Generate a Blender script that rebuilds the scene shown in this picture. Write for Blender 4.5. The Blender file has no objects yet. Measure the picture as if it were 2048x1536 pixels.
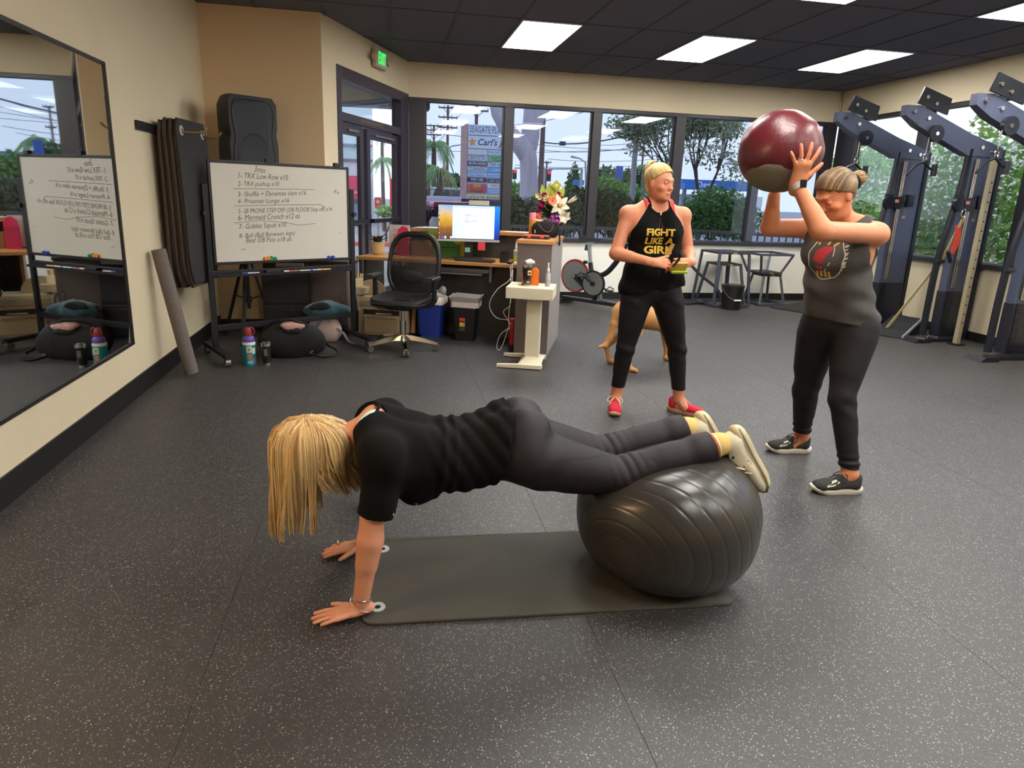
import bpy, bmesh, math, random
import numpy as np
from mathutils import Vector, Matrix, noise
from mathutils.bvhtree import BVHTree

random.seed(7)
rng = np.random.default_rng(7)
S = bpy.context.scene
COL = S.collection
PI = math.pi

# ---------------------------------------------------------------- camera, sky, exposure
cam_d = bpy.data.cameras.new('camera')
cam = bpy.data.objects.new('camera', cam_d)
COL.objects.link(cam)
S.camera = cam
yaw, pitch, roll = math.radians(10.41), math.radians(13.643), math.radians(1.97)
fw = Vector((math.sin(yaw)*math.cos(pitch), math.cos(yaw)*math.cos(pitch), -math.sin(pitch)))
rt0 = Vector((math.cos(yaw), -math.sin(yaw), 0))
dn0 = fw.cross(rt0)
rt = rt0*math.cos(roll) - dn0*math.sin(roll)
dn = rt0*math.sin(roll) + dn0*math.cos(roll)
m3 = Matrix((rt, -dn, -fw)).transposed()
cam.matrix_world = Matrix.Translation((0, 0, 1.45)) @ m3.to_4x4()
cam_d.sensor_width = 36.0
cam_d.lens = 36.0*1262/2048
cam_d.shift_x = 24/2048
cam_d.shift_y = -71/2048
cam_d.clip_start = 0.05
cam_d.clip_end = 400

W = bpy.data.worlds.new('overcast_sky')
S.world = W
W.use_nodes = True
wn = W.node_tree
bgn = wn.nodes['Background']
tc = wn.nodes.new('ShaderNodeTexCoord')
sep = wn.nodes.new('ShaderNodeSeparateXYZ')
rmp = wn.nodes.new('ShaderNodeValToRGB')
wn.links.new(tc.outputs['Generated'], sep.inputs[0])
wn.links.new(sep.outputs['Z'], rmp.inputs[0])
rmp.color_ramp.elements[0].position = 0.0
rmp.color_ramp.elements[0].color = (0.80, 0.86, 0.94, 1)
rmp.color_ramp.elements[1].position = 0.7
rmp.color_ramp.elements[1].color = (0.70, 0.78, 0.96, 1)
wn.links.new(rmp.outputs[0], bgn.inputs['Color'])
bgn.inputs['Strength'].default_value = 2.1

S.view_settings.view_transform = 'Standard'
S.view_settings.look = 'None'
S.view_settings.exposure = 0.22
S.view_settings.gamma = 1.0
S.view_settings.use_curve_mapping = False
try:
    S.cycles.max_bounces = 8
    S.cycles.transparent_max_bounces = 16
    S.cycles.caustics_reflective = False
    S.cycles.caustics_refractive = False
    S.cycles.sample_clamp_indirect = 4.0
except Exception:
    pass

# ---------------------------------------------------------------- helpers: materials
def lin(c):
    c = c/255.0
    return c/12.92 if c <= 0.04045 else ((c+0.055)/1.055)**2.4
def rgb(r, g, b):
    return (lin(r), lin(g), lin(b), 1.0)

MATS = {}
def M(name, col, rough=0.5, metal=0.0, var=0.08, scale=20.0, bump=0.0, bscale=200.0, emit=0.0, spec=0.5, sheen=0.0, coat=0.0, stretch=None):
    """procedural material: a base colour with soft noise variation and a fine bump"""
    if name in MATS: return MATS[name]
    m = bpy.data.materials.new(name); m.use_nodes = True
    nt = m.node_tree; N = nt.nodes; L = nt.links
    b = N['Principled BSDF']
    c = rgb(*col)
    tcn = N.new('ShaderNodeTexCoord')
    src = tcn.outputs['Object']
    if stretch:
        mp = N.new('ShaderNodeMapping'); mp.inputs['Scale'].default_value = stretch
        L.new(src, mp.inputs[0]); src = mp.outputs[0]
    nz = N.new('ShaderNodeTexNoise'); nz.inputs['Scale'].default_value = scale; nz.inputs['Detail'].default_value = 3
    L.new(src, nz.inputs['Vector'])
    mx = N.new('ShaderNodeMix'); mx.data_type = 'RGBA'
    L.new(nz.outputs[0], mx.inputs[0])
    mx.inputs[6].default_value = tuple(x*(1-var) for x in c[:3])+(1,)
    mx.inputs[7].default_value = tuple(min(1, x*(1+var)) for x in c[:3])+(1,)
    L.new(mx.outputs[2], b.inputs['Base Color'])
    b.inputs['Roughness'].default_value = rough
    b.inputs['Metallic'].default_value = metal
    b.inputs['Specular IOR Level'].default_value = spec
    if sheen: b.inputs['Sheen Weight'].default_value = sheen
    if coat: b.inputs['Coat Weight'].default_value = coat
    if bump:
        n2 = N.new('ShaderNodeTexNoise'); n2.inputs['Scale'].default_value = bscale
        L.new(src, n2.inputs['Vector'])
        bp = N.new('ShaderNodeBump'); bp.inputs['Strength'].default_value = bump; bp.inputs['Distance'].default_value = 0.003
        L.new(n2.outputs[0], bp.inputs['Height']); L.new(bp.outputs[0], b.inputs['Normal'])
    if emit:
        L.new(mx.outputs[2], b.inputs['Emission Color']); b.inputs['Emission Strength'].default_value = emit
    MATS[name] = m
    return m

def glass_mat(name, tint, refl=1.0):
    if name in MATS: return MATS[name]
    m = bpy.data.materials.new(name); m.use_nodes = True
    nt = m.node_tree; N = nt.nodes; L = nt.links
    N.remove(N['Principled BSDF']); out = N['Material Output']
    tr = N.new('ShaderNodeBsdfTransparent'); tr.inputs[0].default_value = (*tint, 1)
    gl = N.new('ShaderNodeBsdfGlossy'); gl.inputs['Roughness'].default_value = 0.0
    fr = N.new('ShaderNodeFresnel'); fr.inputs[0].default_value = 1.5
    mu = N.new('ShaderNodeMath'); mu.operation = 'MULTIPLY'; mu.inputs[1].default_value = refl
    nz = N.new('ShaderNodeTexNoise'); nz.inputs['Scale'].default_value = 0.8
    ad = N.new('ShaderNodeMath'); ad.operation = 'MULTIPLY_ADD'; ad.inputs[1].default_value = 0.02*refl; 
    L.new(fr.outputs[0], mu.inputs[0]); L.new(nz.outputs[0], ad.inputs[0]); L.new(mu.outputs[0], ad.inputs[2])
    mx = N.new('ShaderNodeMixShader')
    L.new(ad.outputs[0], mx.inputs[0]); L.new(tr.outputs[0], mx.inputs[1]); L.new(gl.outputs[0], mx.inputs[2])
    L.new(mx.outputs[0], out.inputs[0])
    MATS[name] = m
    return m

# ---------------------------------------------------------------- helpers: objects
def thing(name, label, cat, loc=(0, 0, 0), rotz=0.0, group=None):
    o = bpy.data.objects.new(name, None)
    o.empty_display_size = 0.05
    COL.objects.link(o)
    o.location = loc; o.rotation_euler = (0, 0, rotz)
    o['label'] = label; o['category'] = cat
    if group: o['group'] = group
    return o
def tag(o, label, cat, group=None):
    o['label'] = label; o['category'] = cat
    if group: o['group'] = group
    return o
def struct(o):
    o['kind'] = 'structure'
    return o
def link_mesh(name, me, mat, parent=None, world=False):
    o = bpy.data.objects.new(name, me)
    COL.objects.link(o)
    for m in (mat if isinstance(mat, (list, tuple)) else [mat]):
        me.materials.append(m)
    if parent is not None:
        o.parent = parent
        if world:
            mw = Matrix.Identity(4); p = parent
            while p is not None:
                mw = Matrix.LocRotScale(p.location, p.rotation_euler, p.scale) @ mw
                p = p.parent
            me.transform(mw.inverted())
    return o
def copy_tree(o, parent=None, **kw):
    c = o.copy(); COL.objects.link(c); c.parent = parent
    for k, v in kw.items():
        if k in ('label', 'group'): c[k] = v
        else: setattr(c, k, v)
    for ch in list(o.children):
        copy_tree(ch, c)
    return c

class B:
    """collects shapes in one bmesh; build() links them as ONE mesh object"""
    def __init__(s): s.bm = bmesh.new(); s.mi = 0
    def _mark(s, n0):
        for f in list(s.bm.faces)[n0:]: f.material_index = s.mi
    def box(s, c, size, rot=None, bev=0.0, taper=None):
        n0 = len(s.bm.faces)
        r = bmesh.ops.create_cube(s.bm, size=1.0)
        vs = r['verts']
        for v in vs:
            t = 1.0
            if taper and v.co.z < 0: t = taper
            v.co = Vector((v.co.x*size[0]*t, v.co.y*size[1]*t, v.co.z*size[2]))
        if bev > 0:
            es = list({e for v in vs for e in v.link_edges})
            rb = bmesh.ops.bevel(s.bm, geom=es, offset=bev, segments=2, affect='EDGES', profile=0.7)
            vs = list({v for f in list(s.bm.faces)[n0:] for v in f.verts})
        mt = Matrix.Translation(c)
        if rot is not None:
            mt = mt @ (rot.to_4x4() if isinstance(rot, Matrix) else Matrix.Rotation(rot, 4, 'Z'))
        bmesh.ops.transform(s.bm, matrix=mt, verts=vs)
        s._mark(n0); return s
    def bar(s, p, q, w, h=None, bev=0.0, up=(0, 0, 1), roll=0.0):
        p, q = Vector(p), Vector(q); d = q-p; h = h or w
        z = d.normalized(); u = Vector(up)
        if abs(z.dot(u)) > 0.98: u = Vector((0, 1, 0)) if abs(z.y) < .9 else Vector((1, 0, 0))
        x = u.cross(z).normalized(); y = z.cross(x)
        r = Matrix((x, y, z)).transposed()
        if roll: r = r @ Matrix.Rotation(roll, 3, 'Z')
        return s.box((p+q)/2, (w, h, d.length), r, bev)
    def cyl(s, p, q, r, r2=None, n=16, cap=True):
        n0 = len(s.bm.faces)
        p, q = Vector(p), Vector(q); d = q-p
        rr = bmesh.ops.create_cone(s.bm, cap_ends=cap, segments=n, radius1=r, radius2=r if r2 is None else r2, depth=d.length)
        mt = Matrix.Translation((p+q)/2) @ d.to_track_quat('Z', 'Y').to_matrix().to_4x4()
        bmesh.ops.transform(s.bm, matrix=mt, verts=rr['verts'])
        s._mark(n0); return s
    def ball(s, c, r, n=16, sc=(1, 1, 1), rot=None):
        n0 = len(s.bm.faces)
        rr = bmesh.ops.create_uvsphere(s.bm, u_segments=n, v_segments=max(6, n//2), radius=r)
        mt = Matrix.Translation(c)
        if rot is not None: mt = mt @ rot.to_4x4()
        mt = mt @ Matrix.Diagonal((*sc, 1))
        bmesh.ops.transform(s.bm, matrix=mt, verts=rr['verts'])
        s._mark(n0); return s
    def tube(s, pts, r, n=8, closed=False, cap=True):
        """r: one radius or one per point"""
        n0 = len(s.bm.faces)
        P = [Vector(p) for p in pts]; k = len(P)
        R = r if isinstance(r, (list, tuple)) else [r]*k
        rings = []; prev = None
        for i in range(k):
            if closed: t = (P[(i+1) % k]-P[i-1])
            else: t = P[min(i+1, k-1)]-P[max(i-1, 0)]
            if t.length < 1e-9: t = Vector((0, 0, 1))
            t.normalize()
            if prev is None:
                a = Vector((0, 0, 1)) if abs(t.z) < .9 else Vector((1, 0, 0))
                u = a.cross(t).normalized()
            else:
                u = prev - t*prev.dot(t)
                u = u.normalized() if u.length > 1e-6 else t.orthogonal().normalized()
            prev = u; v = t.cross(u)
            rings.append([s.bm.verts.new(P[i]+(u*math.cos(2*PI*j/n)+v*math.sin(2*PI*j/n))*R[i]) for j in range(n)])
        for i in range(k if closed else k-1):
            a, b = rings[i], rings[(i+1) % k]
            for j in range(n):
                s.bm.faces.new((a[j], a[(j+1) % n], b[(j+1) % n], b[j]))
        if cap and not closed:
            s.bm.faces.new(rings[0][::-1]); s.bm.faces.new(rings[-1])
        s._mark(n0); return s
    def lathe(s, prof, c=(0, 0, 0), n=24, rot=None):
        """prof: list of (radius, z)"""
        n0 = len(s.bm.faces); c = Vector(c); rings = []
        for (r, z) in prof:
            ring = []
            for j in range(n):
                a = 2*PI*j/n; p = Vector((r*math.cos(a), r*math.sin(a), z))
                if rot is not None: p = rot @ p
                ring.append(s.bm.verts.new(c+p))
            rings.append(ring)
        for a, b in zip(rings, rings[1:]):
            for j in range(n):
                s.bm.faces.new((a[j], a[(j+1) % n], b[(j+1) % n], b[j]))
        if prof[0][0] > 1e-4: s.bm.faces.new(rings[0][::-1])
        if prof[-1][0] > 1e-4: s.bm.faces.new(rings[-1])
        bmesh.ops.remove_doubles(s.bm, verts=[v for r in (rings[0], rings[-1]) for v in r], dist=1e-6)
        s._mark(n0); return s
    def prism(s, pts, axis, t):
        """polygon (3d points) extruded by t along axis"""
        n0 = len(s.bm.faces); ax = Vector(axis)*t
        a = [s.bm.verts.new(Vector(p)) for p in pts]; b = [s.bm.verts.new(Vector(p)+ax) for p in pts]
        n = len(a)
        s.bm.faces.new(a[::-1]); s.bm.faces.new(b)
        for i in range(n): s.bm.faces.new((a[i], a[(i+1) % n], b[(i+1) % n], b[i]))
        s._mark(n0); return s
    def loft(s, rings, cap=True):
        n0 = len(s.bm.faces)
        R = [[s.bm.verts.new(Vector(p)) for p in r] for r in rings]; n = len(R[0])
        for a, b in zip(R, R[1:]):
            for j in range(n): s.bm.faces.new((a[j], a[(j+1) % n], b[(j+1) % n], b[j]))
        if cap: s.bm.faces.new(R[0][::-1]); s.bm.faces.new(R[-1])
        s._mark(n0); return s
    def quad(s, *ps):
        n0 = len(s.bm.faces)
        s.bm.faces.new([s.bm.verts.new(Vector(p)) for p in ps]); s._mark(n0); return s
    def build(s, name, mat, parent=None, smooth=False, world=False, ang=40):
        bmesh.ops.recalc_face_normals(s.bm, faces=s.bm.faces)
        me = bpy.data.meshes.new(name)
        if smooth:
            for f in s.bm.faces: f.smooth = True
            lim = math.radians(ang)
            for e in s.bm.edges:
                if len(e.link_faces) == 2:
                    try:
                        if e.calc_face_angle() > lim: e.smooth = False
                    except ValueError: pass
        s.bm.to_mesh(me); s.bm.free()
        return link_mesh(name, me, mat, parent, world)

def text_mesh(txt, size, ext=0.0008, shear=0.0, bold=0.0, align='CENTER', spacing=1.0):
    cu = bpy.data.curves.new('lettering', 'FONT')
    cu.body = txt; cu.size = size; cu.extrude = ext; cu.shear = shear; cu.offset = bold
    cu.align_x = align; cu.align_y = 'CENTER'; cu.space_character = spacing
    cu.resolution_u = 3
    o = bpy.data.objects.new('lettering', cu); COL.objects.link(o)
    bpy.context.view_layer.update()
    me = bpy.data.meshes.new_from_object(o.evaluated_get(bpy.context.evaluated_depsgraph_get()))
    bpy.data.objects.remove(o); bpy.data.curves.remove(cu)
    return me
def lettering(txt, size, mat, parent, origin, xdir, ydir, name='lettering', width=None, height=None, world=True, **kw):
    """text standing on the plane (origin, xdir, ydir)"""
    me = text_mesh(txt, size, **kw)
    x, y = Vector(xdir).normalized(), Vector(ydir).normalized(); z = x.cross(y)
    sx = sy = 1.0
    if width or height:
        co = np.empty(len(me.vertices)*3); me.vertices.foreach_get('co', co); co = co.reshape(-1, 3)
        ex = co.max(0)-co.min(0)
        if width: sx = width/max(ex[0], 1e-6)
        sy = height/max(ex[1], 1e-6) if height else sx if not height and width and kw.get('uni') else 1.0
    mt = Matrix.Translation(origin) @ Matrix((x, y, z)).transposed().to_4x4() @ Matrix.Diagonal((sx, sy, 1, 1))
    me.transform(mt)
    return link_mesh(name, me, mat, parent, world)

def rz(a): return Matrix.Rotation(a, 3, 'Z')

# ================================================================ THE ROOM
XL, XR, YB, YF, YK, CZ = -1.72, 6.66, 6.87, 8.93, -3.6, 3.1
DA, DB = Vector((-0.609, 6.87, 0)), Vector((0.295, 8.93, 0))
DU = (DB-DA).normalized(); DN = Vector((DU.y, -DU.x, 0))      # along the door wall / into the room
DL = (DB-DA).length
def dw(s, z, off=0.0): return DA + DU*s + DN*off + Vector((0, 0, z))
DROT = math.atan2(DU.y, DU.x)

paint = M('cream_wall_paint', (224, 209, 178), 0.75, var=0.03, scale=3, bump=0.25, bscale=120)
paint_tan = M('tan_wall_paint', (222, 195, 156), 0.75, var=0.03, scale=3, bump=0.25, bscale=120)
paint_low = M('pale_sill_wall_paint', (248, 246, 236), 0.7, var=0.03, scale=3, bump=0.2, bscale=120)
black_base = M('black_vinyl_baseboard', (22, 21, 23), 0.5, var=0.15)
bronze = M('dark_bronze_frame', (44, 42, 48), 0.42, 0.0, var=0.15, scale=40, bump=0.2, bscale=60)
bronze_door = M('door_frame_metal', (58, 52, 66), 0.38, 0.0, var=0.12, scale=30)
steel_grey = M('grey_steel_frame', (92, 96, 108), 0.35, 0.4, var=0.1)
win_glass = glass_mat('tinted_window_glass', (0.63, 0.665, 0.725), 0.7)
door_glass = glass_mat('clear_door_glass', (0.965, 0.975, 0.98), 0.4)

# ---- floor: black rubber rolls with pale flecks
def rubber_mat():
    m = bpy.data.materials.new('flecked_black_rubber'); m.use_nodes = True
    nt = m.node_tree; N = nt.nodes; L = nt.links; b = N['Principled BSDF']
    g = N.new('ShaderNodeNewGeometry')
    n1 = N.new('ShaderNodeTexNoise'); n1.inputs['Scale'].default_value = 1.4; n1.inputs['Detail'].default_value = 5
    L.new(g.outputs['Position'], n1.inputs['Vector'])
    base = N.new('ShaderNodeMix'); base.data_type = 'RGBA'
    base.inputs[6].default_value = rgb(42, 41, 42); base.inputs[7].default_value = rgb(58, 56, 57)
    L.new(n1.outputs[0], base.inputs[0])
    prev = base.outputs[2]
    for sc, th, pick, col in ((190.0, 0.34, 0.86, (168, 165, 160)), (330.0, 0.36, 0.80, (125, 122, 118)), (95.0, 0.20, 0.93, (186, 184, 178))):
        v = N.new('ShaderNodeTexVoronoi'); v.inputs['Scale'].default_value = sc
        L.new(g.outputs['Position'], v.inputs['Vector'])
        lt = N.new('ShaderNodeMath'); lt.operation = 'LESS_THAN'; lt.inputs[1].default_value = th
        L.new(v.outputs['Distance'], lt.inputs[0])
        sp = N.new('ShaderNodeSeparateColor'); L.new(v.outputs['Color'], sp.inputs[0])
        gt = N.new('ShaderNodeMath'); gt.operation = 'GREATER_THAN'; gt.inputs[1].default_value = pick
        L.new(sp.outputs[0], gt.inputs[0])
        mu = N.new('ShaderNodeMath'); mu.operation = 'MULTIPLY'
        L.new(lt.outputs[0], mu.inputs[0]); L.new(gt.outputs[0], mu.inputs[1])
        mx = N.new('ShaderNodeMix'); mx.data_type = 'RGBA'
        L.new(mu.outputs[0], mx.inputs[0]); L.new(prev, mx.inputs[6]); mx.inputs[7].default_value = rgb(*col)
        prev = mx.outputs[2]
    L.new(prev, b.inputs['Base Color'])
    n2 = N.new('ShaderNodeTexNoise'); n2.inputs['Scale'].default_value = 260
    L.new(g.outputs['Position'], n2.inputs['Vector'])
    bp = N.new('ShaderNodeBump'); bp.inputs['Strength'].default_value = 0.25; bp.inputs['Distance'].default_value = 0.002
    L.new(n2.outputs[0], bp.inputs['Height']); L.new(bp.outputs[0], b.inputs['Normal'])
    mr = N.new('ShaderNodeMapRange'); mr.inputs[3].default_value = 0.42; mr.inputs[4].default_value = 0.58
    L.new(n1.outputs[0], mr.inputs[0]); L.new(mr.outputs[0], b.inputs['Roughness'])
    b.inputs['Specular IOR Level'].default_value = 0.85
    return m
rubber = rubber_mat()
floor = struct(B().box((2.4, 2.7, -0.0535), (9.0, 13.4, 0.10)).build('floor', rubber))
x0 = 0.69-1.25*2
edges = [-1.80] + [x0+1.25*k for k in range(0, 7)] + [6.75]
for a, c in zip(edges, edges[1:]):
    if c-a < 0.05: continue
    B().box(((a+c)/2, 2.7, -0.005), (c-a-0.0016, 13.2, 0.010)).build('rubber_roll', rubber, floor)

# ---- walls
t = 0.15
struct(B().box((XL-t/2, (YK+YB)/2+0.1, CZ/2), (t, YB-YK+0.3, CZ)).build('wall_left', paint))
struct(B().box(((XL+DA.x)/2, YB+t/2, CZ/2), (DA.x-XL, t, CZ)).build('wall_alcove', paint_tan))
struct(B().box((2.47, YK-t/2, CZ/2), (8.7, t, CZ)).build('wall_back', paint))
w = B()
w.box(((DB.x+XR)/2+0.05, YF+t/2, 0.4225), (XR-DB.x+0.1, t, 0.845))
struct(w.build('wall_sill_far', paint_low))
struct(B().box(((DB.x+XR)/2+0.05, YF+t/2, (2.67+CZ)/2), (XR-DB.x+0.1, t, CZ-2.67)).build('wall_far', paint))
RY0, RY1 = 1.2, 8.72
w = B()
w.box((XR+t/2, (RY0+YF)/2, 0.4225), (t, YF-RY0, 0.845))
w.box((XR+t/2, (YK+RY0)/2, CZ/2), (t, RY0-YK, CZ))
w.box((XR+t/2, (RY0+YF)/2, (2.70+CZ)/2), (t, YF-RY0, CZ-2.70))
struct(w.build('wall_right', paint))
w = B()
def dbox(bld, s0, s1, z0, z1, o0, o1, bev=0.0):
    c = dw((s0+s1)/2, (z0+z1)/2, (o0+o1)/2)
    return bld.box(c, (s1-s0, abs(o1-o0), z1-z0), DROT, bev)
dbox(w, 0, 0.29, 0, CZ, -t, 0); dbox(w, 0.29, DL, 2.70, CZ, -t, 0)
struct(w.build('wall_door', paint))

# ---- baseboards and the corner pipe
struct(B().box((XL+0.006, (YK+YB)/2, 0.07), (0.012, YB-YK, 0.14)).build('baseboard_left', black_base))
struct(B().box(((XL+DA.x)/2, YB-0.006, 0.05), (DA.x-XL, 0.012, 0.10)).build('baseboard_alcove', black_base))
struct(B().box(((DB.x+XR)/2, YF-0.006, 0.05), (XR-DB.x, 0.012, 0.10)).build('baseboard_far', black_base))
struct(B().box((XR-0.006, (YK+YF)/2, 0.05), (0.012, YF-YK, 0.10)).build('baseboard_right', black_base))
b_ = B(); dbox(b_, 0, 0.28, 0, 0.10, 0, 0.012); struct(b_.build('baseboard_door', black_base))
struct(B().cyl((XR-0.05, YF-0.05, 2.6), (XR-0.05, YF-0.05, CZ), 0.013, n=10).build('trim_1', M('galvanised_conduit', (150, 140, 125), 0.35, 0.8), smooth=True))

# ---- ceiling: painted black, 2 x 4 lay-in tiles in a grid
ceil_m = M('black_ceiling_tile', (98, 101, 116), 0.9, var=0.12, scale=60, bump=0.5, bscale=150)
grid_m = M('black_ceiling_grid', (72, 72, 80), 0.6, var=0.1)
ceiling = struct(B().box((2.47, (YK+YF)/2+0.1, 3.20), (9.0, YF-YK+0.5, 0.14)).build('ceiling', ceil_m))
GX, GY, TX, TY = 0.05, 6.5, 0.625, 1.25
LIGHTS = [(k, 0) for k in (2, 5, 8)]
LIGHTS += [(k, j) for j in (-2, -4, -6) for k in (2, 5, 8)]  # fourth row is assumed behind the camera, added to brighten the foreground
lset = set(LIGHTS)
tile_me = None
for j in (-2, -1, 0, 1):
    for k in range(-3, 11):
        if (k, j) in lset: continue
        xa, xb = GX+k*TX, GX+(k+1)*TX
        if xa > XR-0.02 or xb < XL+0.02: continue
        xa2, xb2 = max(xa, XL), min(xb, XR)
        ya, yb = GY+j*TY, min(GY+(j+1)*TY, YF)
        cx, cy, sx, sy = (xa2+xb2)/2, (ya+yb)/2, xb2-xa2-0.012, yb-ya-0.012
        if tile_me is None:
            o = B().box((0, 0, 0), (TX-0.012, TY-0.012, 0.024), bev=0.004).build('ceiling_tile', ceil_m, ceiling); tile_me = o.data
        else:
            o = bpy.data.objects.new('ceiling_tile', tile_me); COL.objects.link(o); o.parent = ceiling
        o.location = (cx, cy, CZ+0.014)
        o.scale = (sx/(TX-0.012), sy/(TY-0.012), 1)
for k in range(-2, 11):
    x = GX+k*TX
    if XL < x < XR: B().box((x, 6.45, CZ+0.002), (0.024, 4.95, 0.012)).build('grid_bar', grid_m, ceiling)
for j in (-2, -1, 0, 1):
    B().box((2.47, GY+j*TY, CZ+0.0015), (8.36, 0.024, 0.010)).build('grid_bar', grid_m, ceiling)

diff_m = M('lit_panel_diffuser', (255, 252, 245), 0.5, var=0.0, emit=21.5)
frm_m = M('white_panel_frame', (225, 222, 215), 0.5)
lt0 = None
ords = {2: 'left', 5: 'middle', 8: 'right'}
for (k, j) in LIGHTS:
    x, y = GX+(k+.5)*TX, GY+(j+.5)*TY
    if j == 0:
        lab = {2: 'lit white ceiling panel nearest the door wall, above the desk', 5: 'lit white ceiling panel in the middle of the row of three', 8: 'lit white ceiling panel nearest the exercise rack and right wall'}[k]
        g = 'ceiling light panels by the window'
    else:
        lab, g = 'lit ceiling panel, %s row from the window, %s' % ({-2: 'second', -4: 'third', -6: 'assumed fourth'}[j], {2: 'nearest the mirror wall', 5: 'in the middle of its row', 8: 'nearest the right wall'}[k]), 'ceiling light panels over the exercise floor'
    if lt0 is None:
        lt0 = thing('ceiling_light', lab, 'light', (x, y, CZ-0.002), group=g)
        B().box((0, 0, 0), (0.578, 1.168, 0.010)).build('diffuser', diff_m, lt0)
        f = B()
        for sx in (-1, 1): f.box((sx*0.296, 0, 0.001), (0.014, 1.196, 0.016))
        for sy in (-1, 1): f.box((0, sy*0.591, 0.001), (0.578, 0.014, 0.016))
        f.build('frame', frm_m, lt0)
    else:
        copy_tree(lt0, location=(x, y, CZ-0.002), label=lab, group=g)

# ---- far window wall: posts and panes
def window_run(name, y0, posts, xr, zr, steel=()):
    """posts: list of (x0, x1); panes fill the gaps"""
    wo = struct(B().box(((xr[0]+xr[1])/2, y0+0.07, zr[0]+0.022), (xr[1]-xr[0], 0.13, 0.044), bev=0.004).build(name, bronze))
    B().box(((xr[0]+xr[1])/2, y0+0.07, zr[1]-0.025), (xr[1]-xr[0], 0.11, 0.05), bev=0.004).build('head_rail', bronze, wo)
    B().box(((xr[0]+xr[1])/2, y0-0.02, zr[0]+0.012), (xr[1]-xr[0], 0.07, 0.05), bev=0.006).build('sill', M('dark_sill', (48, 50, 58), 0.4, var=0.1), wo)
    for i, (a, c) in enumerate(posts):
        B().box(((a+c)/2, y0+0.07, (zr[0]+zr[1])/2), (c-a, 0.12, zr[1]-zr[0]-0.09), bev=0.006).build('post', steel_grey if i in steel else bronze, wo)
    for (a, c), (d, e) in zip(posts, posts[1:]):
        B().box(((c+d)/2, y0+0.08, (zr[0]+zr[1])/2), (d-c+0.01, 0.008, zr[1]-zr[0]-0.09)).build('pane', win_glass, wo)
        fr = B()
        for xx in (c+0.012, d-0.012): fr.box((xx, y0+0.075, (zr[0]+zr[1])/2), (0.024, 0.04, zr[1]-zr[0]-0.09))
        fr.build('sash', bronze, wo)
    return wo
window_run('window_1', YF, [(DB.x+0.01, 0.52), (1.60, 1.715), (2.855, 2.975), (4.09, 4.24), (5.385, 5.495), (6.50, 6.66)], (DB.x, XR), (0.845, 2.67), steel=(4,))
# right window wall (runs along y)
wr = struct(B().box((XR+0.07, (RY0+YF)/2, 0.867), (0.13, YF-RY0, 0.044), bev=0.004).build('window_2', bronze))
B().box((XR+0.07, (RY0+YF)/2, 2.675), (0.11, YF-RY0, 0.05)).build('head_rail', bronze, wr)
B().box((XR-0.02, (RY0+YF)/2, 0.857), (0.07, YF-RY0, 0.05), bev=0.006).build('sill', MATS['dark_sill'], wr)
rposts = [(1.2, 1.3), (2.72, 2.84), (4.25, 4.37), (5.78, 5.90), (7.30, 7.42), (8.55, 8.93)]
for a, c in rposts:
    B().box((XR+0.07, (a+c)/2, 1.77), (0.12, c-a, 1.76), bev=0.006).build('post', bronze, wr)
for (a, c), (d, e) in zip(rposts, rposts[1:]):
    B().box((XR+0.08, (c+d)/2, 1.77), (0.008, d-c+0.01, 1.76)).build('pane', door_glass, wr)

# ---- the glazed entrance in the angled wall
dr = B(); 
dbox(dr, 0.29, 0.38, 0, 2.70, -0.12, 0.01, 0.005); dbox(dr, 1.99, DL, 0, 2.70, -0.12, 0.01, 0.005); dbox(dr, 0.38, 1.99, 2.58, 2.70, -0.12, 0.01, 0.005)
dbox(dr, 0.38, 1.99, 2.16, 2.25, -0.11, 0.005, 0.005)
door = struct(dr.build('door_1', bronze_door))
g_ = B(); dbox(g_, 0.38, 1.99, 2.25, 2.58, -0.065, -0.058); g_.build('transom_pane', door_glass, door)
for (s0, s1, nm) in ((0.39, 0.985, 'door_leaf'), (1.075, 1.985, 'door_leaf')):
    l_ = B()
    dbox(l_, s0, s0+0.09, 0.02, 2.15, -0.085, -0.04, 0.004); dbox(l_, s1-0.09, s1, 0.02, 2.15, -0.085, -0.04, 0.004)
    dbox(l_, s0+.09, s1-.09, 2.04, 2.15, -0.085, -0.04, 0.004); dbox(l_, s0+.09, s1-.09, 0.02, 0.24, -0.085, -0.04, 0.004)
    leaf = l_.build(nm, bronze_door, door)
    p_ = B(); dbox(p_, s0+.085, s1-.085, 0.23, 2.05, -0.066, -0.058); p_.build('pane', door_glass, leaf)
    h_ = B(); dbox(h_, s0+0.05, s1-0.05, 1.07, 1.125, -0.03, 0.02, 0.01); h_.build('push_bar', M('dark_push_bar', (50, 48, 58), 0.3, 0.4), leaf)
    k_ = B(); dbox(k_, s0+0.2, s1-0.15, 2.075, 2.10, -0.04, -0.02, 0.004); k_.build('closer', M('satin_metal', (150, 146, 152), 0.35, 0.7), leaf)
g_ = B(); dbox(g_, 0.985, 1.075, 0.02, 2.15, -0.066, -0.058); g_.build('side_pane', door_glass, door)
lettering('THIS DOOR TO REMAIN UNLOCKED DURING BUSINESS HOURS', 0.05, M('worn_gold_lettering', (150, 128, 100), 0.6), door, dw(1.12, 2.205, 0.008), -DU*-1, (0, 0, 1), width=0.62, height=0.035)

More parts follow.
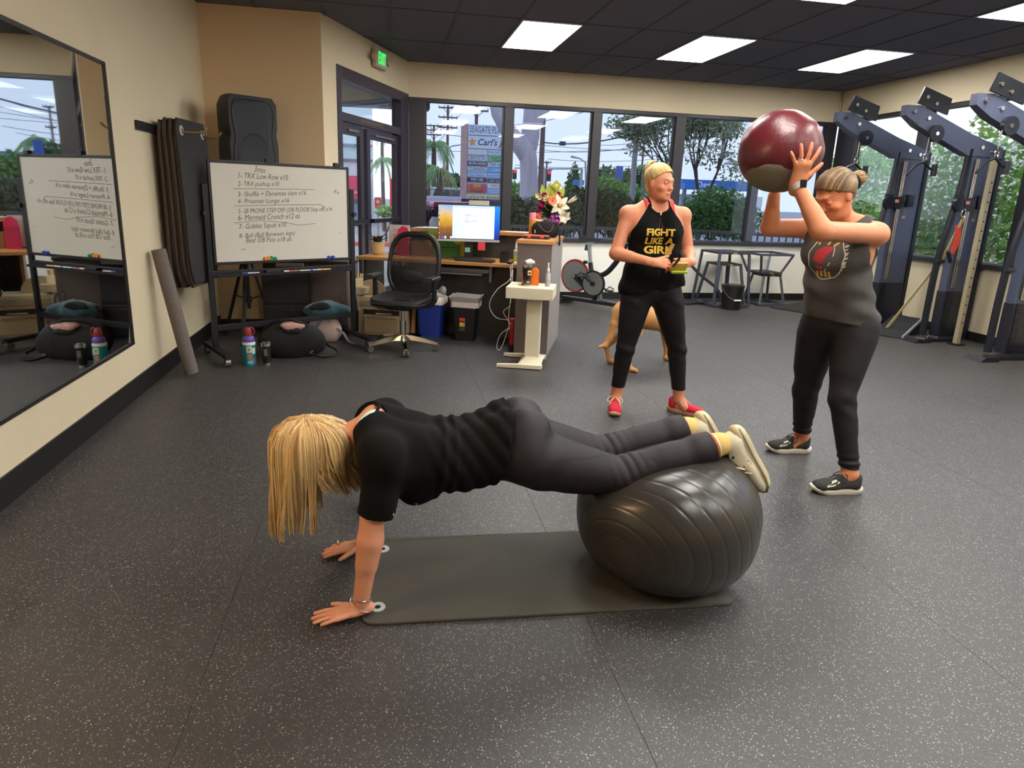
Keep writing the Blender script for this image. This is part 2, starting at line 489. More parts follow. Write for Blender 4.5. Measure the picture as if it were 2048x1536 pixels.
# ================================================================ OUTSIDE
asphalt = M('grey_asphalt', (150, 152, 158), 0.9, var=0.1, scale=2, bump=0.3, bscale=80)
struct(B().box((10, 62, -0.16), (190, 150, 0.1)).build('ground', asphalt))
struct(B().box((-45, 2, -0.16), (80, 30, 0.1)).build('ground_parking', asphalt))
walk = M('pale_concrete', (190, 188, 182), 0.85, var=0.06, scale=4)
struct(B().box((3.0, 9.9, -0.08), (14, 1.6, 0.1)).build('pavement', walk))
struct(B().box((3.2, 4.4, 3.62), (14.0, 17.0, 0.18)).build('roof', M('roof_stucco', (120, 122, 128), 0.8)))
eave = B(); dbox(eave, -3.0, 4.5, 2.86, 3.5, -2.6, -2.35)
struct(eave.build('beam_eave', M('eave_paint', (175, 185, 195), 0.8)))
struct(B().box((-0.1, 10.9, 3.15), (1.6, 0.35, 0.8)).build('beam_fascia', MATS['eave_paint']))

leafcache = {}
def leaf_cloud(name, blobs, n, size, mat, parent, flat=0.6, sd=1):
    """many small two-sided leaves filling ellipsoid blobs; nobody could count them: stuff"""
    r = np.random.default_rng(sd)
    wts = np.array([b[1][0]*b[1][1]*b[1][2] for b in blobs])**0.66; wts /= wts.sum()
    idx = r.choice(len(blobs), n, p=wts)
    C = np.array([b[0] for b in blobs])[idx]; R = np.array([b[1] for b in blobs])[idx]
    d = r.normal(size=(n, 3)); d /= np.linalg.norm(d, axis=1)[:, None]
    rad = r.random(n)[:, None]**0.45
    P = C+d*rad*R
    a = r.normal(size=(n, 3)); a /= np.linalg.norm(a, axis=1)[:, None]
    bq = np.cross(a, r.normal(size=(n, 3))); bq /= np.linalg.norm(bq, axis=1)[:, None]
    s = size*(0.6+0.8*r.random(n))[:, None]
    V = np.stack([P-a*s, P+bq*s*0.42, P+a*s, P-bq*s*0.42], 1).reshape(-1, 3)
    me = bpy.data.meshes.new(name)
    Fc = np.arange(4*n).reshape(n, 4)
    me.from_pydata(V.tolist(), [], Fc.tolist())
    o = link_mesh(name, me, mat, parent, True)
    o['kind'] = 'stuff'
    return o

def branchy(bld, p, d, L, r, depth, rr, ends, spread=0.55):
    p = Vector(p); d = Vector(d).normalized()
    q = p+d*L
    mid = (p+q)/2+Vector((rr.uniform(-.06, .06)*L, rr.uniform(-.06, .06)*L, 0))
    bld.tube([p, mid, q], [r, r*0.85, r*0.68], n=6)
    if depth == 0: ends.append(q); return
    for k in range(rr.choice((2, 3))):
        nd = d+Vector((rr.uniform(-1, 1), rr.uniform(-1, 1), rr.uniform(-.1, .8)))*spread
        branchy(bld, q, nd, L*rr.uniform(.6, .85), r*0.62, depth-1, rr, ends, spread)

def leaf_m(name, c, v=0.35): return M(name, c, 0.7, var=v, scale=3.0)
g_dark = leaf_m('dark_green_leaves', (92, 116, 74)); g_mid = leaf_m('green_leaves', (122, 164, 88)); g_grey = leaf_m('grey_green_leaves', (158, 168, 136))
g_bright = leaf_m('bright_green_leaves', (150, 190, 104)); g_palm = leaf_m('palm_green', (140, 172, 116)); g_dry = leaf_m('dry_palm_fronds', (176, 150, 92))
bark = M('grey_bark', (206, 196, 204), 0.85, var=0.25, scale=3, bump=1.0, bscale=12, stretch=(3, 3, 0.6))
bark_b = M('brown_bark', (96, 78, 66), 0.85, var=0.25, scale=8, bump=0.6, bscale=30)
wood_pole = M('brown_pole_wood', (112, 88, 84), 0.85, var=0.15, scale=10, stretch=(6, 6, 0.4))
conc_pole = M('grey_concrete_pole', (168, 168, 172), 0.8, var=0.06)

# big forked tree right outside
tr = thing('forked_tree', 'big smooth grey-barked tree forking behind the second window pane', 'tree', (4.007, 18, 0.789))
b_ = B()
b_.tube([(4.026, 18, 0.366), (3.995, 18, 1.069), (3.972, 18, 1.895), (3.933, 18, 2.435), (3.845, 18, 2.805), (3.751, 18, 3.013)], [.33, .28, .25, .245, .26, .22], n=14)
b_.tube([(3.889, 18, 2.46), (3.689, 18, 2.798), (3.408, 18, 3.102), (3.174, 18, 3.377), (3.014, 18, 3.602), (2.933, 18, 3.957), (2.849, 18, 4.458)], [.2, .24, .21, .19, .17, .17, .16], n=14)
b_.tube([(3.935, 18, 2.703), (3.948, 18, 3.049), (3.973, 18, 3.431), (3.997, 18, 3.823), (4.06, 18, 4.277), (4.202, 18, 4.795)], [.22, .26, .24, .25, .23, .2], n=14)
b_.tube([(4.103, 18, 3.372), (4.336, 18.1, 3.762), (4.516, 18.2, 4.072), (4.962, 18.4, 4.782)], [.15, .14, .13, .11], n=12)
b_.build('trunk', bark, tr, smooth=True, world=True)
leaf_cloud('foliage', [((2.796, 18, 6.171), (1.6, 1.6, 1.0)), ((4.34, 18, 6.413), (1.8, 1.6, 1.0))], 900, .12, g_grey, tr, sd=3)

# plaza sign
pz = 34.0
sg = thing('plaza_sign', 'tall grey pylon sign listing the plaza shops behind the first window pane', 'sign', (5.759, 34, -0.639))
PX = Vector((4.174, 34, 4.949)); PB = Vector((7.428, 34, 5.114)); ptop = PX.z; px0 = PX.x; px1 = px0+2.13
B().box((px0-0.16, pz+.2, (ptop-0.3)/2), (0.30, .5, ptop+0.3), bev=0.02).build('side_post', M('salmon_stucco', (196, 160, 152), 0.8), sg, world=True)
B().box(((px0+px1)/2, pz+.22, (ptop-0.3)/2), (px1-px0, .4, ptop+0.3), bev=0.02).build('cabinet', M('sign_grey', (196, 200, 212), 0.6), sg, world=True)
white_s = M('sign_white', (214, 220, 232), 0.5, var=0.03); navy = M('sign_navy', (44, 52, 82), 0.5); 
def sgn(v): return Vector((0, 0, Vector(((4.795, 34, 4.981))).z - (v-248)*0.02546))
def panel(u0, u1, v0, v1, bg, txt, col, size=None, h=0.6, dx=0.0, wfrac=0.9, **kw):
    xa, xb = px0+(u0-937)*0.02694, px0+(u1-937)*0.02694
    za, zb = sgn(v1).z, sgn(v0).z
    p = B().box(((xa+xb)/2, pz-0.02, (za+zb)/2), (xb-xa-0.03, 0.06, zb-za-0.03), bev=0.008).build('sign_panel', bg, sg, world=True)
    if txt:
        lettering(txt, 1.0, col, p, ((xa+xb)/2+dx, pz-0.055, (za+zb)/2), (1, 0, 0), (0, 0, 1), width=(xb-xa)*wfrac, height=(zb-za)*h, **kw)
    return p
s_red = M('sign_red', (206, 84, 92), 0.5); s_green = M('sign_green', (120, 190, 130), 0.5); s_blue = M('sign_sky_blue', (92, 168, 226), 0.5); s_yel = M('sign_yellow', (226, 214, 160), 0.5)
s_dark = M('sign_charcoal', (56, 60, 78), 0.5); s_org = M('sign_orange', (232, 150, 62), 0.5); s_teal = M('sign_teal', (70, 150, 170), 0.5); s_wht2 = M('sign_lettering_white', (235, 238, 245), 0.5); s_blk = M('sign_black', (44, 42, 44), 0.5); s_pale = M('sign_pale_blue', (178, 200, 232), 0.5); s_lblue = M('sign_lettering_blue', (90, 130, 190), 0.5)
panel(937, 1016, 249, 270, white_s, 'SEAGATE PLAZA', M('sign_slate', (96, 112, 134), 0.5), h=0.62, wfrac=0.92)
pc = panel(937, 1016, 271, 296, white_s, "Carl's Jr.", navy, h=0.66, dx=0.20, wfrac=0.70, shear=0.25, bold=0.012)
def star(cx, cz, R, y, mat, parent, name='star'):
    pts = []
    for i in range(10):
        r = R if i % 2 == 0 else R*0.45; a = PI/2+i*PI/5+0.12
        pts.append((cx+r*math.cos(a), y, cz+r*math.sin(a)))
    return B().prism(pts, (0, -1, 0), 0.02).build(name, mat, parent, world=True)
star(px0+0.24, sgn(283.5).z, 0.22, pz-0.052, s_org, pc)
panel(937, 976, 297, 308, white_s, 'SUBWAY', s_yel, h=0.6); panel(977, 1016, 297, 308, white_s, 'PHONE LUV', s_teal, h=0.6)
panel(937, 976, 309, 320, white_s, 'DENTISTRY', navy, h=0.75); panel(977, 1016, 309, 320, s_green, 'Veterinary\nHospital', s_blk, h=0.8, wfrac=.7)
panel(937, 976, 321, 330, s_dark, 'AKUMA RAMEN', s_wht2, h=0.62); panel(977, 1016, 321, 331, white_s, 'THAI HANA', navy, h=0.75)
panel(937, 976, 331, 342, white_s, 'CLEANERS', navy, h=0.75); panel(977, 1016, 332, 342, s_blue, 'KUMON', s_wht2, h=0.5, wfrac=.5)
panel(937, 976, 343, 352, s_pale, 'Hair Company', s_lblue, h=0.6, wfrac=.75); panel(977, 1016, 343, 352, s_pale, 'pure pilates', s_lblue, h=0.6)
panel(937, 976, 353, 362, s_dark, 'MO HB', s_wht2, h=0.55, wfrac=.6); panel(977, 1016, 354, 362, s_dark, 'caffe gazelle', white_s, h=0.55)
panel(937, 976, 365, 374, s_red, '', None); panel(977, 1016, 364, 374, white_s, 'SMOKE', s_red, h=0.6, wfrac=.6)
B().box((px0+0.53, pz-.056, sgn(369.5).z), (0.42, .02, .16)).build('sign_stripe', s_org, sg, world=True)
panel(937, 976, 375, 384, s_red, 'Massage', s_blk, h=0.7, wfrac=.6); panel(977, 1016, 375, 384, s_pale, 'Bodywork', s_blue, h=0.6)
panel(935, 1016, 387, 400, s_yel, 'LIQUOR MARKET', s_blk, h=0.62, wfrac=.93)

# utility poles, arms and wires
wires = []
def pole(pt, r, arms, mat, lab):
    y = pt[1]
    o = thing('utility_pole', lab, 'pole', (pt[0], y, -0.1))
    B().cyl((pt[0], y, -0.1), pt, r*1.2, r*0.8, n=8).build('shaft', mat, o, world=True, smooth=True)
    for (zz, ww) in arms:
        a = B().box((pt[0], y-r, pt[2]-zz), (ww, .12, .14))
        a.bar((pt[0]-ww*.3, y-r, pt[2]-zz), (pt[0], y-r, pt[2]-zz-ww*.28), .05); a.bar((pt[0]+ww*.3, y-r, pt[2]-zz), (pt[0], y-r, pt[2]-zz-ww*.28), .05)
        for k in (-.48, -.2, .2, .48): a.cyl((pt[0]+ww*k, y-r, pt[2]-zz), (pt[0]+ww*k, y-r, pt[2]-zz+.22), .04, n=6)
        a.build('crossarm', mat, o, world=True)
    return o
pole((6.451, 70, 10.377), .15, [(.25, 2.0), (1.2, 2.0), (2.2, 2.0)], wood_pole, 'brown utility pole with three crossarms left of the plaza sign')
pole((5.583, 78, 9.163), .14, [(.1, 1.9), (.6, 1.7), (1.1, 1.7)], wood_pole, 'farther brown utility pole above the palm crowns')
pole((8.125, 60, 10.134), .17, [(1.35, 2.1)], wood_pole, 'brown utility pole rising behind the plaza sign')
pole((9.572, 40, 6.762), .17, [], wood_pole, 'bare brown utility pole right behind the forked tree')
pole((22.332, 90, 6.352), .13, [(.2, 1.2), (1.2, 1.6)], wood_pole, 'small far utility pole with a transformer behind the flowers')
pole((32.451, 80, 9.205), .14, [(.1, 1.1), (2.2, 1.1)], wood_pole, 'brown utility pole beside the concrete lamp post')
pole((37.793, 110, 6.701), .12, [(.1, 1.3)], wood_pole, 'small dark far utility pole above the round tree')
cp = thing('lamp_post', 'tall pale concrete lamp post in the third window pane', 'lamp post', (7.8, 20, -0.1))
B().tube([(7.926, 20, 0.323), (7.863, 20, 1.443), (7.808, 20, 4.168), (7.762, 20, 5.22)], [.10, .095, .07, .06], n=10).build('shaft', conc_pole, cp, world=True, smooth=True)
B().tube([(7.762, 20, 5.22), (7.594, 20, 5.64), (7.093, 20, 5.82)], .035, n=6).build('arm', conc_pole, cp, world=True)
sl = thing('street_light', 'slim grey street light with a curved arm beside the conifer', 'street light', (14, 60, -0.1))
B().tube([((17.413, 55, 0.436)[0], 55, -.1), (17.413, 55, 0.436), (17.092, 55, 4.464), (16.575, 55, 4.776), (15.758, 55, 4.907)], [.1, .1, .08, .06, .1], n=8).build('shaft', conc_pole, sl, world=True)
s2 = thing('street_light', 'grey street light with an arm curving over towards the plaza sign', 'street light', (5, 50, -0.1))
B().tube([((4.405, 50, 0.196)[0], 50, -.1), (4.405, 50, 0.196), (4.387, 50, 4.639), (4.99, 50, 4.956), (5.787, 50, 5.101)], [.09, .09, .07, .05, .04], n=8).build('shaft', conc_pole, s2, world=True)
wire_m = M('dark_wire', (120, 124, 140), 0.6)
cab_m = M('black_cable', (60, 62, 74), 0.6)
def wire(p, q, sag, r, mat, lab):
    p, q = Vector(p), Vector(q)
    pts = [p.lerp(q, i/10)-Vector((0, 0, sag*4*(i/10)*(1-i/10))) for i in range(11)]
    o = B().tube(pts, r, n=4).build('overhead_wire', mat)
    return tag(o, lab, 'wire', 'overhead wires')
for (p0, p1, sag) in [((2.031, 40, 5.023), (31.194, 60, 6.429), .5), ((3.052, 60, 5.179), (31.11, 60, 7.125), .5), ((6.689, 70, 8.457), (1.528, 30, 2.663), .3), ((7.502, 60, 9.676), (2.635, 40, 3.963), .2), ((10.773, 60, 7.711), (9.858, 30, 5.581), .2), ((14.405, 60, 5.683), (22.456, 50, 6.21), .5), ((14.927, 60, 4.9), (27.114, 60, 5.553), .3), ((11.845, 60, 4.233), (31.088, 70, 5.671), .4), ((6.141, 70, 10.163), (8.525, 50, 8.576), .1), ((6.679, 70, 9.153), (3.946, 60, 6.082), .1), ((19.716, 60, 6.372), (26.9, 60, 7.617), .3)]:
    wire(p0, p1, sag, .018*(p0[1]+p1[1])/120+.006, wire_m, 'thin grey overhead power wire crossing the pale sky')
wire((9.676, 40, 4.721), (12.388, 25, 4.99), .5, .035, cab_m, 'thick dark overhead cable rising across the third window pane')
bx = tag(B().box((10.321, 38, 4.553), (.34, .3, .22), bev=.04).build('cable_box', cab_m), 'small dark splice box hanging on the overhead cable', 'box')

# palms
def palm(tp, r, L, nf, lab, dry=False, sd=1):
    rr = random.Random(sd); top = Vector(tp); y = top.y
    o = thing('palm_tree', lab, 'tree', (top.x, y, -0.1))
    B().tube([(top.x+rr.uniform(-.1, .1), y, -.1), (top.x, y, top.z*.5), tuple(top)], [r*1.3, r, r*.9], n=8).build('trunk', bark_b, o, world=True, smooth=True)
    bl = B(); dl = B()
    for k in range(nf):
        a = 2*PI*k/nf+rr.uniform(-.2, .2); el = rr.uniform(-.1, 1.0); dd = Vector((math.cos(a), math.sin(a), 0))
        tgt = dl if (dry and rr.random() < .25) else bl
        pts = [top+dd*L*s*(1-.12*s)+Vector((0, 0, L*(el*s*.8-1.15*s*s))) for s in (0, .25, .5, .75, 1)]
        tgt.tube(pts, [.03, .025, .02, .015, .006], n=4)
        sd_ = Vector((-dd.y, dd.x, 0))
        for i in range(1, 15):
            s = i/15; c = pts[0].lerp(pts[0], 0); j = min(3, int(s*4)); c = pts[j].lerp(pts[j+1], s*4-j)
            for sg_ in (-1, 1):
                tip = c+sd_*sg_*L*.16*(1-s*.5)+Vector((0, 0, -L*.22))+dd*L*.06
                w = dd*.03*L/1.2
                tgt.quad(c-w, c+w, tip+w*.3, tip-w*.3)
    f = bl.build('fronds', g_palm, o, world=True); f['kind'] = 'stuff'
    if dry: f2 = dl.build('dry_fronds', g_dry, o, world=True); f2['kind'] = 'stuff'
    else: dl.bm.free()
palm((2.872, 40, 4.406), .16, 1.45, 16, 'tall palm tree behind the left side of the first window pane', sd=2)
palm((2.142, 34, 2.792), .14, 1.0, 16, 'low palm tree at the left edge of the first window pane', sd=3)
palm((2.437, 30, 2.524), .16, .95, 18, 'bushy palm tree with dry hanging fronds beside the plaza sign', dry=True, sd=4)
palm((-0.106, 26, 2.668), .06, .68, 14, 'low slim palm tree seen through the glass door', sd=5)
palm((-0.161, 32, 4.445), .08, .9, 14, 'tall slim palm tree seen through the glass door', sd=6)
palm((24.622, 60, 4.753), .2, 2.4, 14, 'far palm tree behind the head of the standing woman', sd=8)

# trees and bushes
def tree(lab, base, h0, L, r, depth, blobs, n, size, mat, sd, spread=.55, barkm=None):
    rr = random.Random(sd)
    o = thing('leafy_tree', lab, 'tree', base)
    b = B(); ends = []
    for k in range(2 if depth > 2 else 1):
        branchy(b, (base[0]+.3*k, base[1], base[2]), (rr.uniform(-.3, .3)+(.25 if k else -.15), 0, 1), L, r, depth, rr, ends, spread)
    b.build('branches', barkm or bark_b, o, world=True)
    bl = list(blobs)+[((e.x, e.y, e.z), (.45, .45, .35)) for e in ends]
    leaf_cloud('foliage', bl, n, size, mat, o, sd=sd)
    return o
tree('multi-stemmed tree with airy grey-green crown behind the fourth window pane', (8.9, 18, -.1), 0, 1.55, .075, 4, [((8.113, 18, 2.888), (.7, .6, .6)), ((9.044, 18, 2.93), (.8, .7, .5)), ((9.771, 18, 2.821), (.9, .7, .5)), ((8.029, 18, 2.186), (.4, .4, .5)), ((10.235, 18, 2.342), (.6, .6, .7))], 11000, .065, g_grey, 21)
def bush(lab, blobs, n, size, mat, sd, name='round_bush'):
    o = thing(name, lab, 'bush', (blobs[0][0][0], blobs[0][0][1], -.1))
    b = B(); rr = random.Random(sd); ends = []
    c = blobs[0][0]
    branchy(b, (c[0], c[1], -.1), (0, 0, 1), max(.25, c[2]*.4), .05, 2, rr, ends)
    b.build('stems', bark_b, o, world=True)
    leaf_cloud('foliage', blobs, n, size, mat, o, sd=sd)
bush('large round bright green bush behind the railing in the fourth window pane', [((7.572, 14, 1.226), (.85, .7, .62)), ((8.102, 14, 1.068), (.6, .6, .5)), ((7.028, 14, 1.04), (.4, .5, .45))], 6500, .055, g_mid, 31)
bush('grey-green bush behind the railing beside the flowers', [((3.044, 12.4, 1.002), (.45, .5, .5)), ((3.396, 12.4, 1.109), (.5, .5, .5)), ((2.74, 12.4, 0.994), (.4, .4, .45))], 5200, .05, g_grey, 32)
bush('low dark bush at the foot of the forked tree', [((2.507, 12.6, 1.028), (.35, .5, .42)), ((2.35, 12.6, 0.878), (.4, .5, .35))], 3600, .05, g_dark, 33)
bush('tall dark bush filling the lower third window pane', [((4.574, 12.8, 1.179), (.5, .6, .5)), ((5.024, 12.8, 1.038), (.55, .6, .45)), ((4.031, 12.8, 1.213), (.45, .5, .5)), ((5.578, 12.8, 1.052), (.5, .5, .5))], 7600, .05, g_dark, 34)
bush('leafy bright shrub behind the white lilies', [((4.649, 15, 1.347), (.45, .5, .3)), ((4.346, 15, 1.221), (.4, .4, .28))], 2200, .06, g_mid, 35)
bush('mid green shrubs under the round tree in the third pane', [((8.185, 22, 1.601), (1.0, .8, .45)), ((7.714, 22, 1.672), (.6, .6, .6)), ((9.156, 22, 1.284), (.9, .7, .45))], 3600, .10, g_mid, 36)
bush('dark green tree mass left of the plaza sign', [((4.773, 44, 1.864), (1.1, 1.0, .9)), ((5.126, 44, 1.216), (1.0, 1.0, 1.0))], 2600, .14, g_dark, 37, 'round_tree')
bush('round dark tree far behind the third window pane', [((20.856, 60, 3.122), (1.3, 1.2, 1.5)), ((23.323, 60, 3.305), (1.2, 1.2, 1.3)), ((24.56, 60, 2.645), (1.3, 1., 1.2))], 3000, .2, g_dark, 38, 'round_tree')
bush('green tree behind the trunk of the forked tree', [((9.764, 50, 1.426), (1.0, 1.0, 1.2)), ((9.157, 50, 1.672), (.9, 1., 1.))], 2000, .16, g_mid, 39, 'round_tree')
o = thing('conifer', 'tall dark conifer standing beyond the street in the second pane', 'tree', (17.91, 60, 0.077))
B().cyl((17.91, 60, 0.077), (17.656, 60, 4.833), .2, .03, n=6).build('trunk', bark_b, o, world=True)
leaf_cloud('foliage', [(((17.63, 60, 4.469)[0], 60, (17.63, 60, 4.469)[2]-.43*i), (.25+.17*i, .25+.17*i, .35)) for i in range(10)], 2600, .17, g_dark, o, sd=41)
bush('dark shrubs and red-leaved planting by the left window post', [((0.832, 12.2, 0.952), (.2, .3, .22)), ((1.003, 12.2, 0.817), (.25, .3, .2))], 1300, .05, leaf_m('reddish_leaves', (122, 76, 86)), 42)
# trees outside the right window
bush('bright tree beyond the right wall window behind the ponytailed woman', [((14.5, 17.843, 1.379), (1.1, 1.2, .9)), ((14.5, 17.945, 2.728), (1.0, 1.4, .9))], 3600, .09, g_bright, 51, 'leafy_tree')
bush('tall green cypress hedge outside the right wall window', [((11.4, 12.0, 1.0), (.8, .9, 1.9)), ((11.6, 11.0, 1.2), (.8, 1.0, 2.3)), ((11.6, 9.8, 1.0), (.7, .8, 2.0)), ((11.5, 8.6, 1.0), (.7, .8, 1.8))], 9000, .08, g_bright, 52, 'cypress_hedge')
struct(B().box((18, 9, 1.6), (.3, 30, 3.6)).build('outside_wall', M('outside_stucco', (232, 228, 220), .8)))

# railing
rl = thing('railing', 'tan metal railing outside below the window panes', 'railing', (4, 10.3, -.03))
rail_m = M('tan_rail_paint', (150, 140, 136), 0.5)
for (xa, xb) in ((1.2, 4.7),):
    B().box(((xa+xb)/2, 10.3, 0.965), (xb-xa, .05, .05)).build('top_rail', rail_m, rl, world=True)
B().bar((4.7, 10.3, .99), (7.4, 10.3, .90), .05).build('top_rail', rail_m, rl, world=True)
B().box((4.3, 10.3, 0.12), (6.2, .04, .04)).build('bottom_rail', rail_m, rl, world=True)
bal = None
for k in range(44):
    x = 1.25+k*0.14
    if bal is None: bal = B().box((0, 0, 0), (.022, .022, .98)).build('baluster', rail_m, rl)
    o = bal if k == 0 else bal.copy()
    if k: COL.objects.link(o)
    o.parent = rl; o.location = (x-4, 0, .52)

# cars
def car(name, lab, c, rotz, paintm, L=4.4, W_=1.8, H=1.45):
    o = thing(name, lab, 'car', c, rotz)
    def sec(x, hw, zl, zb): return [(x, -hw, zl), (x, -hw*1.0, zb*.8), (x, -hw*.92, zb), (x, hw*.92, zb), (x, hw*1.0, zb*.8), (x, hw, zl)]
    body = B().loft([sec(-L/2, W_*.40, .35, .75), sec(-L/2+.25, W_*.48, .25, .92), sec(-L*.2, W_*.5, .22, .98), sec(L*.2, W_*.5, .22, .96), sec(L/2-.25, W_*.48, .25, .82), sec(L/2, W_*.38, .35, .6)])
    body.build('body', paintm, o, smooth=True, ang=30)
    cab = B().loft([[(-L*.42, -W_*.42, .9), (-L*.42, W_*.42, .9), (L*.28, W_*.42, .9), (L*.28, -W_*.42, .9)], [(-L*.33, -W_*.38, H-.12), (-L*.33, W_*.38, H-.12), (L*.08, W_*.38, H-.12), (L*.08, -W_*.38, H-.12)]])
    cab.build('cabin_glass', M('car_glass', (60, 66, 84), 0.1, var=.1), o)
    B().box((-L*.125, 0, H-.06), (L*.44, W_*.80, .13), bev=.05).build('car_roof', paintm, o, smooth=True)
    for sx in (-1, 1):
        for sy in (-1, 1):
            w = B().cyl((sx*L*.31, sy*W_*.46, .31), (sx*L*.31, sy*W_*.5, .31), .31, n=18).build('wheel', M('tyre_rubber', (30, 30, 32), .8), o)
            B().cyl((sx*L*.31, sy*W_*.5, .31), (sx*L*.31, sy*W_*.515, .31), .19, n=14).build('hub', M('alloy_hub', (150, 150, 155), .3, .8), w)
car('parked_car', 'dark red car parked outside behind the monitor', (2.0, 15.4, -.1), 0.1, M('red_car_paint', (190, 78, 104), .25, .2, coat=.5), L=3.0, H=1.36)
car('parked_car', 'dark grey car parked outside behind the plaza sign and flowers', (3.2, 21.0, -.1), 0.05, M('grey_car_paint', (84, 88, 108), .2, .4, coat=.5), L=4.3, H=1.42)
car('parked_car', 'white van far behind the small roadside burger sign', (4.2, 40, -.1), 0.2, M('white_car_paint', (225, 228, 235), .3), H=1.9)

# gas station, blue signs, traffic lights
gs = thing('gas_station', 'far gas station canopy with blue fascia behind the airy tree', 'building', (55, 100, -.1))
cz = (50.884, 100, 4.189)[2]
B().box(((51.325, 100, 4.205)[0], 100, cz), (17, 5, 1.5), bev=.05).build('canopy', M('station_blue', (44, 112, 190), .5), gs, world=True)
for px in ((48.247, 100, 4.095)[0], (56.673, 100, 4.395)[0]): B().box((px, 100, cz/2), (.5, .5, cz)).build('column', conc_pole, gs, world=True)
lettering('Chevron', 1.0, s_wht2, gs, ((50.726, 100, 4.024)[0], 97.4, cz), (1, 0, 0), (0, 0, 1), width=3.4, height=.9, bold=.01)
B().box(((56.438, 106, 3.166)[0], 106, 1.4), (17, 4, 2.6)).build('shop', M('station_white', (225, 226, 228), .7), gs, world=True)
def blade(lab, c, w, h, colr, txt=None):
    y = c[1]; o = thing('blade_sign', lab, 'sign', (c[0], y, -.1))
    B().box(c, (w, .1, h), bev=.02).build('sign_face', colr, o, world=True)
    B().cyl((c[0]+.1, y+.12, -.1), (c[0]+.1, y+.12, c[2]), .09, n=8).build('sign_post', conc_pole, o, world=True)
    if txt: lettering(txt, 1.0, s_wht2, o, (c[0], y-.06, c[2]), (1, 0, 0), (0, 0, 1), width=w*.7, height=h*.3)
sb = M('street_sign_blue', (52, 92, 176), .5)
blade('tall blue vertical banner sign on a pale post by the third pane', (12.51, 34, 2.686), .38, 1.05, sb)
blade('small blue street sign in front of the conifer', (15.667, 52, 2.691), .95, .42, M('street_sign_light_blue', (60, 122, 190), .5))
blade('small blue street sign beside the tall brown pole', (4.786, 48, 2.743), .95, .35, sb)
def sig(lab, c):
    y = c[1]; o = thing('traffic_light', lab, 'traffic light', (c[0], y, -.1))
    B().box(c, (.32, .3, .75), bev=.04).build('housing', M('signal_black', (40, 38, 40), .5), o, world=True)
    B().ball((c[0], y-.16, c[2]+.22), .13, 10).build('lamp', M('red_signal', (230, 60, 60), .4, emit=1.2), o, world=True)
    B().bar((c[0], y+.1, c[2]+.5), (c[0]+2.5, y+.1, c[2]+.6), .1).bar((c[0]+2.5, y+.1, c[2]+.6), (c[0]+2.5, y+.1, -.1), .16).build('mast', conc_pole, o, world=True)
sig('red traffic light hanging left of the forked trunk', (10.254, 52, 3.122))
sig('small red traffic light behind the flower bouquet', (11.58, 46, 2.92))

# small burger sign by the kerb and a red shop seen through the door
bs = thing('roadside_sign', 'low white roadside sign with an orange star left of the plaza sign', 'sign', (1.589, 18, 0.725))
c = Vector((1.584, 18, 1.162)); B().box(c, (.95, .12, .42), bev=.02).build('sign_face', white_s, bs, world=True)
lettering("Carl's Jr.", 1.0, navy, bs, c+Vector((.12, -.07, 0)), (1, 0, 0), (0, 0, 1), width=.62, height=.2, shear=.25, bold=.012)
star(c.x-.33, c.z, .11, c.y-.065, s_org, bs)
B().box((c.x, c.y, .4), (.7, .1, 1.0)).build('sign_base', conc_pole, bs, world=True)
rb = thing('red_shop', 'pale two-storey shop with a red lower wall seen through the glass door', 'building', (-3, 32, -.1))
c = Vector((-1.616, 30, 0.574))
B().box((c.x-.8, 31.5, 3.0), (3.6, 3, 6.2)).build('upper_wall', M('shop_pale_wall', (196, 214, 222), .8), rb, world=True)
for zz in ((-1.567, 30, 2.751)[2], (-1.553, 30, 3.389)[2]): B().box((c.x-.8, 29.95, zz), (3.7, .2, .09)).build('ledge', M('shop_ledge', (110, 112, 125), .7), rb, world=True)
B().box((c.x-.2, 29.7, ((-1.474, 30, 2.024)[2]+(-1.494, 30, 1.107)[2])/2), (2.2, .6, 1.0)).build('red_wall', M('shop_red', (214, 62, 96), .6), rb, world=True)
lettering('Carl', 1.0, s_wht2, rb, Vector((-1.303, 29.3, 1.377))+Vector((0, 0, 0)), (1, 0, 0), (0, 0, 1), width=.4, height=.12)
B().box((c.x-.2, 29.75, .4), (2.2, .5, .9)).build('plinth', M('shop_blue_grey', (120, 140, 176), .7), rb, world=True)
ms = thing('menu_board', 'red box sign with a pale star on the verge beyond the door', 'sign', (-0.247, 20, 0.816))
c = Vector((-0.244, 20, 1.098)); B().box(c, (.2, .2, .34), bev=.01).build('sign_face', M('menu_red', (216, 66, 64), .6), ms, world=True); star(c.x, c.z+.04, .07, c.y-.1, s_yel, ms); B().box((c.x, c.y+.02, .4), (.05, .05, 1.0)).build('sign_post', conc_pole, ms, world=True)
rp = tag(B().box(((0.176, 24, 1.291)[0], 24, .9), (.08, .08, 2.0)).build('red_post', M('menu_red', (216, 66, 64), .6)), 'slim red post beyond the glass door', 'post')
struct(B().box((-.4, 19, -.06), (2.4, .5, .12)).build('kerb', M('red_kerb', (190, 60, 66), .8)))
bush('pale low shrubs on the verge beyond the door', [((-0.006, 19.5, 0.882), (.35, .3, .18)), ((0.257, 19.5, 0.846), (.3, .3, .16))], 900, .05, g_bright, 61, 'low_shrub')
gl = thing('globe_planter', 'white round planter holding yellow flowers outside the window', 'planter', (0.904, 10.2, 0.726))
B().lathe([(.06, -.16), (.13, -.13), (.17, -.05), (.17, .03), (.13, .1), (.12, .1), (.15, .02)], (0.838, 10.2, 0.983), n=20).build('bowl', M('white_ceramic', (232, 232, 232), .4), gl, world=True, smooth=True)
